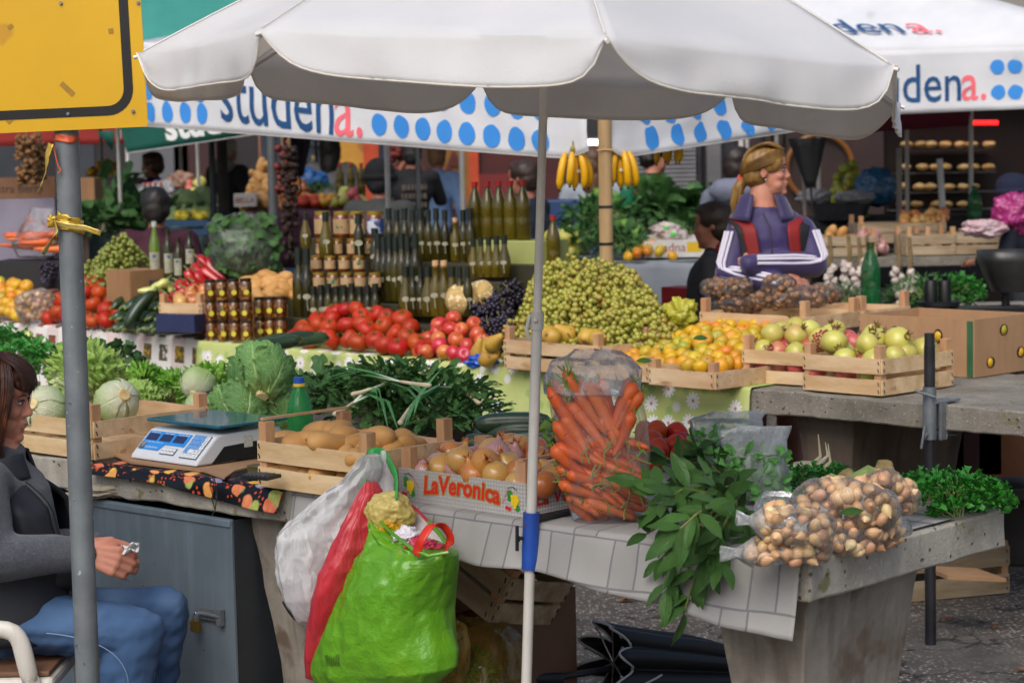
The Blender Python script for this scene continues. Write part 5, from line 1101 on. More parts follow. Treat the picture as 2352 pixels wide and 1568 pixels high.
for (x,y,z,r,l) in ((2030,1080,.06,.027,'knobbly celeriac with green stalks, the one that stands highest'),(1945,1098,.04,.024,'celeriac half hidden behind the fullest onion set bag'),(2050,1105,.03,.024,'celeriac right behind the back onion set bag')):
 t=thing('celeriac',l,'celeriac','celeriacs at the back of the table',loc=A(x,y,z));mb=MB();mb.ell(A(x,y,z),r,None,16,11);mb.jit(.007,60);mb.build('root',CEL,t);mb=MB()
 for k in range(6): p=A(x-8,y+4,z);mb.tube([p,p+V((-.03,.0,-.005+.004*k)),p+V((-.075,.01*k-.02,-.015))],[.005,.004,.003],6)
 mb.build('stalks',STEMG,t)
put(PARK,1850,1128,TZ+.01,(.1,.0,.5),.75,'flat parsley below the pale roots, behind the onion set bags','parsley at the bare table end');put(PARK,1905,1110,TZ+.01,(.1,.1,2.5),.6,'parsley sprig bunch beside the celeriac','parsley at the bare table end')
put(PARK,2190,1168,TZ+.015,(.05,.1,.5),1.02,'curly parsley bunch hanging over the bare end of the table','parsley at the bare table end');put(PARK,2240,1165,TZ+.01,(.25,.25,1.9),.85,'parsley bunch spilling over the far right corner of the table','parsley at the bare table end');put(PARK,2140,1150,TZ+.0,(.0,-.1,3.),.8,'parsley bunch nearest the onion set bags at the bare end','parsley at the bare table end');put(PARK,2200,1195,TZ-.01,(.5,.1,3.5),.65,'lowest parsley spray hanging down the table end','parsley at the bare table end')
def _daisy(T,a):
 nz=T.n('ShaderNodeTexNoise',{'Vector':(a,'Vector'),'Scale':5.,'Detail':4});base=T.mix((T.ramp(nz,.3,.7),0),C4('#b6c172'),C4('#c6cf88'))
 def layer(scale,off,R,th):
  v=T.n('ShaderNodeVectorMath',{0:(a,'Vector'),1:(off,off*1.7,0)},operation='ADD');vo=T.n('ShaderNodeTexVoronoi',{'Vector':v,'Scale':scale,'Randomness':.75});vo.voronoi_dimensions='2D'
  d=T.n('ShaderNodeVectorMath',{0:v,1:(vo,2)},operation='SUBTRACT');s=T.n('ShaderNodeSeparateXYZ',{0:d});an=T.math('ARCTAN2',(s,1),(s,0));c=T.n('ShaderNodeSeparateColor',{0:(vo,1)})
  r=T.n('ShaderNodeVectorMath',{0:d},operation='LENGTH');rr=(r,1);pet=T.math('MULTIPLY_ADD',T.math('ABSOLUTE',T.math('COSINE',T.math('MULTIPLY_ADD',an,5.5,(c,2)))),.5*R,.5*R)
  on=T.math('GREATER_THAN',(c,0),th);return T.math('MULTIPLY',T.math('LESS_THAN',rr,pet),on),T.math('MULTIPLY',T.math('LESS_THAN',rr,.2*R),on),T.math('MULTIPLY',T.math('LESS_THAN',rr,.75*R),T.math('LESS_THAN',(c,0),th*.8))
 p,c,g=layer(9.5,0.3,.034,.42);p2,c2,g2=layer(13.,2.7,.022,.75)
 col=T.mix(T.math('MULTIPLY',g2,.55),base,C4('#86b35e'));col=T.mix(T.math('MULTIPLY',p2,.8),col,C4('#e6e3ea'));col=T.mix(p,col,C4('#efedf2'));return T.mix(c,col,C4('#cf8a3a'))
DAI=fabric('daisy_oilcloth',_daisy,rough=.5,bump=.05,transl=.1)
uD0=ub(1640,905)[0];uD1=3.42
drape(PB,uD0,uD1,.8,TZ,lambda u:.19+.02*math.sin(u*2)-.07*max(0,(u-2.6)/.8),130,DAI,'tablecloth','lime green oilcloth printed with white daisies on the fruit stall','tablecloth',seed=6,hem=.03,endwave=.006)
def _photo(T,a):
 nz=T.n('ShaderNodeTexNoise',{'Vector':(a,'Vector'),'Scale':4.,'Detail':3});s=T.n('ShaderNodeSeparateXYZ',{0:(a,'Vector')})
 ix=T.math('DIVIDE',(s,0),.145);iy=T.math('DIVIDE',T.math('ADD',(s,1),.012),.125);cell=T.n('ShaderNodeCombineXYZ',{0:T.math('FLOOR',ix),1:T.math('FLOOR',iy)});w=T.n('ShaderNodeTexWhiteNoise',{'Vector':cell});wc=T.n('ShaderNodeSeparateColor',{0:(w,1)})
 fx=T.math('ABSOLUTE',T.math('SUBTRACT',T.math('FRACT',ix),T.math('MULTIPLY_ADD',(wc,0),.3,.35)));fy=T.math('ABSOLUTE',T.math('SUBTRACT',T.math('FRACT',iy),.5))
 wd=T.math('MULTIPLY_ADD',(wc,2),.12,.17);inn=T.math('MULTIPLY',T.math('LESS_THAN',fx,wd),T.math('LESS_THAN',fy,.33));fr=T.math('MULTIPLY',T.math('LESS_THAN',fx,T.math('ADD',wd,.03)),T.math('LESS_THAN',fy,.37))
 v=T.n('ShaderNodeTexVoronoi',{'Vector':(a,'Vector'),'Scale':38.});r=T.n('ShaderNodeValToRGB',{0:(wc,1)});r.color_ramp.interpolation='CONSTANT';e=r.color_ramp.elements;e[0].color=C4('#c2301f');e[1].position=.3;e[1].color=C4('#41521f');q=e.new(.55);q.color=C4('#d8d5d0');q=e.new(.75);q.color=C4('#b8941e')
 pic=T.mix(T.ramp((v,0),.3,.5,(1,1,1,1),(0,0,0,1)),C4('#57503a'),(r,0))
 base=T.mix(T.math('MULTIPLY',T.math('GREATER_THAN',T.math('FRACT',T.math('DIVIDE',(s,0),.29)),.6),.45),C4('#dcd8d3'),C4('#c79c9a'));base=T.mix(T.math('MULTIPLY',fr,.8),base,C4('#e8e6e2'));return T.mix(inn,base,pic)
PHO=fabric('picture_oilcloth',_photo,rough=.45,bump=.05)
PBL=lambda u,v,z=TZ:PB(u,v+.10,z)
t=thing('market_table','left hand table of the back row, hidden under the picture printed cloth','table',loc=PBL(4.8,.4,0));slab(PBL,3.46,6.4,0,.95,TZ,.07,CON2,t);pier(PBL,3.8,4.05,.1,.8,TZ-.071,t,MATS['dark_pier']);pier(PBL,5.8,6.05,.1,.8,TZ-.071,t,MATS['dark_pier'])
drape(PBL,3.45,6.4,.8,TZ,.36,110,PHO,'tablecloth','whitish oilcloth printed with little vegetable pictures on the left back table','tablecloth',seed=9,hem=.03)
Bt=lambda x,y,z=0,f=0:at(x,y,TZ+z)+V((0,f,0))
def YE(px):   # depth of the fruit table's front edge in this column
 r=ray(px,800);k=(B0.x*UB.y-B0.y*UB.x)/(r.x*UB.y-r.y*UB.x);return r.y*k
def AO(px,py,off): return atd(px,py,YE(px)+off)
PBY=lambda u,v,z=TZ:PB(u,0,z)+V((.0*v,v,0))
PBLY=lambda u,v,z=TZ:PBL(u,0,z)+V((-.05*v,v,0))
PAO=lambda px,v,z=TZ:V((*AO(px,740,v).xy,z))
ux=lambda px:ub(px,893-(1734-px)*.0845)[0]
for k in range(11):
 r=k//5;x=582+(k%5)*22+r*14;p=Bt(x+25,788-(k%5)*1.0,.03+.042*r,.05*r);ZUC[k%2].place(dirM(p,(-.85,-.55,-.02+.05*(k%3-1)),(1.1,1.1,1.05),k),'zucchini in the small pile left of the big tomato heap','zucchini beside the tomatoes')
heap(TOM,PBY,ux(995),ux(668),.03,.38,lambda a,b:(.045+.125*b*(1-abs(2*a-1)**2.6)),.080,60,'red tomato in the big heap on the daisy cloth','tomatoes heaped on the daisy cloth',s=1.12,seed=8,tilt=.9,srand=.1)
heap(APP+APP,PBY,ux(1130),ux(955),.02,.30,lambda a,b:.036+.14*b*(1-abs(2*a-.9)**2),.064,40,'red and yellow apple heaped beside the tomatoes','apples on the daisy cloth',seed=9,tilt=1.2)
PEARM=mat('pear_skin','#c9a23e','#b58a36',6,.45,.1,60,spots=('#6f5226',18,.64,.06),rand=.15);r=.034
mb=MB();mb.lathe([(0,-r),(r*.6,-r*.9),(r,-r*.2),(r*.95,r*.3),(r*.62,r*1.1),(r*.42,r*1.7),(r*.25,r*1.95),(0,r*2)],18);mb.jit(.003,18);c=MB();c.tube([V((0,0,r*1.95)),V((.005,0,r*2.6))],.0018,5)
PEA=proto('pear','pear',[('fruit',mb,PEARM,{'angle':180}),('stem',c,MATS['stem_brown'],{})])
for x,y,z,ro in ((1098,800,.05,(.3,.2,0)),(1125,798,.06,(-.5,.4,1)),(1118,815,.035,(1.3,0,.8)),(1132,780,.10,(.3,-.9,2))): PEA.place(TRS(Bt(x,y+10,z),ro,1),'spotted yellow pear between the apples and the purple lined crate','pears beside the apples')
def wad(name,label,cat,c,r,m,seed=1,amp=.3,sc=2.2,group=None,parent=None,sub=5):
 bm=bmesh.new();bmesh.ops.create_icosphere(bm,subdivisions=sub,radius=1);mb=MB();vs=[]
 for v in bm.verts:
  n=noise.noise(v.co*sc+V((seed*3,0,0)));n2=abs(noise.noise(v.co*sc*2.2+V((0,seed*5,0))));k=1+amp*n-amp*.9*n2+amp*.25*noise.noise(v.co*sc*6);vs.append(V(c)+V((v.co.x*r[0],v.co.y*r[1],v.co.z*r[2]))*k)
 mb.add(vs,[tuple(v.index for v in f.verts) for f in bm.faces]);bm.free();return mb.build(name,m,parent,angle=180,tag=(label,cat,group) if not parent else None)
wad('plastic_bag','crumpled bright blue plastic bag in front of the apples and pears','bag',Bt(1108,828,.02),(.065,.03,.03),mat('blue_film','#1a4fb0','#1e60c8',9,.25,.2,30),2,.45)
def carton(name,label,c,size,rz,m,extra=None,cat='carton',open_=True,th=.005):
 M=MT(V(c),rz);t=thing(name,label,cat,M=M);L,W,Hh=size
 for nm,ce,sz in (('front_panel',(0,-W/2,Hh/2),(L,th,Hh)),('back_panel',(0,W/2,Hh/2),(L,th,Hh)),('end_panel',(L/2,0,Hh/2),(th,W-th,Hh-.001)),('end_panel',(-L/2,0,Hh/2),(th,W-th,Hh-.001)),('base',(0,0,.004),(L-th,W-th,.006)))+((() if open_ else (('top_panel',(0,0,Hh-.004),(L-th,W-th,.004)),))):
  mb=MB();mb.box(ce,sz);mb.build(nm,m,t,**LS)
 return t
WCAR=mat('white_carton','#d6d4d0','#c6c3be',5,.6);DBOX=mat('dark_carton','#2a2624','#3a3430',6,.6);NBOX=mat('navy_carton','#1d2548','#232c55',6,.5);KRAFT=mat('kraft_carton','#9d7650','#8d6844',4,.8,streak=('#7a5a3c',.4))
p=Bt(1030,775,0,.42);t=carton('fruit_carton','white carton with red and green stripes between the melons and tomatoes',p,(.42,.26,.13),RZB,WCAR,open_=False)
for x0,w_,cl in ((-.21,.07,'#c22a2a'),(-.14,.06,'#d9d9d4'),(-.02,.09,'#2a7a3c'),(.10,.05,'#7fb4d8')): mb=MB();mb.box((x0+w_/2,-.1335,.115),(w_,.002,.022));mb.build('printed_stripe',mat('stripe'+cl[1:],cl,None,rough=.5),t,**LS)
pm=Bt(1070,770,0,.40);t2=carton('fruit_carton','low kraft carton carrying the three melons',pm+V((.0,.30,0)),(.40,.3,.17),RZB,KRAFT,open_=False)
for x,y,o,s,l in ((1035,686,.62,.92,'melon at the left of the three'),(1062,690,.52,1.0,'melon in front of the other two'),(1108,683,.66,1.02,'melon nearest the dark grapes')): MEL[0].place(TRS(AO(x,y,o),(.9,.3,x),s),'ribbed '+l,'three melons on a carton')
def uvz(px,py,z): return ub(px,py,z)
heap(GRK,PBY,ux(1172),ux(1105),.30,.62,lambda a,b:.14+.17*b*(.4+.6*(1-a)),.055,14,'bunch of dark grapes beside the white grapes','dark grapes',seed=4,tilt=.8,s=.8)
ug0,ug1=ux(1530),ux(1185)
t3=crate('vegetable_crate','wooden crate almost buried beneath the white grapes',MT(PBY(ug0+.03,.30,TZ),RZB),.42,.30,2)
def gm(a,b):
 pk=math.exp(-((a-.44)/.43)**4)*.31+math.exp(-((a-.85)/.22)**2)*.06;return .06+pk*(1-(1-min(1,b*1.25))**1.6)
def glay(rr): return (rr.uniform(.5,1.25),rr.uniform(-.35,.35),RZB+rr.uniform(-.5,.5))
heap(GRA,PBY,ug0,ug1,.10,.80,gm,.060,130,'bunch of white grapes in the big mound','white grapes in the mound',seed=12,lay=glay,s=.92,tries=20000)
heap(GRA,PBY,ux(1420),ux(1170),.06,.3,lambda a,b:.05+.13*b,.06,22,'bunch of white grapes low at the left of the mound','white grapes at the foot of the mound',seed=13,lay=glay,s=.8)
MW=MT(Bt(1376,866,.004),RZB);crate('vegetable_crate','wooden crate lined with purple paper, a few pears inside',MW,.52,.30,2,.05,.014,.05)
PURP=mat('purple_paper','#4a3a78','#3d2f66',8,.7)
mb=MB()
def pf(s,q):
 u=.02+.48*s;v=.02+.26*q;return MW@V((-u,v,.10+.012*math.sin(s*44)*(1 if q<.1 or q>.9 else .2)-.03*math.sin(PI*q)))
mb.grid(pf,80,12);mb.build('purple_paper_liner',PURP,None,solid=.001,tag=('zigzag purple tissue paper lining the pear crate','paper liner'))
for k,(u,v,ro) in enumerate(((.10,.10,(1.4,0,.3)),(.20,.14,(1.2,.5,2)),(.33,.08,(1.5,.3,4)),(.42,.16,(1.2,0,5)),(.36,.20,(1.,0,5)))): PEA.place(TRS(MW@V((-u,v,.13)),ro,1.05),'pear resting on the purple paper','pears on the purple paper')
carton('plastic_crate','black plastic crate behind the purple lined crate',Bt(1230,760,0,.45)+V((0,0,.0)),(.40,.2,.17),RZB,mat('black_crate','#17171a','#212126',30,.5),cat='crate')
MA=MT(Bt(1641,897,.004),RZB);MBm=MT(Bt(1492,880,.004),RZB)
crate('vegetable_crate','low wooden crate at the cloth corner, heaped with mandarins',MA,.31,.40,1,.062,.0,.03);crate('vegetable_crate','low wooden crate of mandarins next to the purple lined crate',MBm,.31,.40,1,.062,.0,.03)
hm=lambda a,b:(.062+.115*b**.9*(1-abs(2*a-1)**5))
heap(MAN,PB,ux(1636),ux(1388),.02,.50,hm,.046,260,'orange to yellow mandarin heaped over the two low crates','mandarins in the low crates',seed=21,tilt=1.3,tries=16000,srand=.1)
for x,y,z in ((1460,828,.15),(1590,776,.2)): mb=MB();leaf(mb,Bt(x,y,z-.02,-.02),(1,.1,.05),(0,-1,.6),.06,.025,.3,0,4,7,'bay');mb.build('mandarin_leaf',BAYM,None,angle=180,tag=('green leaf lying among the mandarins '+('low in the heap' if x<1500 else 'high in the heap'),'leaf'))
mb=MB();pr=Bt(1590,760,0,.35);mb.box(pr+V((0,0,.14)),(.20,.14,.10),Matrix.Rotation(RZB,3,'Z'));mb.build('fruit_punnet',mat('red_carton','#b3221c','#a01c18',6,.45),None,smooth=False,bevel=.004,tag=('red carton between the grape mound and the crate of bags','carton'))
wad('plastic_bag','yellow green plastic bag behind the red carton by the grapes','bag',Bt(1588,745,.20,.5),(.07,.05,.07),mat('yellow_film','#b8b03a','#9fa032',6,.35),7,.35)
MF=MT(at(1851,766,TZ+.155),RZB+.02);crate('vegetable_crate','raised wooden crate of clear bags in front of the woman in purple',MF,.52,.34,1,.060,.0,.055,handle=False);MF2=MF@Matrix.Translation((0,.36,.0));crate('vegetable_crate','raised wooden crate behind the crate of clear bags, right end',MF2,.52,.32,1,.058,.0,.06)
crate('vegetable_crate','wooden crate lying below the raised crate of clear bags',MF@Matrix.Translation((-.02,.02,-.150)),.46,.30,2,.05,.014,.02)
FIG=mat('fig_skin','#8f6644','#6d4a30',6,.5,.2,40,rand=.35,spots=('#b8946a',5,.58,.1))
def fig(seed):
 mb=MB();mb.ell((0,0,0),(.019,.017,.015),None,10,7);mb.jit(.006,45,0,seed);return proto('dried_fig','dried fig',[('fruit',mb,FIG,{'angle':180})])
FG=[fig(1),fig(2)];SHA_,SHA=SHA,FG
def figbag(px,py,r,n,l,sd,o=0):
 c=onto(px,py,MF@V((0,.19,0)),VB)+V((0,max(0,o),0));setbag(c,r,RZB+.2,n,l,sd,m=film('fig_bag_film',haze=.13,hazecol='#d9d2ca'))
SHA=FG
figbag(1672,662,(.12,.06,.045),34,'pointed clear bag of dried figs at the left of the raised crate',41,-.02);figbag(1775,690,(.12,.07,.035),36,'low clear bag of dried figs in the middle of the raised crate',42,-.1);figbag(1790,658,(.07,.05,.04),22,'round clear bag of dried figs in front of the folded arms',43,.05);figbag(1848,686,(.09,.06,.045),28,'clear bag of dried figs at the right of the raised crate',44,.03);figbag(1690,700,(.11,.06,.035),26,'clear bag of dried figs low at the left board',45,-.08);figbag(1925,690,(.08,.06,.04),18,'clear bag of dried figs in the crate behind',46,.35)
SHA=SHA_
carton('fruit_carton','black carton with a hand hole beside the raised crate',Bt(1955,815,0,.45),(.20,.26,.16),RZB,DBOX)
MG=MT(Bt(1862,890,.004)+VB*.03,RZB+.09);crate('vegetable_crate','wooden crate of mostly red pomegranates',MG,.315,.40,2,.047,.022,.055);MH=MT(Bt(2024,911,.004),RZB-.01);crate('vegetable_crate','wooden crate of yellow green pomegranates beside the banana carton',MH,.335,.41,2,.052,.020,.045)
heap([POM[2],POM[2],POM[0]],CF(MG),.03,.31,.04,.36,lambda a,b:.09+.02*b,.078,14,'pomegranate in the crate of mostly red ones','red pomegranates in their crate',z=.02,seed=3,tilt=1.2);heap([POM[0],POM[1]],CF(MG),.05,.29,.05,.34,lambda a,b:.155+.01*b,.088,7,'yellow pomegranate on top of the red ones','pomegranates on top of the red crate',z=.01,seed=5,tilt=1.2);heap([POM[2]],CF(MG),.03,.31,.035,.06,lambda a,b:.045,.075,5,'red pomegranate seen through the gap of its crate','red pomegranates low in the crate',z=.02,s=.9,seed=6)
heap([POM[0],POM[1],POM[0],POM[2]],CF(MH),.04,.30,.04,.37,lambda a,b:.095+.02*b,.080,15,'pomegranate in the crate of yellow green ones','pale pomegranates in their crate',z=.02,seed=7,tilt=1.2);heap([POM[0],POM[1]],CF(MH),.06,.28,.06,.33,lambda a,b:.16,.092,6,'yellow green pomegranate on top of its crate','pomegranates on top of the pale crate',z=.01,seed=9,tilt=1.2,s=1.05);heap([POM[2],POM[0]],CF(MH),.03,.31,.035,.06,lambda a,b:.045,.075,5,'pomegranate seen through the gap of the pale crate','pomegranates low in the pale crate',z=.02,s=.9,seed=10)
pc=AO(1887,780,.22);t=thing('cut_pomegranate','halved pomegranate showing its dark red seeds, between the two crates','pomegranate',loc=pc);mb=MB();mb.ell(pc,(.046,.030,.044));mb.build('rind',POMM,t);mb=MB()
for k in range(46): a=k*2.399;q=.036*math.sqrt(k/46);mb.ell(pc+V((q*math.cos(a),-.026+q*q*8,q*math.sin(a))),.0062,None,7,5)
mb.build('seeds',mat('aril_red','#7d0f1e','#a0202c',40,.2,coat=.5),t)
def bcarton():
 M=MT(Bt(2238,868,.003),RZB);L,W,Hh,th=.52,.38,.215,.006;t=thing('banana_carton','big open brown banana carton with a strip of green tape at its corner','carton',M=M)
 for nm,c,s in (('front_panel',(-L/2,th/2,Hh/2),(L,th,Hh)),('back_panel',(-L/2,W-th/2,Hh/2),(L,th,Hh)),('end_panel',(-th/2,W/2,Hh/2),(th,W-2*th,Hh-.001)),('end_panel',(-L+th/2,W/2,Hh/2),(th,W-2*th,Hh-.001)),('base',(-L/2,W/2,.004),(L-.02,W-.02,.006))): mb=MB();mb.box(c,s);mb.build(nm,CARD,t,**LS)
 mb=MB();mb.box((-.018,-.0012,Hh/2-.002),(.026,.0015,Hh-.01));mb.build('green_tape',mat('green_tape','#3c6b48','#345e40',9,.35),t,**LS)
 HOL=mat('hole_shade_colour','#2a1c12',None,rough=.9)  # flat dark discs painted for the shade inside the carton holes
 for (px,py,fr) in ((2056,765,1),(2155,772,1),(2305,757,0),(2275,832,0),(2344,808,0)):
  n=-VB if fr else -UB;p0=M@(V((0,0,0)) if fr else V((0,0,0)));p=onto(px,py,p0,n);
  lp=M.inverted()@p;mb=MB();Rm=Matrix.Rotation(PI/2,4,'X') if fr else Matrix.Rotation(PI/2,4,'Y')
  mb.lathe([(0,0),(.021,0)],16,Matrix.Translation(lp+(V((0,-.0016,0)) if fr else V((.0016,0,0))))@Rm@Matrix.Diagonal((1,1.3,1,1)),None);mb.build('hole_shade_disc',HOL,t,**LS)
  MAN[0].place(TRS(p+n*-.016,rrot(),.85),'mandarin peeping out of a hole in the banana carton','mandarins inside the banana carton')
bcarton()
pp=onto(2136,1100,PB(0,-.045),VB);t=thing('metal_post','black steel post standing in front of the bare concrete table end','post',loc=V((pp.x,pp.y,0)))
zt=onto(2134,765,PB(0,-.045),VB).z;MB().tube([V((pp.x,pp.y,0)),V((pp.x,pp.y,zt-.04))],.0185,20).build('lower_tube',DKST,t,angle=60);MB().tube([V((pp.x,pp.y,zt-.04)),V((pp.x,pp.y,zt))],.017,20).build('top_stub',DKST,t,angle=60)
za=onto(2136,888,PB(0,-.045),VB).z;zb=onto(2136,1008,PB(0,-.045),VB).z
t=thing('table_clamp','galvanised tube clamp with wing screws fixing the black post to the table','clamp',loc=V((pp.x,pp.y,zb)));MB().tube([V((pp.x,pp.y,zb)),V((pp.x,pp.y,za))],.0225,22).build('sleeve',STEEL,t,angle=60)
R3=Matrix.Rotation(RZB,3,'Z');mb=MB();mb.box(V((pp.x,pp.y,TZ+.010))+VB*.07,(.05,.14,.008),R3);mb.box(V((pp.x,pp.y,TZ-.05))+VB*.035+UB*-.028,(.012,.035,.13),R3);mb.box(V((pp.x,pp.y,zb+.018))+VB*.06,(.03,.12,.008),R3);mb.build('bracket',STEEL,t,smooth=False,bevel=.0015)
mb=MB();q=V((pp.x,pp.y,za-.02));mb.tube([q,q+V((-.02,-.03,0))],.005,8);mb.tube([q+V((-.055,-.03,.012)),q+V((.01,-.034,-.010))],.004,8);q=V((pp.x,pp.y,zb+.018));mb.tube([q,q+V((-.02,-.03,0))],.006,8);mb.tube([q+V((-.022,-.03,.03)),q+V((-.034,-.03,-.045))],.0045,8);q=q+VB*.07;mb.tube([q+V((0,0,.03)),q+V((0,0,-.01))],.006,8);mb.tube([q+V((-.055,0,-.01)),q+V((.05,0,-.012))],.004,8);mb.build('wing_screws',STEEL,t)
t=pb_=thing('bucket','pale grey plastic bucket under the concrete table','bucket',loc=at(2024,1160,.0)+V((0,1.35,0)));pc=atd(2024,1160,8.1);pc.z=0
mb=MB();mb.lathe([(0,.0),(.105,.0),(.125,.36),(.134,.362),(.134,.385),(.122,.385),(.10,.02),(0,.02)],28,Matrix.Translation(V((pc.x,pc.y,.17))));mb.build('pail',mat('bucket_grey','#8e9196','#7c8086',5,.5),t,angle=40);mb=MB();mb.tube([V((pc.x+.13*math.cos(a),pc.y-.13*math.sin(a)*.4-.05,.53-.14*math.sin(a))) for a in [PI*i/12 for i in range(13)]],.003,6);mb.build('handle',STEEL,t)
for px,w_,y0,y1,m,l in ((2055,.20,950,1045,WCAR,'white printed carton under the concrete table behind the bucket'),(2130,.22,955,1060,MATS['red_carton'],'red carton under the concrete table behind the black post'),(2215,.22,960,1065,mat('maroon_crate','#4a1c22','#3a161b',9,.6),'maroon plastic crate under the concrete table'),(2300,.24,960,1070,mat('rust_wood','#7a4a28','#5f3a20',5,.7),'rust brown wooden box under the concrete table')):
 p=atd(px,y1,8.25);z0=p.z;h=atd(px,y0,8.25).z-z0;carton('storage_carton',l,V((p.x,p.y,z0-.02)),(w_,.3,h+.06),0,m,open_=False)
t=thing('low_shelf','dark plank shelf on the ground under the back concrete table','shelf',loc=V((1.5,8.4,0)));mb=MB();mb.box((1.5,8.45,.30),(1.9,.7,.04));mb.build('board',mat('dark_plank','#3a3430','#2c2826',6,.8),t,smooth=False);mb=MB();mb.box((1.5,8.45,.135),(1.7,.5,.26));mb.build('plinth',MATS['dark_plank'],t,smooth=False)
OIL=mat('olive_oil','#5f5210','#443a0a',3,.12,.0,spec=.5,coat=.15,rand=.5);OILD=mat('dark_oil_bottle','#211f0a','#3a330c',4,.12,.0,spec=.5,coat=.1,rand=.7);OILC=mat('light_oil_bottle','#5f5410','#443a0a',3,.12,.0,spec=.5,coat=.2,rand=.3);HON=mat('honey_jar','#5a2408','#7a350c',5,.12,.0,spec=.7,coat=.5,rand=.3);NUT=mat('nut_honey','#6b3a10','#3a1a06',45,.12,.0,spec=.7,coat=.6,spots=('#a8702a',40,.58,.05));CAPB=mat('black_cap','#16201a',None,rough=.4);CAPR=mat('red_cap','#c2261f',None,rough=.4);CAPG=mat('gold_lid','#b59636','#9c8028',9,.3,metal=.5);CORK=mat('cork','#c9a377',None,rough=.9);LABC=mat('cream_label','#b89c72','#a88660',20,.6,spots=('#3f6a44',30,.6,.05));LABW=mat('white_label','#a8a58f','#8f8c76',40,.6,spots=('#8a8a7a',60,.6,.05));LABY=mat('yellow_tag','#cfc23a',None,rough=.6);LABB=mat('blue_label','#26427f','#c9cdd8',8,.5,lo=.48,hi=.52);CGL=mat('clear_neck','#c8cfc4',None,rough=.1,alpha=.45,spec=.8)
def bottle(kind):
 t=thing('oil_bottle',None,'bottle');h,r=1.0,1.0
 if kind=='plastic': pr=[(0,0),(.034,0),(.036,.006),(.036,.10),(.034,.11),(.036,.12),(.036,.17),(.031,.195),(.018,.235),(.0125,.25),(.0125,.262)];m=OILC;cap=(CAPR,.016,.262,.285);tag=0
 elif kind=='tall': pr=[(0,0),(.026,0),(.0275,.006),(.0275,.14),(.024,.16),(.0125,.19),(.0115,.215)];m=OILD;cap=(CAPB,.0145,.205,.262);tag=1
 elif kind=='pear': pr=[(0,0),(.024,0),(.030,.02),(.033,.05),(.027,.09),(.014,.135),(.0115,.165)];m=OIL;cap=(CAPB,.0145,.155,.195);tag=1
 elif kind=='small': pr=[(0,0),(.019,0),(.020,.005),(.020,.085),(.015,.10),(.0105,.115),(.0105,.125)];m=OILD;cap=(CAPB,.0135,.12,.155);tag=1
 elif kind=='cork': pr=[(0,0),(.024,0),(.026,.005),(.027,.12),(.013,.15),(.012,.19),(.015,.195)];m=OIL;cap=(CORK,.013,.19,.215);tag=1
 elif kind=='square': pr=[(0,0),(.030,0),(.031,.005),(.031,.17),(.022,.20),(.0125,.23),(.0125,.26)];m=OILD;cap=(mat('dark_cap2','#23180f',None,rough=.5),.0145,.25,.285);tag=2
 else: pr=[(0,0),(.030,0),(.031,.005),(.031,.17),(.022,.21),(.0125,.25),(.0125,.28)];m=mat('green_oil_bottle','#5f7a16','#6d7d14',3,.1,spec=.7,coat=.4,alpha=.85);cap=(mat('clear_cap','#c9d4c9',None,rough=.2,alpha=.7),.0135,.27,.30);tag=2
 mb=MB();mb.lathe(pr,16);b=mb.build('glass',m,t,local=True,angle=60);mb=MB();c=cap;mb.lathe([(0,c[2]-.0005),(c[1],c[2]),(c[1],c[3]),(0,c[3]+.0005)],14);mb.build('cap',c[0],t,local=True,angle=40)
 if tag==1:
  z=pr[-1][1]*.42;rr_=max(q[0] for q in pr)*1.03;mb=MB();mb.lathe([(0,0),(.013,0)],14,Matrix.Translation((0,-rr_-.0015,z))@Matrix.Rotation(PI/2,4,'X')@Matrix.Diagonal((1.2,.8,1,1)));mb.tube([V((0,-rr_,z-.008)),V((.003,-rr_-.001,z-.05))],.0022,5);mb.build('tag',LABW,t,local=True)
 if tag==2:
  mb=MB();mb.grid(lambda s,q:V((.0318*math.sin((s-.5)*1.9),-.0318*math.cos((s-.5)*1.9),.025+.115*q)),8,2);l=mb.build('label',LABW,t,local=True);mb=MB();mb.lathe([(0,0),(.010,0)],14,Matrix.Translation((0,-.0328,.12))@Matrix.Rotation(PI/2,4,'X'));mb.build('emblem',mat('label_blue','#2f5f8a',None,rough=.5),l,local=True)
 return Kit(t)
def jar(kind):
 t=thing('jar',None,'jar');big=kind in ('big','blue');r,h=(.038,.115) if big else (.030,.075) if kind!='nut' else (.028,.092);m=NUT if kind=='nut' else HON
 mb=MB();mb.lathe([(0,0),(r*.92,0),(r,.006),(r,h*.78),(r*.86,h*.86)],16);mb.build('glass',m,t,local=True,angle=60);mb=MB();mb.lathe([(0,h*.852),(r*.9,h*.855),(r*.9,h),(0,h)],16);mb.build('lid',CAPG if kind!='nut' else mat('brown_lid','#2c2118','#3a2b1c',9,.4,metal=.3),t,local=True,angle=40)
 mb=MB()
 if kind=='nut': mb.lathe([(0,0),(.012,0)],14,Matrix.Translation((0,-r-.002,h*.35))@Matrix.Rotation(PI/2,4,'X'));mb.tube([V((0,-r-.001,h*.45)),V((0,-r-.001,h*.86))],.001,4)
 else: mb.grid(lambda s,q:V(((r+.0008)*math.sin((s-.5)*2.4),-(r+.0008)*math.cos((s-.5)*2.4),h*(.16+.55*q))),8,2)
 mb.build('label',LABY if kind=='nut' else (LABB if kind=='blue' else LABC),t,local=True);return Kit(t)
KB={k:bottle(k) for k in ('plastic','tall','pear','small','cork','square','green')};KJ={k:jar(k) for k in ('big','blue','std','nut')}
MODELH={'plastic':.285,'tall':.262,'pear':.195,'small':.155,'cork':.215,'square':.285,'green':.30,'big':.115,'blue':.115,'std':.075,'nut':.092}
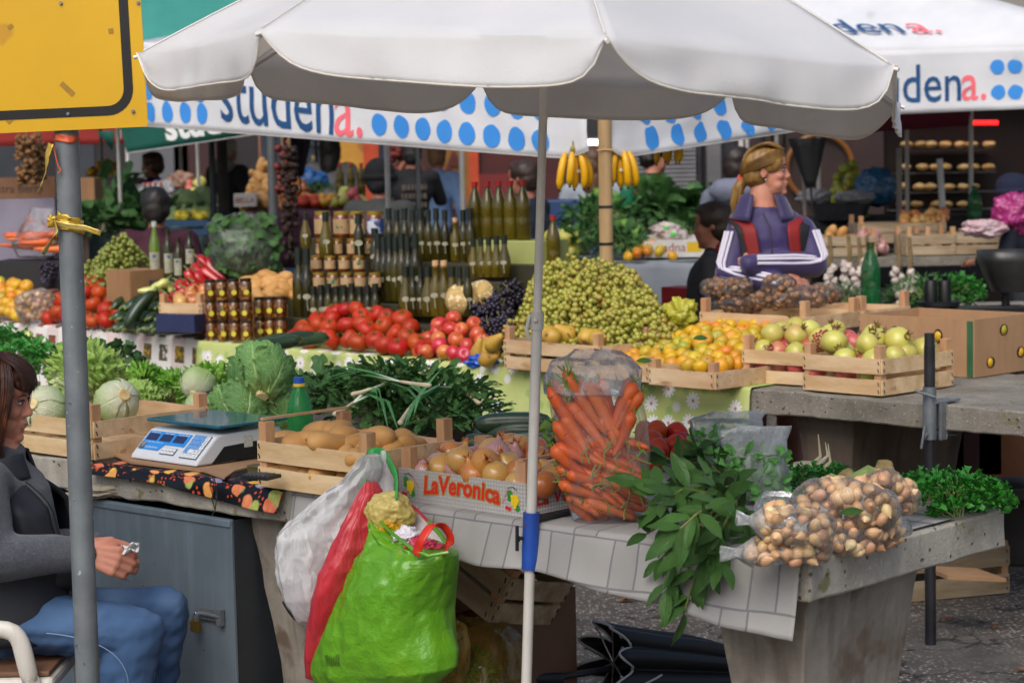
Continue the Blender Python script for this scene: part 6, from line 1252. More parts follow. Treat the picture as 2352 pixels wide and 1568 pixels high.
def bt(kind,px,ytop,ybase,off,label,group):
 p=AO(px,ybase,off);q=AO(px,ytop,off);s=(q.z-p.z)/MODELH[kind];K=KB.get(kind) or KJ[kind];ws=min(1.25,max(.8,s));return K.place(TRS(p,(0,0,R_.uniform(-.3,.3)),(ws,ws,s)),label,group)
STOFF={'t3':.98,'t2':.80,'t1':.62,'t0':.46}
for i,x in enumerate((1093,1122,1148,1175,1203)): bt('plastic',x,414+(4-i)*1,550,.95,'clear plastic bottle of oil with a red cap on the top step','red capped oil bottles')
bt('plastic',1272,495,622,1.0,'red capped oil bottle standing alone right of the parasol pole',None)
for i,x in enumerate((896,914,932,950,968,986,1004,1024,1047,1066,1082)): bt('cork' if x==1047 else 'tall',x,500 if x==1047 else 478+(i%2)*4,600,.86,'dark green oil bottle with a hanging tag on the upper step','tagged oil bottles on the upper step')
for i,x in enumerate((872,885,898,912,926,940,957)): bt('tall',x,536+8*(i%2),692,.62,'slim oil bottle on the middle step left of the corked ones','slim oil bottles on the middle step')
for i,x in enumerate((934,950,968,985,1003,1022,1040,1058,1076)): bt('cork' if x in (1003,1022) else ('pear' if i%3==0 else 'tall'),x,598 if x in (1003,1022) else 612,726,.50,'corked oil bottle low in the display' if x in (1003,1022) else 'small dark oil bottle low at the right of the display','low oil bottles')
for i,x in enumerate((1088,1106,1124,1142,1160)): bt('pear',x,548-i*2,636,.70,'curvy oil bottle on the green cloth below the red caps','curvy oil bottles')
for i,x in enumerate((722,739,756,774,792,810,828,846,864)): bt('small',x,657-(i%3)*3,738,.42,'small dark oil bottle in the front row behind the tomatoes','small oil bottles in the front row')
for i,x in enumerate((690,708)): bt('tall',x,570,738,.46,'tall golden oil bottle at the left end of the display','tall oil bottles at the left end')
for x,y0,y1,k in ((703,488,570,'pear'),(750,487,592,'pear'),(826,490,592,'small'),(863,524,622,'small')): bt(k,x,y0,y1,.66,'oil bottle standing in front of the big honey jars','oil bottles before the big jars')
for i,(x,k) in enumerate(((742,'big'),(786,'big'),(822,'big'),(862,'blue'))): bt(k,x,485,546,.86,'big honey jar with a blue and white label' if k=='blue' else 'big honey jar with a cream label on the top step','big honey jars' if k=='big' else None)
for i,x in enumerate((740,775,812,845)): bt('big',x,548,588,.76,'wide honey jar on the step below the big jars','wide honey jars')
for i,x in enumerate((727,759,791,824)): bt('std',x,587,622,.62,'honey jar with a cream label in the upper row','honey jars of the upper row')
for i,x in enumerate((733,766,797,828,862)): bt('std',x,626,664,.52,'honey jar with a cream label in the lower row','honey jars of the lower row')
GCL=mat('green_step_cloth','#a9b06a','#9aa25a',3,.7,.15,30,spots=('#5f8a3c',9,.68,.03));t=thing('display_stand','stepped stand under a pale green cloth carrying oil and honey','stand',loc=PB(2.2,.8,TZ))
def step(x0,x1,ytop,off,dp,xm=None):
 a=AO(x0,ytop,off);b=AO(x1,ytop,off);z=(a.z+b.z)/2;n=VB;d=(b-a);d.z=0;ln=d.length;c=(a+b)/2;mb=MB();mb.box(V((c.x,c.y,0))+VB*(dp/2-.04)+V((0,0,(z+TZ)/2+.003)),(ln,dp,z-TZ-.006),Matrix.Rotation(math.atan2(d.y,d.x),3,'Z'));mb.build('step',GCL if x0>1000 else mat('dark_step','#2c2a1a','#3a3722',5,.8),t,smooth=False,bevel=.006)
step(668,1095,740,.42,.16);step(668,1100,695,.60,.14);step(700,1180,638,.72,.13);step(700,1245,600,.86,.08);step(1075,1250,551,.95,.2);step(715,900,548,.90,.16)
for l in range(3):
 for i,x in enumerate((487,514,541,568)):
  p=AO(x,782,.06);KJ['nut'].place(TRS(p+V((0,0,.092*l*1.05)),(0,0,R_.uniform(-.2,.2)),1.05),'jar of nuts in honey with a round yellow tag in the left block','honey nut jars stacked three high')
for l in range(2):
 for i,x in enumerate((598,622,646)): p=AO(x,776,.24);KJ['nut'].place(TRS(p+V((0,0,.092*l*1.05)),(0,0,R_.uniform(-.2,.2)),1.05),'jar of nuts in honey with a yellow tag in the right block','honey nut jars stacked two high')
p=AO(590,785,.55);carton('storage_carton','carton hidden behind the honey nut jars, potatoes heaped on it',V((p.x,p.y,TZ)),(.50,.3,.17),RZB,KRAFT,open_=False)
heap(POT,lambda u,v,z:V((p.x,p.y,0))+UB*u+VB*v+V((0,0,z)),-.26,.24,-.14,.12,lambda a,b:.03+.10*b*(1-abs(2*a-1)**2),.066,34,'brown potato heaped behind the honey nut jars','potatoes behind the jars',s=1.15,z=TZ+.17,seed=33,tilt=.6)
def greensbag():
 Y=YE(555)+.75;b=atd(558,640,Y);rows=[(642,500,632,.06),(620,484,642,.13),(580,480,642,.15),(550,482,640,.14),(525,474,632,.10),(512,470,620,.05),(500,500,600,.02),(489,540,575,.004)]
 loftbag('greens_bag','bulging milky plastic bag of dark green leaves behind the potatoes','bag',rows,b,NYc,film('greens_bag_film',haze=.16,hazecol='#cdd3d0'),.014,16,51,40,28)
 rr=random.Random(9);mb=MB()
 for k in range(330):
  y=rr.uniform(505,636);x=rr.uniform(488+abs(575-y)*.2,634-abs(575-y)*.2);q=atd(x,y,Y+rr.uniform(-.11,.1));leaf(mb,q,(rr.uniform(-1,1),rr.uniform(-.6,.4),rr.uniform(-.4,1)),(rr.uniform(-.5,.5),-1,.4),.06,.045,.7,.25,3,5,'oval',k)
 mb.build('leaf_greens',CHARD,None,angle=180,tag=('dark green leaves filling the milky bag behind the potatoes','greens'))
 p=atd(558,642,Y);carton('storage_carton','carton under the milky bag of greens',V((p.x,p.y,TZ)),(.40,.3,p.z-TZ-.002),RZB,KRAFT,open_=False)
greensbag()
Mo=MT(AO(462,722,.10),RZB+.35);crate('vegetable_crate','small pale printed crate of onions below the red peppers',Mo,.24,.28,1,.05,0,.045);heap(ONI[:3],CF(Mo),.03,.21,.03,.24,lambda a,b:.05+.05*b,.055,16,'onion in the small crate below the red peppers','onions in the small crate',seed=4,z=.0+0.0,tilt=1.2)
for o in []: pass
t=carton('fruit_carton','navy carton holding up the small onion crate',AO(445,757,.14),(.22,.3,.085),RZB+.35,NBOX,open_=False)
heap(PEP,lambda u,v,z:AO(430,690,.38)+UB*u+VB*v+V((0,0,z)),-.12,.12,-.10,.12,lambda a,b:.02+.24*b*(1-abs(2*a-1)),.040,26,'red pointed pepper in the heap above the small onion crate','red peppers in the heap',z=.02,seed=6,s=1.1,lay=lambda rr:(rr.uniform(.7,1.2),rr.uniform(-.3,.3),rr.uniform(-2.4,-1.2)))
for k,(x,y,ro) in enumerate(((372,650,(1.2,0,.5)),(385,640,(.8,.3,1.5)),(362,665,(1.5,.2,2)),(395,655,(1.0,.4,-.6)))): PEY[0].place(TRS(AO(x,y,.35),ro,1.0),'pale yellow green pepper left of the red peppers','pale peppers on the left table')
for k in range(22):
 r=k%3;x=288+(k//3)*17;p=AO(x,748-r*25,.10+.09*r);ZUC[k%2].place(dirM(p,(-.62+.1*(k%3),-.75,-.12),(1.15,1.15,1.0),k),'dark zucchini in the heap left of the navy carton','zucchini on the left table')
ZUC[0].place(dirM(AO(322,712,.0),(.55,.35,.75),(1.2,1.2,1.2),2),'longest zucchini leaning upright against its heap')
heap(TOM,PAO,108,292,.13,.50,lambda a,b:(.045+.20*b*(1-abs(2*a-1.1)**2)),.080,40,'red tomato in the heap behind the sign pole','tomatoes on the left table',seed=16,tilt=.9,s=1.12)
p=PBL(ux(105)+.1,.12,TZ);
setbag(PAO(86,.26,TZ+.09),(.12,.10,.10),RZB+.2,60,'big clear bag of walnuts beside the mandarins on the left table',61,m=FILM3);
heap(MAN,PAO,-60,66,.20,.6,lambda a,b:.04+.16*b,.056,40,'mandarin heaped at the far left of the picture cloth','mandarins on the left table',seed=17,s=1.25)
carton('fruit_carton','plain cardboard box between the left tomatoes and the peppers',AO(312,690,.42),(.22,.2,.16),RZB,KRAFT,open_=False)
for x,y in ((298,648),(322,652),(280,655)): mb=MB();c=AO(x,y,.55);mb.loft([(c+V((-.09+.018*i,0,0)),V((0,0,.038*math.sin(PI*(i+.4)/11)**.6)),V((0,.038*math.sin(PI*(i+.4)/11)**.6,0))) for i in range(11)],16);t=thing('eggplant','glossy dark eggplant behind the cardboard box','eggplant','eggplants on the left table',loc=c);mb.build('fruit',mat('eggplant_skin','#1c1020','#241428',3,.15,coat=.5),t);mb=MB();mb.tube([c+V((-.09,0,0)),c+V((-.12,0,.01))],[.018,.006],8);mb.build('stalk',MATS['zucchini_stalk'],t)
heap(GGR,lambda u,v,z:AO(232,650,.6)+UB*u+VB*v+V((0,0,z)),-.14,.12,-.1,.1,lambda a,b:.03+.20*b*(1-abs(2*a-1)**2),.06,16,'bunch of green grapes behind the left tomatoes','green grapes on the left table',z=.0,seed=3,lay=glay,s=1.0)
carton('storage_carton','carton beneath the green grapes on the left table',V((*AO(232,655,.75).xy,TZ)),(.36,.3,max(.05,AO(232,655,.75).z-TZ-.03)),RZB,KRAFT,open_=False)
for x,y0,y1,k,l in ((358,508,640,'green','tallest green oil bottle with a paper label, beside the seller in burgundy'),(388,525,636,'square','dark square oil bottle behind the red peppers, the left one'),(412,545,640,'square','dark square oil bottle half hidden by the red peppers'),(437,530,612,'square','dark square oil bottle nearest the milky bag of greens')): bt(k,x,y0,y1,.55,l,None)
carton('storage_carton','box under the labelled oil bottles by the red peppers',V((*AO(398,640,.62).xy,TZ)),(.42,.22,AO(398,640,.6).z-TZ-.004),RZB,DBOX,open_=False)
po=YE(1392)+.70;q0=atd(1393,600,po);q1=atd(1386,262,po);t=thing('wooden_post','bamboo coloured wooden post with black straps between the two valances','post',loc=V((q0.x,q0.y,0)))
q1=V((q0.x+.003,q0.y,q1.z+.3));WPO=mat('post_wood','#b3966c','#9c7f57',4,.6,.2,40,stretch=(6,6,.7),spots=('#6d583c',6,.68,.08));MB().tube([V((q0.x,q0.y,0)),V((q0.x,q0.y,1.2)),q1],.029,18).build('pole',WPO,t,angle=60)
for y in (475,560): z=atd(1390,y,po).z;MB().tube([V((q0.x,q0.y,z-.006)),V((q0.x,q0.y,z+.006))],.0305,18).build('strap',DKST,t)
z=atd(1390,345,po).z;MB().tube([V((q0.x-.035,q0.y-.03,z)),V((q0.x,q0.y-.034,z+.002)),V((q0.x+.035,q0.y-.03,z))],.003,6).build('twine',CORK,t)
for x,y,rz,l in ((1320,352,.25,'banana bunch hanging left of the wooden post'),(1424,350,-.1,'banana bunch hanging right of the wooden post'),(1536,310,.3,'banana bunch half hidden by the right valance')):
 p=atd(x,y-4,po+.06 if x<1500 else po+.4);BAN_K.place(TRS(p,(0,0,rz),.95 if x<1500 else .8),l,'hanging banana bunches')
 mb=MB();mb.tube([p+V((0,0,.04)),V((p.x,p.y,z+.25))],.002,5);mb.build('twine',CORK,None,tag=('thin twine holding the '+l,'twine'))
SKIN=mat('skin_tone','#cb9079','#b87662',7,.5,.1,120,sss=.15,spec=.35,lo=.3,hi=.75);SKIND=mat('skin_shade','#a8705a','#96604c',7,.5,.1,80,sss=.1,spec=.35);LIP=mat('lip','#9a544c',None,rough=.45);EYEW=mat('eye_white','#a39a92',None,rough=.2);IRIS=mat('iris_dark','#2c241e',None,rough=.15,coat=.5);BROW=mat('eyebrow_hair','#3f2a1e',None,rough=.9)
def cap(mb,a,b,ra,rb,n=14):
 a,b=V(a),V(b);mb.tube([a,b],[ra,rb],n);mb.ell(a,ra,None,n,8);mb.ell(b,rb,None,n,8)
def chain(mb,pts,rs,n=14):
 for i in range(len(pts)-1): cap(mb,pts[i],pts[i+1],rs[i],rs[i+1],n)
def headM(c,yaw,pit,s=1,roll=0): return Matrix.Translation(V(c))@Matrix.Rotation(yaw,4,'Z')@Matrix.Rotation(-pit,4,'Y')@Matrix.Rotation(roll,4,'X')@Matrix.Diagonal((s,s,s,1))
def head(mb,M,ears=True):
 i0=len(mb.v);E=lambda c,r,R=None:mb.ell(c,r,R,18,12)
 E((-.012,0,.035),(.096,.076,.084));E((.030,0,-.02),(.060,.062,.085));E((.034,0,-.075),(.050,.050,.042));E((.070,0,-.103),(.020,.022,.016));E((.060,0,-.080),(.026,.034,.024))
 E((.062,0,.045),(.033,.056,.040));E((.082,.026,.022),(.010,.020,.008));E((.082,-.026,.022),(.010,.020,.008))
 for s in (1,-1):
  E((.060,.040*s,-.022),(.026,.024,.022));E((.091,.013*s,-.032),(.010,.009,.008));E((.045,.036*s,-.062),(.030,.022,.028))
  if ears: E((-.008,.076*s,.0),(.019,.007,.031),Euler((0,.2,.35*-s)).to_matrix())
 mb.tube([V((.086,0,.018)),V((.094,0,-.005)),V((.105,0,-.026))],[.007,.0085,.0098],10);E((.103,0,-.028),(.0105,.0115,.009))
 E((.086,0,-.055),(.013,.023,.0065));E((.083,0,-.068),(.014,.021,.007));E((.074,0,-.058),(.02,.028,.018));mb.xf(M,i0)
def face(t,M,rest=True,eyes=True):
 for s in (1,-1):
  mb=MB();mb.ell((.077,.030*s,.006),(.0132,.0125,.0080));mb.xf(M);e=mb.build('eye',EYEW,t);mb=MB();mb.ell((.0872,.0305*s,.006),(.0042,.0062,.0066));mb.xf(M);mb.build('iris',IRIS,e)
  mb=MB();mb.tube([V((.078,.046*s,.011)),V((.0885,.036*s,.0155)),V((.0915,.026*s,.0155)),V((.089,.016*s,.010))],[.0016,.002,.002,.0014],6);mb.xf(M);mb.build('eyelid',BROW,t)
  mb=MB();mb.tube([V((.080,.050*s,.027)),V((.092,.036*s,.032)),V((.0935,.018*s,.028))],[.002,.0032,.0024],6,flat=.8);mb.xf(M);mb.build('eyebrow',BROW,t)
 mb=MB();mb.tube([V((.078,-.024,-.062)),V((.094,-.010,-.0605)),V((.098,0,-.061)),V((.094,.010,-.0605)),V((.078,.024,-.062))],[.002,.0035,.004,.0035,.002],7,flat=.7);mb.xf(M);mb.build('lips',LIP,t)
def hand(mb,w,d,pn,s=1,curl=.9,thumb=1):
 d=V(d).normalized();pn=V(pn);pn=(pn-d*pn.dot(d)).normalized();x=d.cross(pn);w=V(w)
 for k in range(4):
  o=(k-1.5)*.0205*s;a=w+x*o*.6+d*.015;b=w+x*o+d*(.088-abs(k-1.3)*.004)*s;cap(mb,a,b,.014*s,.0125*s,10)
  L=(.042,.046,.043,.034)[k]*s;p=b;ang=curl*.55
  for j,(f,r) in enumerate(((1,.0098),(.68,.0090),(.55,.0080))):
   q=p+(d*math.cos(ang)-pn*math.sin(ang))*L*f;cap(mb,p,q,r*s,r*.93*s,10);p=q;ang+=curl*.8
 a=w+x*-.022*s*thumb+d*.02*s;b=a+(x*-.024*thumb+d*.028-pn*.012)*s;c=b+(x*-.004*thumb+d*.034-pn*.016)*s;e=c+(d*.024-pn*.010)*s;chain(mb,[a,b,c,e],[.015*s,.0125*s,.0110*s,.0095*s],10)
def strands(M,groups,n,rad,m,name,t,seed=1,spread=.004):
 rr=random.Random(seed);mb=MB()
 for k in range(n):
  gp=rr.choice(groups);i=rr.randrange(max(1,len(gp)-1));f=rr.random() if len(gp)>1 else 0;pa,pb_=gp[i],gp[min(i+1,len(gp)-1)];j=V((rr.gauss(0,spread),rr.gauss(0,spread),rr.gauss(0,spread)));lift=rr.uniform(1.01,1.06);cut=rr.uniform(.8,1.0);n0=len(pa);pts=[]
  for q in range(11):
   u=q/10*cut*(n0-1);e=min(n0-2,int(u));w=u-e;a=V(pa[e]).lerp(V(pa[e+1]),w);b=V(pb_[e]).lerp(V(pb_[e+1]),w);p=a.lerp(b,f)*lift+j*(.4+.6*q/10);pts.append(p+noise.noise_vector(p*22+j*60)*.005*(.3+q/10))
  pts=[pts[0]]+[(pts[i-1]+pts[i]*2+pts[i+1])/4 for i in range(1,10)]+[pts[-1]]
  mb.tube(pts,[rad*(1-.8*(q/10)**2) for q in range(11)],4,flat=.6)
 mb.xf(M);return mb.build(name,m,t,angle=180)
KNIT=mat('grey_knit','#50555f','#42464f',90,.95,1,420,spots=('#6f747e',420,.58,.1),sheen=.2);VEST=mat('navy_vest','#23262f','#1b1e26',5,.7,.3,40);JEAN=mat('denim','#486890','#304e78',3,.85,.25,420,spots=('#7f9cc0',2.0,.54,.22),stretch=(1,1,1));AUB=mat('auburn_hair','#3f2014','#5c2f1a',14,.45,.3,120,stretch=(6,6,1),rand=.1)  # pale spots on the denim are highlights put into its colour
def seated_woman():
 Y=5.42;j=lambda px,py,dy=0:atd(px,py,Y+dy)
 t=thing('person','seated woman with auburn hair, grey knit sleeves, dark vest and jeans, holding white paper','person',loc=V((j(40,1400).x,Y,0)))
 hc=j(-8,922,.02);HM=headM(hc,-.06,-.10,.86)
 neck=j(-12,1052,.02);chest=j(5,1165,.03);belly=j(28,1290,.02);pelv=j(28,1420,.03)
 sN=j(-50,1115,-.17);sF=j(-8,1105,.22);eN=j(-22,1282,-.24);wN=j(190,1268,-.16);eF=j(30,1270,.26);wF=j(205,1252,.05)
 hN=j(40,1428,-.09);hF=j(40,1425,.13);kN=j(322,1452,-.12);kF=j(383,1398,.08);aN=j(262,1740,-.14);aF=j(330,1700,.08);aN.z=.09;aF.z=.09
 def legs(mb,g):
  cap(mb,hN,kN,.082+g,.059+g);cap(mb,hF,kF,.082+g,.059+g);cap(mb,kN,aN,.060+g,.043+g);cap(mb,kF,aF,.060+g,.043+g);mb.ell(kN.lerp(aN,.28)+V((-.03,0,0)),(.055+g,.052+g,.10));mb.ell(kF.lerp(aF,.28)+V((-.03,0,0)),(.055+g,.052+g,.10));mb.ell(pelv,(.15+g,.165+g,.12+g))
 mb=MB();head(mb,HM);cap(mb,hc+V((-.02,0,-.07)),neck,.052,.056);cap(mb,neck,chest,.075,.12);mb.ell(chest,(.12,.17,.14));cap(mb,chest,belly,.13,.13);cap(mb,belly,pelv,.13,.14);legs(mb,-.006)
 for s,e,w in ((sN,eN,wN),(sF,eF,wF)): cap(mb,chest+V((-.02,0,.05)),s,.07,.052);cap(mb,s,e,.048,.040);cap(mb,e,w,.040,.029)
 hand(mb,wN+V((.008,0,0)),V((.92,-.02,-.30)),V((.15,-.95,.25)),.95,1.05,1);hand(mb,wF,V((.9,-.30,.05)),V((.0,.5,.8)),1.0,.8,-1)
 for a in (aN,aF): mb.ell(a+V((.06,0,-.045)),(.12,.042,.04))
 mb.build('body',SKIN,t,angle=180,remesh=.0038,rsmooth=4)
 face(t,HM)
 mb=MB();legs(mb,.004);mb.jit(.010,11);tr=mb.build('jeans',JEAN,t,angle=180,remesh=.006,rsmooth=5)
 ns=[v.normal.copy() for v in tr.data.vertices]
 for v,nn in zip(tr.data.vertices,ns):
  q=v.co;w=noise.noise(V((q.x*9,q.y*9,q.z*30)))+.6*noise.noise(V((q.x*34-q.z*30,q.y*8,q.z*14)));v.co=q+nn*w*.0065
 SEAM=mat('denim_stitch','#8ea6c4',None,rough=.9)
 for h,k,a,o in ((hN,kN,aN,-1),(hF,kF,aF,-1)):
  p0=h.lerp(k,.3)+V((0,-.090,.0));p1=k+V((.035,-.066,-.005));p2=k.lerp(a,.5)+V((0,-.058,0));mb=MB();pts=[p0*((1-w)**2)+p1*(2*w*(1-w))+p2*w*w+V((0,-.010*math.sin(w*PI),0)) for w in [q/24 for q in range(25)]];mb.tube(pts,.0011,5);mb.build('stitching',SEAM,tr)
 mb=MB();mb.ell(chest,(.125,.17,.145));cap(mb,chest,belly,.136,.134);cap(mb,belly,pelv,.138,.14);cap(mb,neck+V((0,0,-.01)),chest,.080,.115)
 for s,e,w in ((sN,eN,wN),(sF,eF,wF)):
  cap(mb,chest+V((-.02,0,.05)),s,.08,.074);chain(mb,[s,s.lerp(e,.5),e],[.074,.068,.062]);chain(mb,[e,e.lerp(w,.35),e.lerp(w,.7),w],[.062,.058,.050,.042])
  for f in (.12,.24,.36,.5,.62): mb.ell(e.lerp(w,f),(.014,.062-.016*f,.062-.016*f))
 mb.tube([neck+V((-.0,0,-.02)),neck+V((.01,0,.035))],[.078,.070],16);mb.jit(.008,16);mb.build('sweater',KNIT,t,angle=180,remesh=.0075,rsmooth=4)
 mb=MB()
 def vf(s,q):
  a=rad(28)+s*rad(304);c=[neck+V((-.02,0,-.045)),chest+V((-.005,0,.01)),belly,pelv+V((.01,0,-.03))];rr_=[(.10,.125),(.168,.215),(.178,.19),(.205,.215)];k=q*3;i=min(2,int(k));f=k-i;cc=c[i].lerp(c[i+1],f);rx=rr_[i][0]*(1-f)+rr_[i+1][0]*f;ry=rr_[i][1]*(1-f)+rr_[i+1][1]*f
  dip=0
  w_=1+.04*noise.noise(V((a*2,q*6,2)))
  if q<.55 and abs(abs(a-PI)-PI/2)<.55: w_*=.86
  return cc+V((math.cos(a)*rx*w_,math.sin(a)*ry*w_,noise.noise(V((a*3,q*4,7)))*.012))
 mb.grid(vf,60,34);ve=mb.build('vest',VEST,t,angle=180,solid=.010)
 mb=MB();mb.tube([vf(0,q/14)+V((.004,0,0)) for q in range(15)],.008,6);mb.tube([vf(1,q/14)+V((.004,0,0)) for q in range(15)],.008,6);mb.build('vest_edge',mat('black_piping','#131418',None,rough=.6),ve)
 mb=MB()
 for q in range(1): mb.grid(lambda s,q:neck+V((-.005,0,-.045))+V((math.cos(.35+s*5.6)*(.088+.022*q),math.sin(.35+s*5.6)*(.105+.022*q),.05-.065*q+.012*math.cos(s*6))),30,5)
 mb.build('collar',VEST,t,angle=180,solid=.008)
 mb=MB();mb.ell(belly+V((.13,-.06,-.03)),(.075,.07,.045));mb.build('belt_pouch',mat('black_pouch','#141417',None,rough=.6),t)
 mb=MB();i0=0;mb.ell((-.022,0,.05),(.108,.090,.090));mb.ell((-.055,0,-.02),(.075,.088,.10));mb.ell((-.06,.0,-.10),(.065,.078,.09));mb.ell((.048,0,.080),(.048,.066,.036));
 for s in (1,-1): mb.ell((-.015,.070*s,-.03),(.045,.026,.10));mb.ell((-.03,.068*s,-.11),(.04,.026,.07))
 mb.ell((.078,0,.060),(.022,.055,.026));mb.jit(.010,26);mb.xf(HM);mb.build('hair',AUB,t,angle=180,remesh=.005,rsmooth=2)
 bang=[[(.0,y*.7,.139),(.055,y*.9,.127),(.090,y*.95,.092),(.100,y*.95,.055),(.096-.06*abs(y),y,.026)] for y in [-.072+.018*k for k in range(9)]];gs=[bang]
 for s in (1,-1): gs+= [[[(x*.4,.03*s,.140),(x,.078*s,.107),(x+.01,.095*s,.03),(x-.002,.099*s,-.05),(x-.012+.02*math.sin(x*90),.095*s,-.12),(x+.006,.084*s,-.185)] for x in [.066-.022*k for k in range(8)]]]*3
 gs+= [[[(-.02,y*.6,.142),(-.09,y*.9,.12),(-.130,y,.03),(-.135,y,-.06),(-.125,y*.9,-.16)] for y in (-.08,-.04,0,.04,.08)]]
 strands(HM,gs,1300,.0014,mat('auburn_strands','#48210f','#26120b',9,.4,.1,60,stretch=(3,3,1),spots=('#74401f',7,.62,.1)),'hair_strands',t,3)
 pw=wN+V((.105,.01,-.005));mb=MB();mb.grid(lambda s,q:pw+V((-.012+.048*s,.012*math.sin(q*9+s*4),.002+.020*(q-.5)+.016*s+.006*math.sin(s*11+q*7))),12,8);mb.build('paper_scrap',mat('paper_white','#dcdcd8','#c6c8cc',30,.8),None,solid=.002,tag=('crumpled white paper held in the hand of the seated woman','paper'))
 return t,j
SW,SJ=seated_woman()
def chair():
 PL=mat('white_plastic','#cfcbc3','#bdb8ae',4,.42,.1,40,streak=('#8f887c',.5));j=SJ;t=thing('garden_chair','white weathered plastic armchair the woman sits on','chair',loc=V((j(40,1500).x,5.42,0)))
 sz=j(60,1500).z;x0=j(-170,1500).x;x1=j(172,1500).x;y0=5.16;y1=5.66
 mb=MB();mb.box(((x0+x1)/2,(y0+y1)/2,sz-.02),(x1-x0,y1-y0,.035));mb.build('seat',PL,t,smooth=False,bevel=.012);mb=MB();mb.box(((x0+x1)/2,y0+.012,sz-.062),(x1-x0-.02,.022,.06));mb.build('seat_apron',PL,t,smooth=False,bevel=.006)
 for yy in (y0-.01,y1+.01):
  a=[(x0-.02,j(0,1378).z),(j(60,1392).x,j(60,1388).z),(j(88,1398).x,j(88,1396).z),(j(103,1412).x,j(103,1418).z),(j(112,1460).x,j(112,1460).z),(j(128,1520).x,j(128,1520).z)];mb=MB();mb.tube([V((x,yy,z)) for x,z in a],[.020]*6,10,flat=1.25);mb.build('armrest',PL,t,**AS)
  mb=MB();mb.tube([V((j(122,1500).x,yy,j(0,1500).z)),V((j(140,1560).x,yy,j(0,1560).z)),V((j(165,1700).x,yy-.02,.0))],[.022,.024,.018],4);mb.build('front_leg',PL,t,smooth=False);mb=MB();mb.tube([V((x0+.05,yy,sz-.03)),V((x0-.04,yy,.0))],[.024,.018],4);mb.build('rear_leg',PL,t,smooth=False)
 mb=MB();mb.grid(lambda s,q:V((x0-.02-.10*q,y0+(y1-y0)*s,sz+.45*q)),6,8);mb.build('backrest',PL,t,solid=.02)
 mb=MB();mb.box(((x0+x1)/2-.01,(y0+y1)/2,sz+.006),(x1-x0-.005,y1-y0-.02,.012));mb.build('seat_board',mat('brown_board','#7d5a44','#6a4a36',8,.7),None,smooth=False,bevel=.003,tag=('thin brown board laid on the seat of the white chair','board'))
chair()
PURJ=mat('purple_jacket','#30245a','#281d4c',4,.6,.3,30,sheen=.3);STRP=mat('white_stripe','#d5d0de',None,rough=.8);REDV=mat('red_vest','#8c1816','#761313',6,.7,.3,40);BLKV=mat('black_vest','#17161a',None,rough=.7);BLON=mat('blond_hair','#9a763c','#6d4f26',12,.45,.3,90,stretch=(5,5,1))
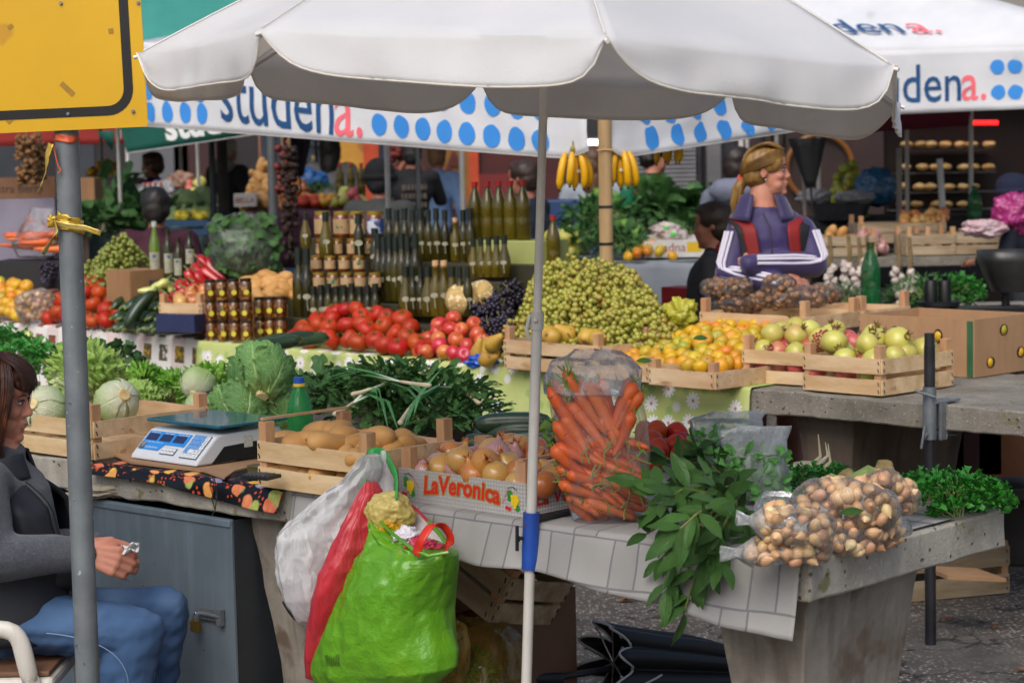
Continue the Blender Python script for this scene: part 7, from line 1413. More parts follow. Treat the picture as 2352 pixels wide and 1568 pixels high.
def purple_woman():
 Y=YE(1770)+1.22;j=lambda px,py,dy=0:atd(px,py,Y+dy);s=1.0
 t=thing('person','blond woman in a purple striped jacket and red vest standing with folded arms','person',loc=V((j(1770,600).x,Y,0)))
 hc=j(1762,396,-.01);HM=headM(hc,-.22,.07,.84);neck=j(1752,478);chest=j(1770,545,.02);belly=j(1770,640,.02);pelv=j(1770,740,.02)
 sL=j(1700,530,.0);sR=j(1842,528,.0);eL=j(1672,628,-.06);eR=j(1872,606,-.06);wL=j(1795,655,-.20);wR=j(1722,606,-.17)
 mb=MB();head(mb,HM);cap(mb,hc+V((-.02,0.01,-.07)),neck,.050,.056);cap(mb,neck,chest,.06,.11);mb.ell(chest,(.16,.10,.13));cap(mb,chest,belly,.12,.12);cap(mb,belly,pelv,.12,.15)
 for a,e,w in ((sL,eL,wL),(sR,eR,wR)): cap(mb,chest+V((0,0,.06)),a,.06,.055);cap(mb,a,e,.046,.04);cap(mb,e,w,.04,.028)
 hand(mb,wL,V((.9,.35,-.1)),V((.1,-.9,.3)),.95,.5);hand(mb,wR,V((-.4,.9,-.2)),V((-.2,-.9,.2)),.95,.5,-1)
 for x in (-.08,.08): cap(mb,pelv+V((x,0,0)),V((pelv.x+x,Y+.02,.48)),.08,.058);cap(mb,V((pelv.x+x,Y+.02,.48)),V((pelv.x+x,Y+.02,.08)),.055,.04);mb.ell((pelv.x+x,Y-.05,.04),(.045,.12,.04))
 mb.build('body',SKIN,t,angle=180,remesh=.005,rsmooth=4);face(t,HM)
 mb=MB();mb.ell(chest,(.165,.118,.135));cap(mb,chest,belly,.135,.125);cap(mb,belly,pelv,.135,.15);cap(mb,neck+V((0,.01,-.045)),chest,.085,.12)
 for a,e,w in ((sL,eL,wL),(sR,eR,wR)): cap(mb,chest+V((0,0,.055)),a,.064,.060);chain(mb,[a,a.lerp(e,.5),e],[.060,.055,.053]);chain(mb,[e,e.lerp(w,.5),w],[.054,.049,.043])
 mb.jit(.010,14);jk=mb.build('jacket',PURJ,t,angle=180,remesh=.008,rsmooth=4)
 mb=MB();mb.grid(lambda q,k:neck+V((math.sin((q-.5)*5.2)*(.085+.045*k),.01-math.cos((q-.5)*5.2)*(-.085-.04*k)*(1 if abs(q-.5)<.3 else 1)*-1*-1,.055-.075*k+.03*abs(q-.5)*-2*k)),30,6);mb.build('hood_collar',PURJ,jk,angle=180,solid=.012)
 mb=MB();mb.tube([j(1752,490,-.10),j(1768,520,-.13),j(1772,560,-.145),j(1774,590,-.15)],.003,6);mb.build('zip',DKST,jk)
 for side,(a,e,w) in ((-1,(sL,eL,wL)),(1,(sR,eR,wR))):
  for k in (-1,0,1):
   o=V((side*.75,-.65,0)).normalized();up=V((0,-.25,1)) if True else 0
   pts=[]
   for f in (0,.25,.5,.75,.92): p=a.lerp(e,f);r=.068-.006*f;n=(o+V((-side*.22*k*.9,-.20*k,0))).normalized();pts.append(p+n*r*1.02)
   for f in (.12,.3,.5,.7,.9):
    p=e.lerp(w,f);r=.057-.012*f;n=V((0,-.85,.42-.34*k)).normalized();pts.append(p+n*r*1.04)
   P2=[pts[0]]+[(pts[i-1]+pts[i]*3+pts[i+1])/5 for i in range(1,len(pts)-1)]+[pts[-1]];mb=MB();mb.tube(P2,.0062,6);mb.build('sleeve_stripe',STRP,jk)
 def panel(px,m,name,o=-.0):
  mb=MB();L=len(px)
  def fn(q,k):
   f=k*(L-1);i=min(L-2,int(f));g=f-i;a=[px[i][z]*(1-g)+px[i+1][z]*g for z in range(3)];return j(a[0]+(a[1]-a[0])*q,a[2],.012+o*.5-.134*max(.1,1-((a[0]+(a[1]-a[0])*q-1770)/557/.20)**2)**.5+.10*max(0,(530-a[2])/40)**1.3)
  mb.grid(fn,6,14);return mb.build(name,m,t,angle=180,solid=.005)
 v=panel([(1672,1712,500),(1702,1735,520),(1712,1742,560),(1722,1748,600),(1728,1752,640)],REDV,'vest_front');panel([(1668,1700,507),(1692,1704,525),(1700,1713,560),(1708,1723,610),(1712,1728,640)],BLKV,'vest_edge',.008);panel([(1820,1852,497),(1808,1836,520),(1812,1838,560),(1818,1842,600),(1820,1842,630)],REDV,'vest_front');panel([(1838,1866,505),(1836,1856,530),(1838,1858,565),(1842,1860,600),(1842,1862,630)],BLKV,'vest_edge',.008)
 mb=MB();mb.ell((-.020,0,.048),(.105,.088,.088));mb.ell((-.05,0,.0),(.075,.083,.075));mb.ell((.042,0,.085),(.050,.068,.036));mb.ell((.02,.062,.045),(.06,.026,.05));mb.ell((.02,-.062,.045),(.06,.026,.05));mb.tube([V((-.11,0,-.02)),V((-.145,0,-.06)),V((-.165,0,-.14)),V((-.17,0,-.21))],[.022,.032,.028,.010],12);mb.jit(.007,24);mb.xf(HM);mb.build('hair',BLON,t,angle=180,remesh=.005,rsmooth=2)
 cap_=[[(.085,y*.9,.098),(.03,y*1.1,.138),(-.05,y*1.1,.125),(-.105,y*.8,.05),(-.125,y*.15,-.012)] for y in (-.06,-.035,0,.035,.06)];sd=[[[(.082,.058*s,z+.03),(.03,.090*s,z+.02),(-.05,.090*s,z*.8),(-.10,.05*s,z*.4),(-.125,.005*s,-.015)] for z in (.02,.045,.07)] for s in (1,-1)];tail=[[(-.12,y,-.03),(-.150,y*1.6,-.09),(-.172,y*1.5,-.17),(-.165,y*.8,-.25)] for y in (-.024,-.012,0,.012,.024)];frg=[[(.03,y,.136),(.085,y,.112),(.112,y*1.1,.098),(.120,y*1.2,.078)] for y in (-.06,-.03,0)]
 strands(HM,[cap_,cap_,sd[0],sd[1],sd[1],tail],800,.0018,mat('blond_strands','#a8803f','#6d4c22',9,.45,.1,60,spots=('#c9a25a',8,.58,.1)),'hair_strands',t,4)
 mb=MB();mb.tube([V((-.118,0,-.008)),V((-.128,0,-.03))],.026,14);mb.xf(HM);mb.build('hair_tie',mat('coral_band','#c4543c',None,rough=.7),t);mb=MB();mb.ell((.0,-.085,-.035),.005);mb.xf(HM);mb.build('earring',mat('silver','#c9c9c9',None,rough=.2,metal=.9),t)
purple_woman()
def figure(label,px,py,Y,top,yaw=90,hair='#1c1512',bot='#22242a',skin=None,arms='down',hs=1.0,hairlen=0,hat=None,lean=0,sh=1.0,hood=None,z0=None,group=None,long=False):
 p=atd(px,py,Y);gr=gz(Y) if z0 is None else z0;Ht=p.z-gr;k=Ht/1.7;x0,y0=p.x,Y;R=Matrix.Translation((x0,y0,gr))@Matrix.Rotation(rad(yaw),4,'Z')@Matrix.Diagonal((k,k,k,1));t=thing('person',label,'person',group,loc=V((x0,y0,gr)))
 hc=V((.02+lean*.5,0,1.575));nk=V((lean*.35,0,1.44));ch=V((lean*.2,0,1.26));be=V((0,0,1.08));pe=V((0,0,.92));S=lambda s:V((lean*.28,.175*s*sh,1.38))
 if arms=='front': E=lambda s:V((.06+lean*.2,.24*s*sh,1.12));W=lambda s:V((.30,.13*s,1.12))
 elif arms=='up': E=lambda s:V((.12,.25*s,1.18));W=lambda s:V((.16,.12*s,1.42))
 else: E=lambda s:V((-.03,.24*s*sh,1.10));W=lambda s:V((.05,.25*s*sh,.86))
 SK=skin or SKIND
 mb=MB();head(mb,headM(hc,0,-.05,hs));cap(mb,hc+V((-.02,0,-.07)),nk,.05,.055);cap(mb,nk,ch,.06,.11);mb.ell(ch,(.10,.15,.13));cap(mb,ch,be,.11,.11);cap(mb,be,pe,.11,.13)
 for s in (1,-1): cap(mb,ch+V((0,0,.08)),S(s),.06,.05);cap(mb,S(s),E(s),.046,.038);cap(mb,E(s),W(s),.038,.028);hand(mb,W(s),(W(s)-E(s)),V((0,s,0)) if arms=='down' else V((0,0,1)),1.0,.5,s);cap(mb,pe+V((0,.08*s,0)),V((.01,.09*s,.48)),.08,.055);cap(mb,V((.01,.09*s,.48)),V((-.01,.09*s,.08)),.052,.04);mb.ell((.05,.09*s,.04),(.12,.042,.04))
 mb.xf(R);mb.build('body',SK,t,angle=180,remesh=.011*max(1,Y/15),rsmooth=2)
 mb=MB();mb.ell(ch,(.125,.18*sh,.15));cap(mb,ch,be,.14*sh,.14*sh);cap(mb,be,pe,.14*sh,.155);cap(mb,nk+V((0,0,-.03)),ch,.078,.12)
 for s in (1,-1): cap(mb,ch+V((0,0,.08)),S(s),.075,.068);cap(mb,S(s),E(s),.066,.056);cap(mb,E(s),W(s),.056,.042)
 if long: cap(mb,pe,V((0,0,.5)),.16,.19)
 mb.jit(.016,9);mb.xf(R);tp=mat('top'+top[1:],top,None,rough=.85,bump=.2,bscale=20);mb.build('jacket',tp,t,angle=180,remesh=.016,rsmooth=3)
 mb=MB();mb.ell(pe+V((0,0,-.05)),(.13,.165,.10))
 for s in (1,-1): cap(mb,pe+V((0,.08*s,-.04)),V((.01,.09*s,.48)),.095,.072);cap(mb,V((.01,.09*s,.48)),V((-.01,.09*s,.10)),.072,.06)
 mb.xf(R);mb.build('trousers',mat('bot'+bot[1:],bot,None,rough=.85),t,angle=180,remesh=.018,rsmooth=2)
 mb=MB();q=len(mb.v);mb.ell((-.020,0,.048),(.108,.090,.090));mb.ell((-.05,0,-.01),(.075,.085,.085));mb.ell((.045,0,.088),(.048,.066,.034))
 if hairlen: mb.ell((-.065,0,-.10-hairlen*.3),(.05,.085,.10+hairlen*.6));mb.ell((-.02,.07,-.04),(.05,.03,.10));mb.ell((-.02,-.07,-.04),(.05,.03,.10))
 mb.jit(.014,26);mb.xf(R@headM(hc,0,-.05,hs));mb.build('hair' if not hat else 'hair',mat('hair'+(hat or hair)[1:],hat or hair,None,rough=.8 if hat else .5,bump=.5,bscale=60),t,angle=180,remesh=.012,rsmooth=2)
 if hat: mb=MB();mb.ell((-.012,0,.055),(.122,.104,.100));mb.tube([V((-.01,0,.0)),V((-.01,0,.045))],[.118,.122],20);mb.jit(.006,30);mb.xf(R@headM(hc,0,-.05,hs));mb.build('knit_hat',mat('hat'+hat[1:],hat,None,rough=.95,bump=.8,bscale=90),t,angle=180)
 if hood: mb=MB();mb.ell(nk+V((-.09,0,-.01)),(.10,.15,.08));mb.jit(.015,12);mb.xf(R);mb.build('hood',mat('hood'+hood[1:],hood,None,rough=.85),t,angle=180,remesh=.012,rsmooth=2)
 return t,R
figure('seller in a burgundy jumper sitting with back turned behind the labelled oil bottles',357,436,12.1,'#3c1024',100,'#17100e','#241a1c',hs=1.08,sh=1.15,lean=-.04)
figure('woman in a blue jacket with a dark vest, looking left under the green canopy',352,352,21.,'#232f6d',175,'#3a2418','#20222a',arms='front',hs=1.05)
figure('person in a dark leather jacket and pale hood seen between the far left poles',520,318,22.,'#25272c',60,'#a8a49c',hood='#8f9094')
figure('person in a long teal blue coat with back turned beside the grey canopy pole',690,308,20.5,'#2a5273',85,'#3a2318',long=True)
figure('woman with long dark hair in a pale grey sweater, back turned',757,306,20.,'#8e8a8c',80,'#171210',hairlen=.12)
figure('person in a black knit hat and dark grey coat, back turned behind the oil display',868,374,13.9,'#3a3c3c',80,hat='#121216',hs=1.05,lean=.05,sh=1.05)
tt,RR=figure('man in a black shirt with faint lettering on its back',945,322,18.5,'#131317',95,'#1a1816',arms='up');
mb=MB()
for i in range(4):
 y=-.11
 while y<.10: w_=R_.uniform(.012,.035);mb.box((-.152,y+w_/2,1.30-.075*i),(.004,w_,.045));y+=w_+.012
mb.xf(RR).build('back_print',mat('faint_print','#5d5448',None,rough=.9),tt,smooth=False)
figure('person in a light blue shirt carrying a dark shoulder bag',1003,330,20.,'#6f8cb8',70,'#7d5a3a')
figure('man in a navy jacket bending behind the red capped bottles',1222,368,13.6,'#1a2130',150,'#33241c',arms='front',lean=.12)
figure('person with brown hair in a light grey sweatshirt behind the wooden post',1362,338,15.,'#8f979f',80,'#4f3320',hairlen=.06)
figure('person in a black coat holding out a hand beside the roller shutter',1497,322,16.,'#15151a',20,'#1a1412',arms='front',skin=SKIN)
figure('person in a grey hooded top partly behind the blond woman',1692,338,13.2,'#666b7c',60,'#231713',hood='#6f7486')
figure('seated brown haired person in a dark coat with a red hood beside the blond woman',1642,468,9.75,'#17171c',165,'#32241a',hood='#6b1220',hs=1.05,sh=1.25,lean=-.02)
figure('person in dark navy at the right edge, stooping over the stall',2362,405,12.6,'#161a2a',150,'#15192e',arms='front',lean=.2,hat='#1a2038')
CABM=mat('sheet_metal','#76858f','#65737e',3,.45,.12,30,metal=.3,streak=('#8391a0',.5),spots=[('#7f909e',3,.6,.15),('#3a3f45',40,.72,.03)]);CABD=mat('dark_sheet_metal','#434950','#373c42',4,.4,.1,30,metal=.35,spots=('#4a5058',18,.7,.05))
def cabinet():
 c=onto(530,1193,PA(0,-.012),VA);M=MT(V((c.x,c.y,0)),RZA+.01);t=thing('storage_cabinet','blue grey sheet metal cabinet with a hasp and padlock under the nearest table','cabinet',M=M);zt=c.z;L=1.55
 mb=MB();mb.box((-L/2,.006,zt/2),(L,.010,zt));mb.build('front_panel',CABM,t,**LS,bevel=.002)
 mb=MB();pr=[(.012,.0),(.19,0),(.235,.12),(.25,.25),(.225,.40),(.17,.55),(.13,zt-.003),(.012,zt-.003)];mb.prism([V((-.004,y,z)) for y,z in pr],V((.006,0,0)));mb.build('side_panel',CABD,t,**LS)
 mb=MB();mb.box((-L/2,.30,zt/2-.01),(L-.02,.55,zt-.03));mb.build('inner_body',mat('cabinet_inside','#101113',None,rough=.9),t,**LS)
 mb=MB();mb.box((-L/2,-.0015,zt-.012),(L-.004,.006,.020));mb.build('rolled_edge',CABM,t,**LS,bevel=.004)
 for x in (-1.02,): mb=MB();mb.box((x,-.001,zt/2),(.006,.004,zt-.03));mb.build('door_gap',MATS['cabinet_inside'],t,**LS)
 mb=MB();mb.box((-.95,-.004,zt-.15),(.09,.006,.045));mb.build('hinge',STEEL,t,**LS)
 h=M.inverted()@onto(488,1409,PA(0,-.012),VA);t2=t;mb=MB();mb.box((h.x,-.006,h.z),(.105,.008,.032));mb.box((h.x+.045,-.010,h.z-.002),(.02,.014,.045));mb.tube([V((h.x-.04,-.013,h.z)),V((h.x+.05,-.013,h.z))],.006,8);mb.build('hasp',STEEL,t,**LS,bevel=.001)
 p=onto(449,1437,PA(0,-.035),VA);pl=thing('padlock','brass padlock hanging from the cabinet hasp','padlock',loc=p);R=Matrix.Rotation(RZA,3,'Z');mb=MB();mb.box(p,(.034,.014,.032),R);mb.build('body',mat('brass','#8f7330','#7a6026',12,.35,.1,40,metal=.7),pl,smooth=False,bevel=.003);ex=R@V((1,0,0));mb=MB();mb.tube([p+ex*(.011*math.cos(a))*1+V((0,0,.014+.024*math.sin(a)+(0))) for a in [PI*i/10 for i in range(11)]],.003,8);mb.build('shackle',mat('chrome','#c4c6c8',None,rough=.2,metal=.9),pl)
 wad('crumpled_cloth','dirty crumpled cloth wedged between the cabinet and the table slab','cloth',onto(248,1128,PA(0,-.0),VA),(.11,.03,.018),mat('dirty_cloth','#b8ae9c','#948a78',9,.9,.3,30),14,.5,3.)
cabinet()
def ubx(px,py,v): return onto(px,py,PA(0,v),VA)
a=ubx(690,1408,.12);b=ubx(975,1440,.12);b.z=a.z;carton('storage_carton','tall cardboard box standing under the table behind the hanging bags',V((*((a+b)/2+VA*.14).xy,0)),((b-a).length*1.02,.28,a.z),RZA,mat('box_cardboard','#a5795a','#946a4c',3,.8,.12,50,rand=.1),open_=False)
a=ubx(965,1355,.46);b=ubx(1155,1360,.46);carton('storage_carton','second cardboard box farther under the table, right of the shopping bag',V((*((a+b)/2+VA*.15).xy,0)),((b-a).length,.28,a.z),RZA,mat('box_cardboard_dark','#7d5b46','#6d4e3b',3,.8,.12,50),open_=False)
p=ubx(1200,1285,.30);M=Matrix.Translation(p)@Matrix.Rotation(RZA+.05,4,'Z')@Matrix.Rotation(rad(28),4,'Y')@Matrix.Rotation(rad(-14),4,'X');crate('vegetable_crate','weathered brown crate tilted on the boxes under the table',M@Matrix.Translation((0,0,-.19)),.44,.30,2,.06,.012,.02,grey=1)
q=ubx(690,1372,.06);mb=MB();mb.tube([q+V((-.03,-.02,-.03)),q+V((.02,.0,.0)),q+V((.06,.02,.025))],[.030,.029,.029],18);mb.build('pipe_stub',mat('brown_pipe','#2e2220','#241a18',9,.5),None,tag=('short dark brown pipe poking out beside the table pier','pipe'))
Pb=PA(0,-.10);HOOK=onto(868,1032,PA(0,-.03),VA)
WHB=film('white_bag_film',haze=1.25,hazecol='#fafbfc',wr=16)
for x_,y_,r_,m_,k_ in ((735,1250,(.075,.06,.06),'#e6e7ea',1),(775,1215,(.06,.05,.05),'#eceef0',2),(715,1310,(.07,.06,.07),'#e2e3e8',3),(765,1310,(.06,.06,.07),'#e0d5da',4),(735,1385,(.065,.055,.06),'#d9b4c0',5)): wad('plastic_bag','crumpled pale plastic packed inside the hanging white bag','bag',onto(x_,y_,PA(0,-.10),VA),r_,mat('pale_wad'+m_[1:],m_,None,rough=.4,transl=.3,bump=.3,bscale=25),80+k_,.4,3.,'plastic inside the hanging white bag')
t=thing('plastic_bag','full white plastic carrier bag hanging left of the green shopping bag','bag',loc=ubx(745,1440,-.10))
def softbag(rows,P0,N,m,name,t,amp,sc,seed,n=90,nr=80,pw=2.2,cap1=True,vert=.3,pull=None):
 mb=MB();rs=resamp(bagrows(rows,P0,N),nr)
 def fn(a,tt,p):
  w=crumple(amp*.7,sc,seed,vert)(a,tt,p);q=V((p.x*30-p.z*16,p.y*20,p.z*13+p.x*12));rg=(1-abs(noise.noise(q+V((seed,0,0))))*2.2)+.5*(1-abs(noise.noise(q*2.1+V((0,seed,0))))*2.2);w=w-N*rg*amp*.45*min(1,tt*1.6)*(1 if math.sin(a)<0 else .3)
  f=math.sin(a*9+seed+noise.noise(V((a,tt*3,seed)))*4)*amp*.8*tt**1.2;return w+N*f*.6
 mb.loft(rs,n,pw,True,cap1,fn=fn);return mb.build(name,m,t,**AS)
softbag([(1442,712,765,.02),(1418,700,775,.055),(1370,682,788,.085),(1320,670,800,.095),(1270,660,815,.10),(1225,662,830,.095),(1190,690,838,.08),(1150,735,848,.06),(1110,785,860,.04),(1075,828,868,.025),(1042,848,866,.012)],Pb,VA,WHB,'bag_body',t,.016,15,71)
mb=MB();rs=resamp(bagrows([(1140,862,912,.03),(1100,864,905,.02),(1060,872,898,.012),(1035,878,888,.008)],PA(0,-.055),VA),14);mb.loft(rs,24,2,False,True,fn=crumple(.006,22,5));mb.build('handle',WHB,t,angle=180)
GRB=mat('green_bag_film','#6aab20','#5a9a18',2.2,.3,.8,13,bdist=.014,transl=.12,coat=.4,spots=[('#9abf2a',1.8,.60,.2),('#3f7a10',2.6,.64,.15)]);RDB=mat('red_bag_film','#c22a35','#d0404a',4,.3,.6,14,bdist=.012,transl=.12,coat=.4,stretch=(3,3,.5));WIN=mat('white_bag_inside','#e6dfe2','#dccdd2',5,.4,.15,20,transl=.25);STG=mat('green_strap','#3aa04a','#2f9040',7,.45);STR=mat('red_strap','#d8341f','#c82c1a',7,.4)
t=thing('shopping_bag','bulging lime green shopping bag with a red side, hung on the crate post','bag',loc=ubx(890,1560,-.13));Pg=PA(0,-.17)
softbag([(1592,775,930,.03),(1572,752,1000,.075),(1535,744,1028,.10),(1500,752,1026,.112),(1450,772,1014,.122),(1400,794,1010,.122),(1350,818,1018,.115),(1310,836,1028,.10),(1275,846,1034,.085),(1255,854,1005,.06),(1235,858,950,.045),(1210,861,905,.032),(1185,864,880,.02),(1168,864,868,.008)],Pg,VA,GRB,'front_panel',t,.014,14,81,110,100,2.4)
softbag([(1560,730,760,.03),(1545,732,775,.07),(1500,742,800,.09),(1450,755,822,.105),(1400,765,840,.115),(1350,777,856,.12),(1300,788,866,.115),(1250,799,872,.095),(1200,813,872,.07),(1165,826,870,.05),(1130,836,866,.03),(1105,843,856,.008)],PA(0,-.150),VA,RDB,'side_gusset',t,.008,16,82,60,80,2.2)
J=lambda px,py,v=-.16:onto(px,py,PA(0,v),VA)
def strap(pts,wd,m,name,t,nn=-VA):
 mb=MB();P_=[V(p) for p in pts]
 for _ in range(2): P_=[P_[0]]+[x for a_,b_ in zip(P_,P_[1:]) for x in (a_.lerp(b_,.25),a_.lerp(b_,.75))]+[P_[-1]]
 N=len(P_)
 def fn(u,v):
  i=min(N-2,int(u*(N-1)));p=P_[i].lerp(P_[i+1],u*(N-1)-i);d=(P_[min(i+2,N-1)]-P_[max(0,i-1)]).normalized();s=d.cross(nn).normalized();return p+s*(v-.5)*wd+nn*noise.noise(p*30)*.004
 mb.grid(fn,N*2,3);return mb.build(name,m,t,solid=.0015)
strap([J(843,1165,-.19),J(838,1120,-.13),J(838,1080,-.10),J(842,1045,-.06),J(862,1035,-.04),J(884,1040,-.05),J(900,1070,-.09),J(910,1100,-.12),J(908,1150,-.17)],.022,STG,'green_handle',t)
strap([J(955,1272,-.25),J(968,1240,-.25),J(984,1208,-.23),J(1005,1203,-.20),J(1022,1208,-.18),J(1036,1232,-.17),J(1030,1250,-.17),J(1020,1272,-.20)],.024,STR,'red_handle',t)
mb=MB();q=[J(900,1132,-.10),J(950,1165,-.09),J(990,1205,-.09),J(1034,1262,-.11),J(1020,1275,-.12),J(940,1262,-.11),J(890,1215,-.11),J(868,1165,-.11)];mb.add(q,[tuple(range(8))]);mb.build('white_back_panel',WIN,t,solid=.003,smooth=False);mb=MB();mb.tube([J(908,1134,-.105),J(955,1167,-.095),J(985,1198,-.095)],.0055,6,flat=.4);mb.build('red_back_edge',RDB,t);mb=MB();mb.tube([J(985,1198,-.095),J(1012,1228,-.10),J(1036,1266,-.12)],.005,6);mb.tube([J(862,1180,-.19),J(880,1205,-.205),J(905,1228,-.22),J(950,1262,-.245),J(985,1276,-.25),J(1030,1268,-.22)],.0045,6);mb.build('green_mouth_hem',GRB,t)
TXT=mat('bag_print','#37520f',None,rough=.6)
for k,(ln,yy) in enumerate((('sacchetto riutilizzabile e riciclabile',1300),('non disperdere nell\'ambiente',1308),('conservare lontano dai bambini',1316))): text(ln,1,TXT,lambda x,y,yy=yy:onto(940+x*4.6,yy-y*7,PA(0,-.286),VA),'small_print',t,cuts=0)
mb=MB()
for k in range(8): p0=onto(748+k*4.2,1528+ (k%2),PA(0,-.28),VA);mb.add([p0,p0+V((.002,-.002,0)),p0+V((.002,-.002,.028)),p0+V((0,0,.028))],[(0,1,2,3)])
mb.build('barcode',TXT,t,smooth=False)
wad('plastic_bag','pale yellow crumpled plastic bag in the mouth of the green shopping bag','bag',J(893,1180,-.16),(.060,.045,.050),mat('pale_yellow_film','#e0d08a','#d0bb66',5,.35,.4,16,transl=.25,coat=.2,bdist=.01),21,.22,1.5);wad('plastic_bag','orange yellow crumpled plastic inside the green shopping bag','bag',J(892,1215,-.175),(.036,.035,.030),mat('orange_yellow_film','#e0a818','#d09a14',5,.35,.2,20,transl=.2),22,.4)
wad('plastic_bag','white crumpled plastic with blue print inside the green shopping bag','bag',J(936,1232,-.185),(.036,.035,.026),mat('white_blue_film','#d8d4dc','#c9c4d0',5,.35,.2,20,spots=('#2a2f7a',30,.66,.03)),23,.4);wad('plastic_bag','pink crumpled plastic inside the green shopping bag, lowest of the stuffing','bag',J(968,1258,-.185),(.050,.04,.022),mat('pink_film','#c9405c','#b83450',8,.35,.2,20,spots=('#e0b0b8',9,.58,.1)),24,.5)
t=thing('plastic_bag','translucent yellow plastic bag with green leaves inside, on the ground below the table','bag',loc=at(1090,1640,.0));Yb=5.35
loftbag('film','', 'bag',[(1640,985,1200,.08),(1590,970,1212,.15),(1540,975,1212,.16),(1500,990,1205,.14),(1460,1005,1190,.11),(1430,1022,1170,.08),(1412,1040,1140,.03)],atd(1090,1600,Yb),NYc,film('yellow_bag_film',tint='#efe2a8',haze=.34,hazecol='#c4ac62',wr=12),.028,11,91,48,36,parent=t)
LETFK.place(TRS(atd(1065,1545,Yb),(.4,.2,0),.8),'frilly lettuce leaves inside the yellow plastic bag')
loftbag('plastic_bag','crumpled yellow plastic bag lying forward beside the green shopping bag','bag',[(1575,1005,1060,.02),(1540,1000,1075,.05),(1480,1000,1085,.06),(1440,1010,1080,.05),(1425,1025,1062,.02)],atd(1040,1560,Yb-.16),NYc,film('yellow_bag_film2',tint='#f0dc94',haze=.6,hazecol='#cfae58',wr=12),.02,14,92,40,26)
def parasol_folded():
 Y=5.75;a=atd(1395,1520,Y);b=atd(1760,1540,Y+.25);t=thing('folded_umbrella','folded black umbrella with white piping lying beneath the table','umbrella',loc=V((*((a+b)/2).xy,0)))
 BL=mat('black_umbrella_cloth','#0f1013','#17181c',6,.55,.2,30);WP=mat('white_piping','#b9bcc0',None,rough=.7);d=(b-a).normalized();x,y,_=frame(d);mb=MB();n=64;rows=[]
 def P(s,q):
  an=2*PI*s;f=abs(math.sin(an*4));r=(.115-.055*q)*(.62+.38*f)*(1+.12*noise.noise(V((s*9,q*3,1))));end=.035*math.cos(an*8)*(1-q)**4;c=a+d*(q*(b-a).length+end);return c+x*(math.cos(an)*r*1.05)+y*(math.sin(an)*r)
 mb.grid(lambda s,q:P(s,q),96,24,True);mb.build('cloth',BL,t,angle=180,solid=.002);mb=MB();mb.tube([P(k/96,0) for k in range(97)],.0038,5);mb.build('piping',WP,t);mb=MB();mb.tube([P(k/40*.25+.52,.22-.18*math.sin(k/40*PI)) -V((0,.004,0)) for k in range(41)],.0034,5);mb.build('strap_piping',WP,t)
 mb=MB();mb.tube([a-d*.16+V((0,0,-.05)),a+d*.1],.009,10);mb.tube([a-d*.30+V((0,0,-.06)),a-d*.15+V((0,0,-.052))],.016,12);mb.build('shaft',DKST,t)
 for k in range(8): an=2*PI*(k+.5)/8;q=P((k+.25)/8*1.0,0);mb=MB();mb.tube([a+d*.02,q-d*.012],.0025,5);mb.ell(q-d*.014,.005);mb.build('rib',mat('rib_steel','#9a9ca0',None,rough=.3,metal=.8),t)
parasol_folded()
Mx=MT(at(2110,1400,.0)+V((.42,.02,0)),.42);crate('vegetable_crate','grey brown empty crate on the asphalt at the far right',MT(at(2316,1362,0),.30),.46,.32,2,.072,.03,.02,grey=1);
p=at(2225,1330,.21);mb=MB();mb.box(p+V((0,.1,.0)),(.22,.2,.012),Matrix.Rotation(.3,3,'Z')@Matrix.Rotation(.12,3,'Y'));mb.build('cardboard_sheet',CARD,None,smooth=False,tag=('piece of cardboard resting on the empty crate at the far right','cardboard'))
for k,(x,y) in enumerate(((2015,1445),(1990,1470),(2285,1440),(2160,1420),(2330,1535),(1985,1510),(2010,1500),(1450,1375),(1300,1400))): mb=MB();leaf(mb,at(x,y,.012),(R_.uniform(-1,1),R_.uniform(-1,1),.05),(0,0,1),.05,.03,.4,.1,3,5,'oval',k);mb.build('fallen_leaf',mat('fallen_leaf','#a8641e','#8a4a18',20,.7,rand=.4),None,angle=180,tag=('small fallen orange leaf on the asphalt','leaf','fallen leaves on the asphalt'))
DGR=mat('green_shade_awning','#5f8074','#557468',4,.85,transl=.5);DBR=mat('dark_awning','#b8b2a8','#a8a298',4,.85,transl=.5)
def shade_awning(label,x,y,z,sx,sy,m):  # added canopies, hidden from view, that darken the far stalls
 t=thing('stall_canopy',label,'canopy',loc=(x,y,gz(y)));ap=V((x,y,z+.55));c=[V((x-sx/2,y-sy/2,z)),V((x+sx/2,y-sy/2,z)),V((x+sx/2,y+sy/2,z)),V((x-sx/2,y+sy/2,z))]
 mb=MB()
 for a,b in zip(c,c[1:]+c[:1]): mb.grid(lambda s,q:a.lerp(b,s).lerp(ap,q),6,6);mb.grid(lambda s,q:a.lerp(b,s)+V((0,0,-.22*q)),10,2)
 mb.build('roof',m,t,solid=.002)
 for p in (c[2],c[3]): mb=MB();mb.tube([V((p.x,p.y,gz(p.y))),p],.02,8);mb.build('post',DKST,t)
for i,(x,y,sx,sy) in ((2,(4.4,16.2,4.4,4.2)),(3,(-4.8,20.9,5,4.6)),(4,(.4,20.9,5,4.6)),(5,(5.6,21.4,5,4.8))): shade_awning('added unseen canopy shading the '+('second' if i<3 else 'third')+' row of stalls, '+('left','middle','right')[i%3],x,y,2.42+.1*(i//3),sx,sy,DGR if i%2 else DBR)
FY=29.;gF=gz(FY)
def facade(name,label,px0,px1,top,m,Y=FY,cat='building'):
 a=atd(px0,380,Y);b=atd(px1,380,Y);t=thing(name,label,cat,loc=((a.x+b.x)/2,Y,gz(Y)));mb=MB();mb.box(((a.x+b.x)/2,Y+2,gz(Y)+top/2),(b.x-a.x-.01,4,top));mb.build('wall',m,t,smooth=False);return t,lambda px,py,o=.01:atd(px,py,Y-o)
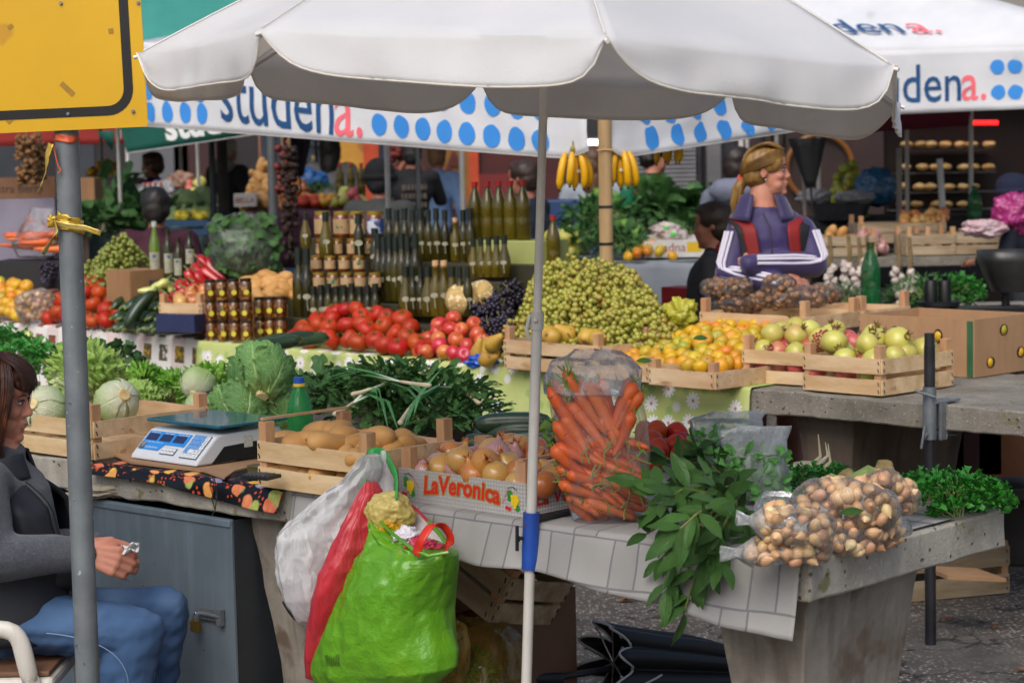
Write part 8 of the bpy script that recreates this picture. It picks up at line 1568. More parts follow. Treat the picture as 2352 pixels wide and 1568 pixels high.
def rect(t,f,px0,py0,px1,py1,m,name,o=.02,d=.03):
 a=f(px0,py1,o);b=f(px1,py0,o);mb=MB();mb.box(((a.x+b.x)/2,a.y+d/2,(a.z+b.z)/2),(abs(b.x-a.x),d,abs(b.z-a.z)));return mb.build(name,m,t,smooth=False)
WDK=mat('dark_shop_wall','#2b2729','#221f21',2,.8);WBR=mat('brown_shop_wall','#2e1a17','#241412',2,.7);WGR=mat('grey_wall','#6b6a6c','#5a595b',2,.85);GLS=mat('shop_glass','#2c3440','#39424e',1.2,.12,spec=.8);ORG=mat('orange_frame','#b8421a','#a03612',3,.6);YPN=mat('yellow_poster','#b98a2a','#a5661e',2.2,.6,spots=('#6b3018',1.6,.6,.08));DRD=mat('dark_red_wall','#4a1414','#3a0f10',2,.7)
t,f=facade('shop_building','dark fronted shop building behind the left stalls',-700,600,7,WDK);rect(t,f,-60,300,60,470,GLS,'window');rect(t,f,150,310,215,480,GLS,'window');rect(t,f,300,320,430,440,mat('pale_panel','#5d5f63',None,rough=.6),'panel');rect(t,f,405,330,540,520,mat('dark_red_door','#3c1313','#2e0f10',3,.6),'door')
t,f=facade('shop_building','shop with a glass front between the dark and the orange shops',600,780,7,GLS)
for k in range(4): rect(t,f,660,330+k*38,775,334+k*38,WGR,'glass_shelf',.05)
for k in range(9): rect(t,f,668+k*12,(320,357,395)[k%3],677+k*12,(330,367,405)[k%3],mat('goods%d'%(k%3),('#b8a878','#8a7a4a','#a8483a')[k%3],None),'shelf_goods',.08)
t,f=facade('bar_building','orange framed bar with a yellow poster and upright lettering',780,1100,7,mat('bar_wall','#3a1d12','#2e160d',2,.7));rect(t,f,783,290,838,470,YPN,'poster',.05);rect(t,f,838,290,868,480,ORG,'door_frame',.07);rect(t,f,868,300,886,480,GLS,'window',.03);rect(t,f,1000,320,1080,480,mat('ochre_panel','#8a5a1c','#73480f',2,.6),'sign_panel',.05)
for wd,yy in (('B',335),('A',392),('R',447)): text(wd,.36,mat('dark_red_letter','#4a1210',None,rough=.6),lambda x,y,yy=yy:f(1043,yy,.10)+V((x,0,y)),'lettering',t,cuts=0,align='CENTER',bold=.01)
rect(t,f,1080,320,1098,480,ORG,'door_frame',.07)
t,f=facade('shop_building','dark red shop front right of the bar lettering',1100,1290,7,DRD);rect(t,f,1100,398,1210,480,mat('red_board','#6b1616',None,rough=.6),'board',.05)
t,f=facade('shop_building','shop with a closed grey roller shutter',1290,1690,7,mat('shutter_wall','#2c2b2e','#242326',3,.8))
SHU=mat('shutter','#6d6d70','#5d5d60',4,.5,metal=.2)
a=f(1450,480,.06);b=f(1612,300,.06);mb=MB();n=18
prof=[]
for k in range(n*4+1): q=k/(n*4);prof.append(V((a.x,a.y-.02*abs(math.sin(q*n*PI)),a.z+(b.z-a.z)*q)))
mb.grid(lambda s,q:prof[int(round(q*n*4))]+V(((b.x-a.x)*s,0,0)),2,n*4);mb.build('roller_shutter',SHU,t,smooth=False);rect(t,f,1625,290,1655,490,WGR,'pillar',.1);rect(t,f,1300,316,1392,334,mat('lamp_housing','#3a3a3c',None),'lamp_housing',.4,.1)
lm=mat('lamp_tube','#ffffff',None,emit=('#fff0e8',6));a=f(1340,327,.55);b=f(1395,327,.55);MB().tube([a,b],.035,10).build('lamp_tube',lm,t)
t,f=facade('bakery_building','dark brown bakery front with a ring emblem and script lettering',1690,2600,7,WBR)
mb=MB();c=f(1882,385,.05);mb.tube([c+V((.45*math.cos(a),-.02,.45*math.sin(a))) for a in [2*PI*i/40 for i in range(41)]],.035,6);mb.build('ring_emblem',mat('ochre_ring','#7a4a14',None,rough=.5),t);text('Gu',.62,mat('script_print','#6b4a44',None,rough=.6),lambda x,y:f(2005,432,.05)+V((x*.9+y*.25,0,y)),'lettering',t,cuts=0,shear=.3)
Yc=19.5;t=thing('display_case','lit glass bakery case with shelves of pastries under a red tube','display case',loc=(atd(2200,480,Yc).x,Yc,gz(Yc)));f=lambda px,py,o=0:atd(px,py,Yc-o)
rect(t,f,2040,240,2500,700,mat('case_back','#2a1714','#1f100e',3,.6),'cabinet',-.3,.2)
for k,(y,x0,x1) in enumerate(((343,2085,2290),(395,2060,2290),(440,2050,2290),(480,2050,2300))): rect(t,f,x0,y,x1,y+4,mat('case_shelf','#8f9196',None,rough=.3),'shelf',.10,.35)
MB().tube([f(2168,282,.2),f(2292,282,.2)],.02,8).build('red_tube',mat('red_neon','#ff2a2a',None,emit=('#ff1c1c',2)),t)
PAST=mat('pastry','#b88a4c','#d8b880',8,.7,.2,30,rand=.4)
for k in range(26): y=(340,392,437,477)[k%4];x=2080+(k//4)*32+R_.uniform(-8,8);p=f(x,y-3,.2);mb=MB();mb.ell(p+V((0,0,.02)),(.06,.07,.03));mb.jit(.01,20);mb.build('pastry',PAST,None,angle=180,tag=('pastry on a shelf of the lit bakery case','pastry','pastries in the bakery case'))
t=thing('tree','tree with dull olive leaves above the roofs at the top right','tree',loc=(9.2,34,gz(34)));mb=MB();mb.tube([V((9.2,34,.2)),V((9.3,34,4)),V((9.1,34.2,8))],[.25,.2,.08],8);
for k in range(7): a=k*.9;mb.tube([V((9.2,34,4+k*.5)),V((9.2+1.8*math.cos(a),34+1.2*math.sin(a),6+k*.6))],[.09,.03],6)
mb.build('trunk',mat('bark','#4a3d30','#3a3026',8,.9),t);mb=MB();rr=random.Random(2)
for k in range(900): p=V((9.2+rr.gauss(0,1.6),34+rr.gauss(0,1.2),7.2+rr.gauss(0,1.5)));leaf(mb,p,(rr.uniform(-1,1),rr.uniform(-1,1),rr.uniform(-1,.3)),(0,-.5,1),rr.uniform(.15,.3),.12,.3,0,2,3,'oval')
mb.build('crown',mat('olive_leaf','#4f5a2a','#6a6a30',3,.7),t)
def stall(label,px0,px1,py,Y,dep,m,zt=None,skirt=.5):
 a=atd(px0,py,Y);b=atd(px1,py,Y);z=zt or (a.z+b.z)/2;t=thing('market_table',label,'table',loc=((a.x+b.x)/2,Y+dep/2,gz(Y)));mb=MB();mb.box(((a.x+b.x)/2,Y+dep/2,z-.03),(b.x-a.x,dep,.06));mb.build('slab',CON2,t,smooth=False,bevel=.005)
 if m: mb=MB();mb.grid(lambda s,q:V((a.x+(b.x-a.x)*s,Y-.02-.02*q-.02*noise.noise(V((s*9,q*2,Y))),z+.004-skirt*q)),30,6);mb.grid(lambda s,q:V((a.x+(b.x-a.x)*s,Y-.02+dep*q,z+.004)),4,4);mb.build('cloth',m,t,solid=.002)
 for x in (a.x+.15,b.x-.15): mb=MB();mb.box((x,Y+dep/2,(z-.06+gz(Y))/2),(.12,dep*.7,z-.06-gz(Y)));mb.build('leg',MATS['dark_pier'],t,smooth=False)
 def PF(px,v,h=0): q=atd(px,py,Y+v);return V((q.x,Y+v,z+h))
 return PF
def hp(kits,PF,px0,px1,v0,v1,hf,d,n,label,group,s=1,seed=1,tilt=1.2,lay=None): return heap(kits,lambda u,v,z:PF(u,v,z),px0,px1,v0,v1,hf,d,n,label,group,s=s,z=0,seed=seed,tilt=tilt,lay=lay)
mound=lambda h:(lambda a,b:.03+h*(1-abs(2*a-1)**2.2)*(.35+.65*b))
PURC=mat('plum_cloth','#5c3247','#4c283a',4,.8);DKG=mat('bottle_green_cloth','#2c3f3c','#243431',4,.8)
S1=stall('stall with a plum coloured cloth behind the oil display',560,845,483,16.5,.9,PURC,skirt=.45)
hp(TOM,S1,672,748,.03,.3,mound(.06),.075,16,'small red tomato on the plum clothed stall','tomatoes on the plum clothed stall',seed=2);hp(MAN,S1,730,775,.05,.3,mound(.08),.06,10,'mandarin on the plum clothed stall','mandarins on the plum clothed stall',s=1.2,seed=3);hp([POM[0],POM[2],APP[0]],S1,775,835,.05,.3,mound(.12),.08,16,'pink and yellow fruit on the plum clothed stall','pink fruit on the plum clothed stall',s=1.1,seed=4);hp(ONI[:2],S1,648,710,.3,.6,mound(.22),.09,18,'big onion heaped on the plum clothed stall','onions on the plum clothed stall',s=1.5,seed=5)
hp(POT,S1,570,650,.35,.7,mound(.34),.075,46,'brown potato heaped high on the plum clothed stall','potatoes on the plum clothed stall',s=1.2,seed=6);hp(ONI[:1]+POT[:1],S1,562,650,.04,.3,mound(.10),.08,22,'onion or potato at the front left of the plum clothed stall','roots on the plum clothed stall',s=1.15,seed=7)
bx=S1(560,.05,.05);t=carton('fruit_carton','small white carton with red lettering on the plum clothed stall',S1(566,.04,.04),(.17,.14,.10),0,WCAR,open_=False);text('BELLA',.055,mat('print_red2','#b82018',None),lambda x,y:V((-.075+x,-.0745,.03+y)),'lettering',t,local=True,cuts=0)
for k,x in enumerate((783,808,832)): p=S1(x,.45,.10);KB['plastic'].place(TRS(p,(0,0,k),(.9,.9,.9)),'small red capped bottle on the plum clothed stall','bottles on the plum clothed stall')
wad('plastic_bag','blue plastic bag behind the onions of the plum clothed stall','bag',S1(690,.75,.22),(.24,.12,.12),mat('blue_film2','#3f78b8','#3068a8',6,.35,transl=.2),31,.3)
DILLK.place(TRS(S1(735,.55,.12),(0,0,1),(1.6,1.4,1.2)),'leafy bunch in a bag on the plum clothed stall')
hp([CABK],S1,590,660,.7,.85,mound(.30),.2,3,'pale cabbage at the back of the plum clothed stall','cabbages on the plum clothed stall',s=1.4,seed=9)
gp=atd(624,420,13.0);t=thing('canopy_pole','thick grey canopy pole standing behind the fruit stall','pole',loc=V((gp.x,13.,0)));MB().tube([V((gp.x,13.,0)),V((gp.x+.01,13.,2.5))],.030,16).build('tube',mat('pole_grey','#5f6366','#54585b',9,.5,metal=.3),t,angle=60)
DONI=mat('dried_onion','#26160f','#3a211a',8,.7,.3,40,rand=.4);RONI=mat('dried_red_string','#7a2a22','#5a1d18',8,.6,.3,40,rand=.4)
def string(px,y0,y1,Y,r,m,label,cat,group,dens=1.0,w=.05):
 a=atd(px,y0,Y);b=atd(px+3,y1,Y);t=thing(cat.replace(' ','_'),label,cat,group,loc=b);mb=MB();n=int((a-b).length/(r*1.1)*dens*2);rr=random.Random(px)
 for k in range(n): p=b.lerp(a,rr.random());mb.ell(p+V((rr.uniform(-w,w),rr.uniform(-w,w),0)),(r*rr.uniform(.8,1.2),r,r*rr.uniform(.8,1.1)),None,9,6)
 mb.jit(.006,40);mb.build('bulbs',m,t);mb=MB();mb.tube([b,a,a+V((0,0,.25))],.010,6);mb.build('braid',mat('straw_braid','#8a7450','#6e5a3a',20,.8),t)
string(664,340,600,12.6,.021,DONI,'dark string of dried onions hanging right of the grey canopy pole','onion string',None,1.6,.04);string(648,320,440,12.9,.022,RONI,'reddish string of peppers hanging at the grey canopy pole','pepper string',None,1.2,.035)
string(910,330,395,18.9,.03,RONI,'string of dried red peppers hanging in front of the bar','pepper string',None,1.2,.05)
def hangum(px,y0,y1,Y,label,c='#1d0f14'):
 a=atd(px-8,y0,Y);b=atd(px,y1,Y);t=thing('folded_umbrella',label,'umbrella',loc=b);mb=MB();mb.loft([(a.lerp(b,k/6),V((.10*(1-.7*(k/6)),0,0)),V((0,.08*(1-.7*k/6),0))) for k in range(7)],20,2,fn=lambda an,q,p:V((math.cos(an),math.sin(an),0))*.02*math.cos(an*8)*(1-q));mb.build('cloth',mat('um'+c[1:],c,None,rough=.8),t,angle=180);mb=MB();mb.tube([b,b+V((.01,0,-.12))],.008,6);mb.build('tip',DKST,t)
hangum(688,305,405,15.5,'dark folded umbrella hanging in front of the teal coat');hangum(1862,318,430,13.2,'black folded umbrella hanging behind the blond woman','#0d0d12')
S2=stall('stall of greens behind the grape mound',1225,1640,603,12.6,1.6,mat('pale_cloth','#8f959c','#7f858c',4,.8),skirt=.3)
for k,(x,v,h,s,K,l,g) in enumerate(((1330,.9,.12,1.3,CABK,'pale green cabbage behind the grape mound','cabbages on the greens stall'),(1310,1.1,.12,1.2,CABK,'big pale cabbage at the left of the greens stall','cabbages on the greens stall'),(1395,1.2,.20,1.5,PARK,'dark parsley heap left of the wooden post','bunches on the greens stall'),(1385,.8,.18,1.6,ROCK,'leafy greens heap behind the wooden post','bunches on the greens stall'),(1345,.35,.04,1.5,ROCK,'low greens heap left of the wooden post','bunches on the greens stall'),(1430,.30,.06,1.3,ROCK,'low greens heap right of the wooden post','bunches on the greens stall'),(1400,1.3,.30,1.4,LETFK,'lettuce on top of the greens heap','lettuces on the greens stall'),(1530,1.3,.15,1.7,CHAK,'dark chard right of the wooden post','bunches on the greens stall'),(1590,1.1,.10,1.6,DILLK,'feathery fennel left of the hooded coat','bunches on the greens stall'),(1600,1.45,.16,1.4,CHAK,'chard behind the fennel','bunches on the greens stall'),(1485,1.45,.22,1.3,CHAK,'chard next to the teal bottle','bunches on the greens stall'))): K.place(TRS(S2(x,v,h),(R_.uniform(-.3,.3),R_.uniform(-.2,.2),R_.uniform(0,6)),s),l,g)
GC=mat('green_fruit','#5f8a34','#7aa044',6,.45,.2,40,rand=.2)
for x,v,h in ((1412,.75,.17),(1440,.8,.18),(1462,.7,.14),(1425,.65,.12)): mb=MB();mb.ell(S2(x,v,h),.065,None,14,10);mb.jit(.006,14);mb.build('green_cabbage',GC,None,angle=180,tag=('small round green cabbage right of the wooden post','cabbage','round cabbages by the post'))
mb=MB();p=S2(1292,.25,.10)
for k in range(9): mb.ell(p+V((.07*math.cos(k*.7),.05*math.sin(k*.7),.05*math.sin(k*2.1))),.055,None,12,8)
mb.build('yellow_squash',mat('yellow_squash','#bdb84a','#cdc860',6,.4),None,angle=180,tag=('bumpy pale yellow squash right of the parasol pole','squash'))
pet('water_bottle','teal green plastic bottle among the greens behind the post',S2(1442,1.1,.22),.30,.045,'#2f8f6a','#1f8f4a');t=carton('fruit_carton','low white carton with red and yellow print on the greens stall',S2(1545,.25,.02),(.36,.3,.10),0,WCAR,open_=False);text('radna',.075,mat('print_maroon','#8a2430',None),lambda x,y:V((-.10+x,-.153,.035+y)),'lettering',t,local=True,cuts=0);mb=MB();mb.box((.12,-.1525,.06),(.09,.002,.06));mb.build('yellow_print',mat('print_yellow2','#d8b020',None),t,**LS)
for k,(x,v,h) in enumerate(((1500,.5,.10),(1530,.6,.17),(1560,.5,.10),(1590,.55,.09),(1545,.35,.14))):
 o=wad('mushroom_pack','clear wrapped pack with a green dot sticker on the greens stall','pack',S2(x,v,h),(.10,.07,.045),mat('wrapped_pack','#a09088','#c2b6ae',12,.2,.3,30,coat=.6,spots=('#7a5f4c',9,.55,.1)),40+k,.3,group='packs on the greens stall');mb=MB();q=S2(x,v,h)+V((.0,-.076,.012));mb.ell(q,(.02,.006,.014),None,12,8);mb.build('green_sticker',mat('green_sticker','#4fc24a',None,rough=.5),o)
hp(MAN,S2,1440,1545,.02,.2,mound(.07),.055,26,'mandarin at the front of the greens stall','mandarins on the greens stall',s=1.1,seed=8)
wad('tub','dark round tub among the greens right of the post','tub',S2(1435,1.25,.16),(.17,.14,.12),mat('dark_tub','#1b1b24','#15151c',6,.4),50,.05);wad('plastic_bag','red and yellow plastic bags hanging behind the greens','bag',atd(1452,460,14.4),(.09,.07,.16),mat('red_yellow_film','#b02a44','#c9a820',5,.35),51,.3)
mb=MB();a=atd(1268,470,14.6);mb.box((a.x+.25,14.8,a.z-.15),(.62,.4,.36));mb.build('storage_bin',mat('blue_bin','#24406b','#1e365c',4,.5),None,smooth=False,bevel=.01,tag=('dark blue plastic bin behind the left banana bunch','bin'))
S3=stall('concrete table with crates and garlic braids at the right',1880,2460,588,12.9,1.1,None)
for x,v,w_,l in ((2012,.04,.46,'crate of red onions and potatoes on the right concrete table'),(2172,.45,.55,'crate of pale onions farther back on the right concrete table'),(2195,.02,.30,'small pale crate between the onion crate and the mandarin crate'),(2312,.05,.50,'crate of mandarins on the right concrete table'),(2440,.05,.40,'crate cut by the right edge of the photo')):
 c=crate('vegetable_crate',l,MT(S3(x,v,.004+(.06 if v>.3 else 0)),.03),w_,.34,2,.055,.012,.05,grey=1)
hp([ONI[3]],S3,1968,2030,.08,.34,mound(.12),.07,16,'red onion in the right crate','red onions at the right',s=1.1,seed=3,tilt=1);hp(POT,S3,1890,1960,.08,.34,mound(.14),.08,14,'reddish potato in the right crate','potatoes at the right',s=1.1,seed=4);hp([ONI[0],ONI[2]],S3,2075,2170,.5,.75,lambda a,b:.19+.05*b,.07,18,'pale onion in the crate farther back at the right','pale onions at the right',seed=5);hp(MAN,S3,2165,2305,.10,.3,lambda a,b:.09,.06,16,'mandarin in the crate at the right','mandarins at the right',s=1.1,seed=6)
GAR=mat('garlic_skin','#cfc6bd','#b8a8a0',9,.6,.15,40,rand=.2)
for k,(x,y0,y1) in enumerate(((1905,540,690),(1948,540,670),(1972,545,672),(1990,540,660),(2062,540,700),(2088,545,705))):
 a=atd(x,y0,12.78);b=atd(x,y1,12.78);t=thing('garlic_braid','braid of white garlic hanging at the front of the right concrete table','garlic braid','garlic braids at the right',loc=b);mb=MB();mb.tube([a,a.lerp(b,.3)+V((.01,0,0)),a.lerp(b,.6),b],[.012,.014,.016,.008],7);mb.build('braid',MATS.get('straw_braid'),t);mb=MB();rr=random.Random(k)
 for q in range(11): c=a.lerp(b,.5+.5*q/10);mb.lathe([(0,-.022),(.018,-.018),(.025,0),(.014,.018),(.004,.03)],9,Matrix.Translation(c+V((rr.uniform(-.035,.035),-.02+rr.uniform(-.02,.02),0)))@Euler((rr.uniform(-.8,.8),rr.uniform(-.8,.8),0)).to_matrix().to_4x4())
 mb.build('bulbs',GAR,t)
pet('water_bottle','tall green plastic bottle with a dark cap behind the raised crates',atd(2000,712,10.4),.335,.048,'#1f7a40','#3a4a20');pet('water_bottle','small green plastic bottle on the far right stall',atd(2238,512,15.2),.27,.05,'#1f7a44','#1c5a34')
for x,y,K,s,l in ((1935,672,DILLK,1.3,'feathery green bunch left of the tall green bottle'),(2110,660,DILLK,1.5,'feathery green bunch right of the garlic braids'),(2200,655,PARK,1.3,'parsley behind the black balance weights'),(2160,690,ROCK,1.3,'green leaves behind the banana carton')): K.place(TRS(atd(x,y+25,10.9),(.2,0,x),s),l,'bunches behind the banana carton')
t=thing('market_table','low dark table carrying greens behind the banana carton','table',loc=(atd(2100,720,11).x,11.1,0));p=atd(2100,712,10.9);mb=MB();mb.box((p.x,11.1,p.z-.04),(1.6,.8,.06));mb.build('slab',CON2,t,smooth=False)
for x in (-.6,.6): mb=MB();mb.box((p.x+x,11.1,(p.z-.07)/2),(.1,.6,p.z-.07));mb.build('leg',MATS['dark_pier'],t,smooth=False)
IRON=mat('black_iron','#151517','#1e1e20',9,.45,.15,40,metal=.3);Yq=9.9;t=thing('balance_scale','old black iron balance with two weights and a deep tin pan','scale',loc=V((atd(2230,700,Yq).x,Yq,TZ)));f=lambda x,y:atd(x,y,Yq)
mb=MB();a=f(2125,715);b=f(2352,715);mb.box((a+b)/2,((b-a).length,.10,.05));mb.build('beam',IRON,t,smooth=False,bevel=.006)
for x in (2138,2170): p=f(x,690);mb=MB();mb.lathe([(0,0),(.030,0),(.030,.10),(.026,.105),(.010,.105),(.016,.125),(0,.128)],16,Matrix.Translation(p+V((0,0,-.01))));mb.build('weight',IRON,t)
mb=MB();mb.tube([f(2155,692)+V((0,0,-.02)),f(2155,692)],[.10,.10],20);mb.build('weight_plate',IRON,t)
mb=MB();rows=[(f(2318,668),V((.075,0,0)),V((0,.10,0))),(f(2315,640),V((.10,0,0)),V((0,.13,0))),(f(2312,600),V((.125,0,0)),V((0,.15,0))),(f(2312,575),V((.130,0,0)),V((0,.155,0)))];mb.loft(rows,28,3,True,False);mb.build('pan',mat('tin_pan','#4a4a4a','#3a3a3a',7,.35,.15,30,metal=.6),t,solid=.003)
mb=MB();mb.tube([f(2310,672),f(2310,715)],.02,8);mb.build('pan_stem',IRON,t)
wad('plastic_bag','big round blue plastic bag on the stall behind the blond woman','bag',atd(2012,430,15.5),(.155,.13,.145),mat('blue_bag_film','#24597f','#1c4a6c',6,.3,.2,20,coat=.3),61,.18);wad('plastic_bag','white plastic bag in front of the blue one','bag',atd(1962,452,15.2),(.15,.10,.05),mat('white_film','#a8a8ac','#8f8f94',6,.4,transl=.2),62,.3);wad('plastic_bag','pale plastic bag below the hanging black umbrella','bag',atd(1870,452,15.3),(.13,.10,.06),MATS['white_film'],63,.3)
S4=stall('far stall with yellow apples behind the blond woman',1860,2480,500,15.3,1.0,mat('dark_cloth','#26262a','#1e1e22',4,.8),skirt=.5)
hp([CABK],S4,1,2,.5,.6,lambda a,b:0,.1,0,'x','x');YAP=mat('yellow_apple','#a8a83a','#8f962c',5,.4,rand=.3);mb=MB();mb.lathe(rnd_prof(.04,.036,10,.010,.005),14);YA=proto('apple','apple',[('fruit',mb,YAP,{'angle':180})]);hp([YA],S4,1908,1985,.3,.7,mound(.38),.085,34,'yellow green apple in the far heap','yellow apples in the far heap',seed=7,s=1.15)
mb=MB();mb.lathe([(0,0),(.16,0),(.20,.10),(.205,.11),(.19,.11),(.16,.02),(0,.02)],28,Matrix.Translation(S4(1930,.02,.0))@Matrix.Diagonal((1.1,1,1.1,1)));mb.build('steel_tub',mat('zinc_tub','#55565a','#44454a',6,.35,metal=.6),None,tag=('grey zinc tub in front of the yellow apples','tub'))
pk=mat('pink_bag_film','#b83a86','#a83078',5,.35,.25,16,transl=.25,coat=.3);wad('plastic_bag','bright pink plastic bag at the right edge, the larger of the two bags','bag',atd(2330,490,12.5),(.13,.12,.13),pk,64,.3);wad('plastic_bag','white and red plastic bag leaning on the pink one','bag',atd(2262,525,12.4),(.14,.09,.055),mat('white_red_film','#d8c4c8','#c89aa2',4,.4,transl=.2,spots=('#c04a52',2.5,.6,.1)),65,.3)
mb=MB();mb.tube([atd(2158,365,14.5),atd(2165,480,14.5)],.022,10);mb.build('short_post',ALU,None,tag=('short pale post end standing on the far right stall','post'))
mb=MB();mb.tube([atd(1842,330,13.6),atd(1850,520,13.6),V((atd(1850,520,13.6).x,13.6,0))],.013,8);mb.build('canopy_pole',mat('beige_pole','#8a8076','#7c7269',6,.5),None,tag=('thin beige canopy pole right of the blond woman','pole'))
mb=MB();a=atd(2065,340,14.2);mb.tube([a,V((a.x,14.2,0))],.020,8);mb.build('canopy_pole',MATS['beige_pole'],None,tag=('canopy pole behind the round blue bag','pole'))
S5=stall('stall of leafy greens behind the seller in burgundy',205,470,545,13.9,2.4,DKG,skirt=.3)
for x,v,h,s,K,l in ((250,1.8,.10,1.9,CHAK,'dark chard bunch on the left greens stall, farthest back'),(300,1.6,.06,1.7,ROCK,'green bunch on the left greens stall beside the thin white pole'),(330,1.0,.05,1.7,ROCK,'bright green bunch at the middle of the left greens stall'),(265,.9,.06,1.5,ROCK,'bright green bunch at the left of the left greens stall'),(240,.2,.04,1.3,CHAK,'dark chard in front on the left greens stall'),(300,.3,.02,1.2,ROCK,'green leaves low in front on the left greens stall')): K.place(TRS(S5(x,v,h),(.2,.1,x),s),l,'bunches on the left greens stall')
for x,v,h,s in ((415,.75,.10,1.3),(440,.8,.11,1.35),(465,.85,.12,1.3),(435,1.3,.20,1.4),(468,1.4,.22,1.3),(408,1.2,.14,1.2)): CABK.place(TRS(S5(x,v,h),(.4,.2,x),s),'pale cabbage right of the seller in burgundy','cabbages right of the burgundy seller')
mb=MB();p=S5(445,.2,.0);t=crate('plastic_crate','blue plastic crate of lemons right of the seller in burgundy',MT(S5(478,.10,.0),0),.36,.3,2,.04,.02,0);LEM=mat('lemon_peel','#d2c23a','#c0ae2a',6,.4,.2,60,rand=.2);mb=MB();mb.ell((0,0,0),(.038,.03,.03),None,12,9);LE=proto('lemon','lemon',[('fruit',mb,LEM,{'angle':180})]);hp([LE],S5,412,472,.12,.35,lambda a,b:.12+.02*b,.06,20,'lemon in the blue crate','lemons in the blue crate',seed=4)
BLC=mat('blue_crate','#24507a','#1e4468',5,.5)
for ch in t.children:
 ch.data.materials.clear();ch.data.materials.append(BLC)
S6=stall('far stall of pomegranates under the green canopy',330,480,478,17.5,1.2,DBR,skirt=.3);hp([POM[2],POM[1]],S6,418,482,.05,.5,mound(.20),.10,30,'pomegranate on the far stall under the green canopy','pomegranates on the far stall',s=1.2,seed=5)
for k,(x,h) in enumerate(((355,.12),(392,.14),(420,.20),(440,.12))): wad('plastic_bag','translucent plastic bag on the far stall in front of the blue jacket','bag',S6(x,.5,h),(.13,.10,.10),MATS['white_film'] if k<2 else mat('tan_film','#8f6f5a','#7a5c4a',6,.4),70+k,.3,group='bags on the far stall')
for k,x in enumerate((335,347,358,372)): KB['plastic'].place(TRS(S6(x,.2,.0),(0,0,k),(.8,.8,.75)),'red capped bottle on the far stall under the green canopy','bottles on the far stall')
hp(MAN,lambda x,v,h:atd(x,408,20.)+V((0,v,h)),195,265,.0,.4,mound(.12),.075,30,'orange fruit on the farthest left stall','oranges on the farthest left stall',s=1.3,seed=9);stall('farthest left stall with orange fruit',150,300,412,19.95,.8,DBR,skirt=.5)
t=thing('market_counter','pale painted counter at the left edge under the fruit cartons','counter',loc=(atd(50,470,13.2).x,13.4,gz(13.4)));a=atd(-120,460,13.2);b=atd(125,460,13.2);mb=MB();mb.box(((a.x+b.x)/2,13.5,(a.z+gz(13.4))/2),(b.x-a.x,.6,a.z-gz(13.4)));mb.build('body',mat('pale_counter','#8a8494','#7a7484',3,.6),t,smooth=False)
t=carton('fruit_carton','dark lettered fruit carton on the pale counter at the left edge',V((atd(50,460,13.25).x,13.4,a.z+.002)),(.42,.26,.13),0,mat('brown_carton','#7a5538','#5f3f28',5,.7),open_=False);text('Extra Berry',.075,mat('print_dark','#1c120c',None),lambda x,y:V((-.20+x*.95,-.1335,.035+y)),'lettering',t,local=True,cuts=0)
carton('fruit_carton','plain brown carton right of the lettered one on the pale counter',V((atd(165,466,13.3).x,13.5,a.z-.02)),(.26,.26,.14),0,KRAFT,open_=False)
string(62,312,420,12.9,.015,mat('walnut_shell','#7d5a34','#6a4a2a',9,.7,.3,40,rand=.3),'thick hanging string of walnuts at the left edge','walnut string',None,4.5,.06)
string(92,330,415,13.0,.015,MATS['walnut_shell'],'second string of walnuts hanging beside the first','walnut string',None,3.,.035)
for k in range(14): CAR[k%3].place(dirM(atd(62+R_.uniform(-25,55),555+R_.uniform(-25,25),12.3+R_.uniform(-.1,.1)),(1,R_.uniform(-.2,.2),R_.uniform(-.1,.1)),1.25),'carrot in the clear bag at the left edge','carrots in the left edge bag')
loftbag('carrot_bag','clear bag of carrots lying at the left edge behind the mandarins','bag',[(592,40,130,.06),(560,28,138,.10),(530,40,138,.09),(505,60,130,.05),(478,70,130,.02)],atd(80,585,12.3),NYc,film('left_bag_film',haze=.2),.014,16,95,36,24)
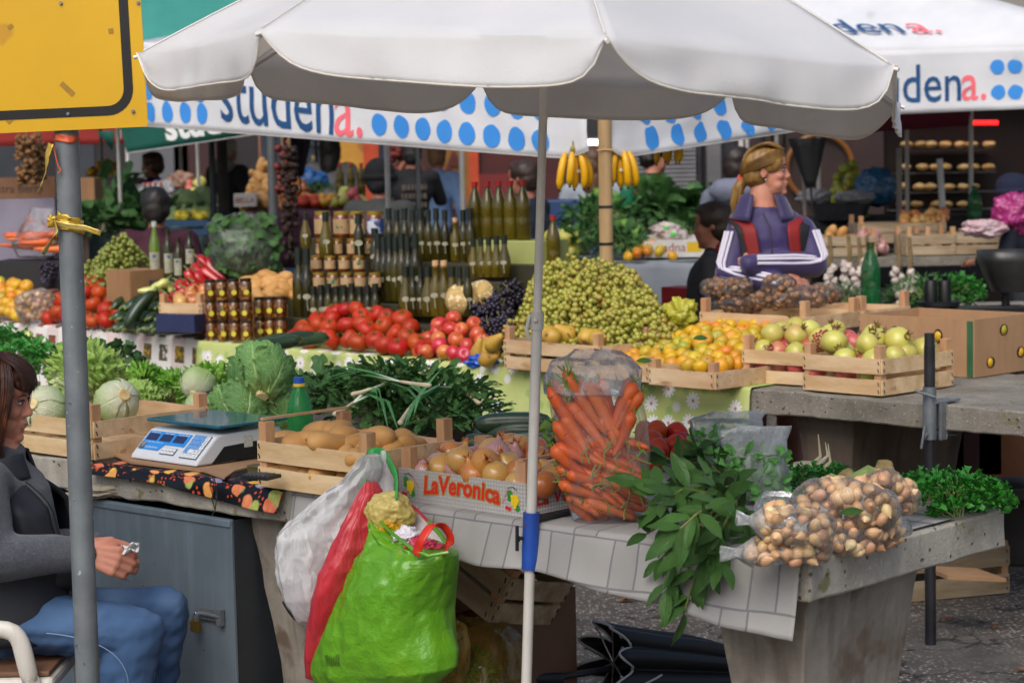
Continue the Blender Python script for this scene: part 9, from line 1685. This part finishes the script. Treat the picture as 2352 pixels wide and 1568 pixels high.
carton('storage_carton','dark crate under the clear bag of carrots at the left edge',V((atd(80,600,12.3).x,12.4,TZ)),(.44,.4,max(.05,atd(80,598,12.3).z-TZ)),0,mat('black_crate2','#1c1c1f',None,rough=.6),open_=False)
t=carton('fruit_carton','pinkish carton with red script lettering at the left edge',V((atd(40,650,11.9).x,12.05,TZ)),(.34,.26,.14),0,mat('pink_carton','#a8705f','#946052',5,.7),open_=False);text('Luigi Franco',.055,mat('print_red3','#9c1c1c',None),lambda x,y:V((-.16+x,-.1335,.05+y)),'lettering',t,local=True,cuts=0,shear=.25)
hp(GRK,lambda x,v,h:atd(x,640,12.2)+V((0,v,h)),105,135,0,.2,mound(.1),.06,5,'bunch of dark grapes left of the sign pole','dark grapes left of the pole',s=.8,seed=3)
for k,(x,y0,y1,Y,m,r_,l) in enumerate(((275,340,520,14.2,ALU,.014,'thin white canopy pole left of the green canopy flap'),(456,330,440,16.5,ALU,.014,'thin white canopy pole beside the blue jacket'),(489,345,520,14.2,DKST,.022,'black canopy pole right of the seller in burgundy'),(512,330,520,15.0,mat('bark_pole','#3f3430','#2f2624',7,.9),.038,'rough brown tree trunk like pole beside the black pole'),(600,330,430,18.,mat('copper_pole','#8a5f4c',None,rough=.5),.014,'thin copper coloured pole left of the grey canopy pole'),(962,345,500,14.6,MATS['pole_grey'],.016,'thin grey canopy pole behind the dark oil bottles'),(235,330,450,16.,DKST,.012,'thin black pole near the orange fruit'),(1610,350,470,15.8,DKST,.03,'black canopy pole beside the roller shutter'))):
 a=atd(x-3,y0,Y);mb=MB();mb.tube([V((a.x,Y,gz(Y))),V((a.x,Y,2.45))],r_,10);mb.build('canopy_pole',m,None,angle=60,tag=(l,'pole'))
for k_ in TOM+APP+MAN+ONI+POT+POM+ZUC+CAR+PEP+PEY+MEL+GRA+GRK+GGR+SHA+[BAN_K,LET,LETFK,CABK,SAVK,PARK,DILLK,ROCK,CHAK]+list(KB.values())+list(KJ.values())+[PEA]+FG+[YA,LE,SQ]: k_.drop()
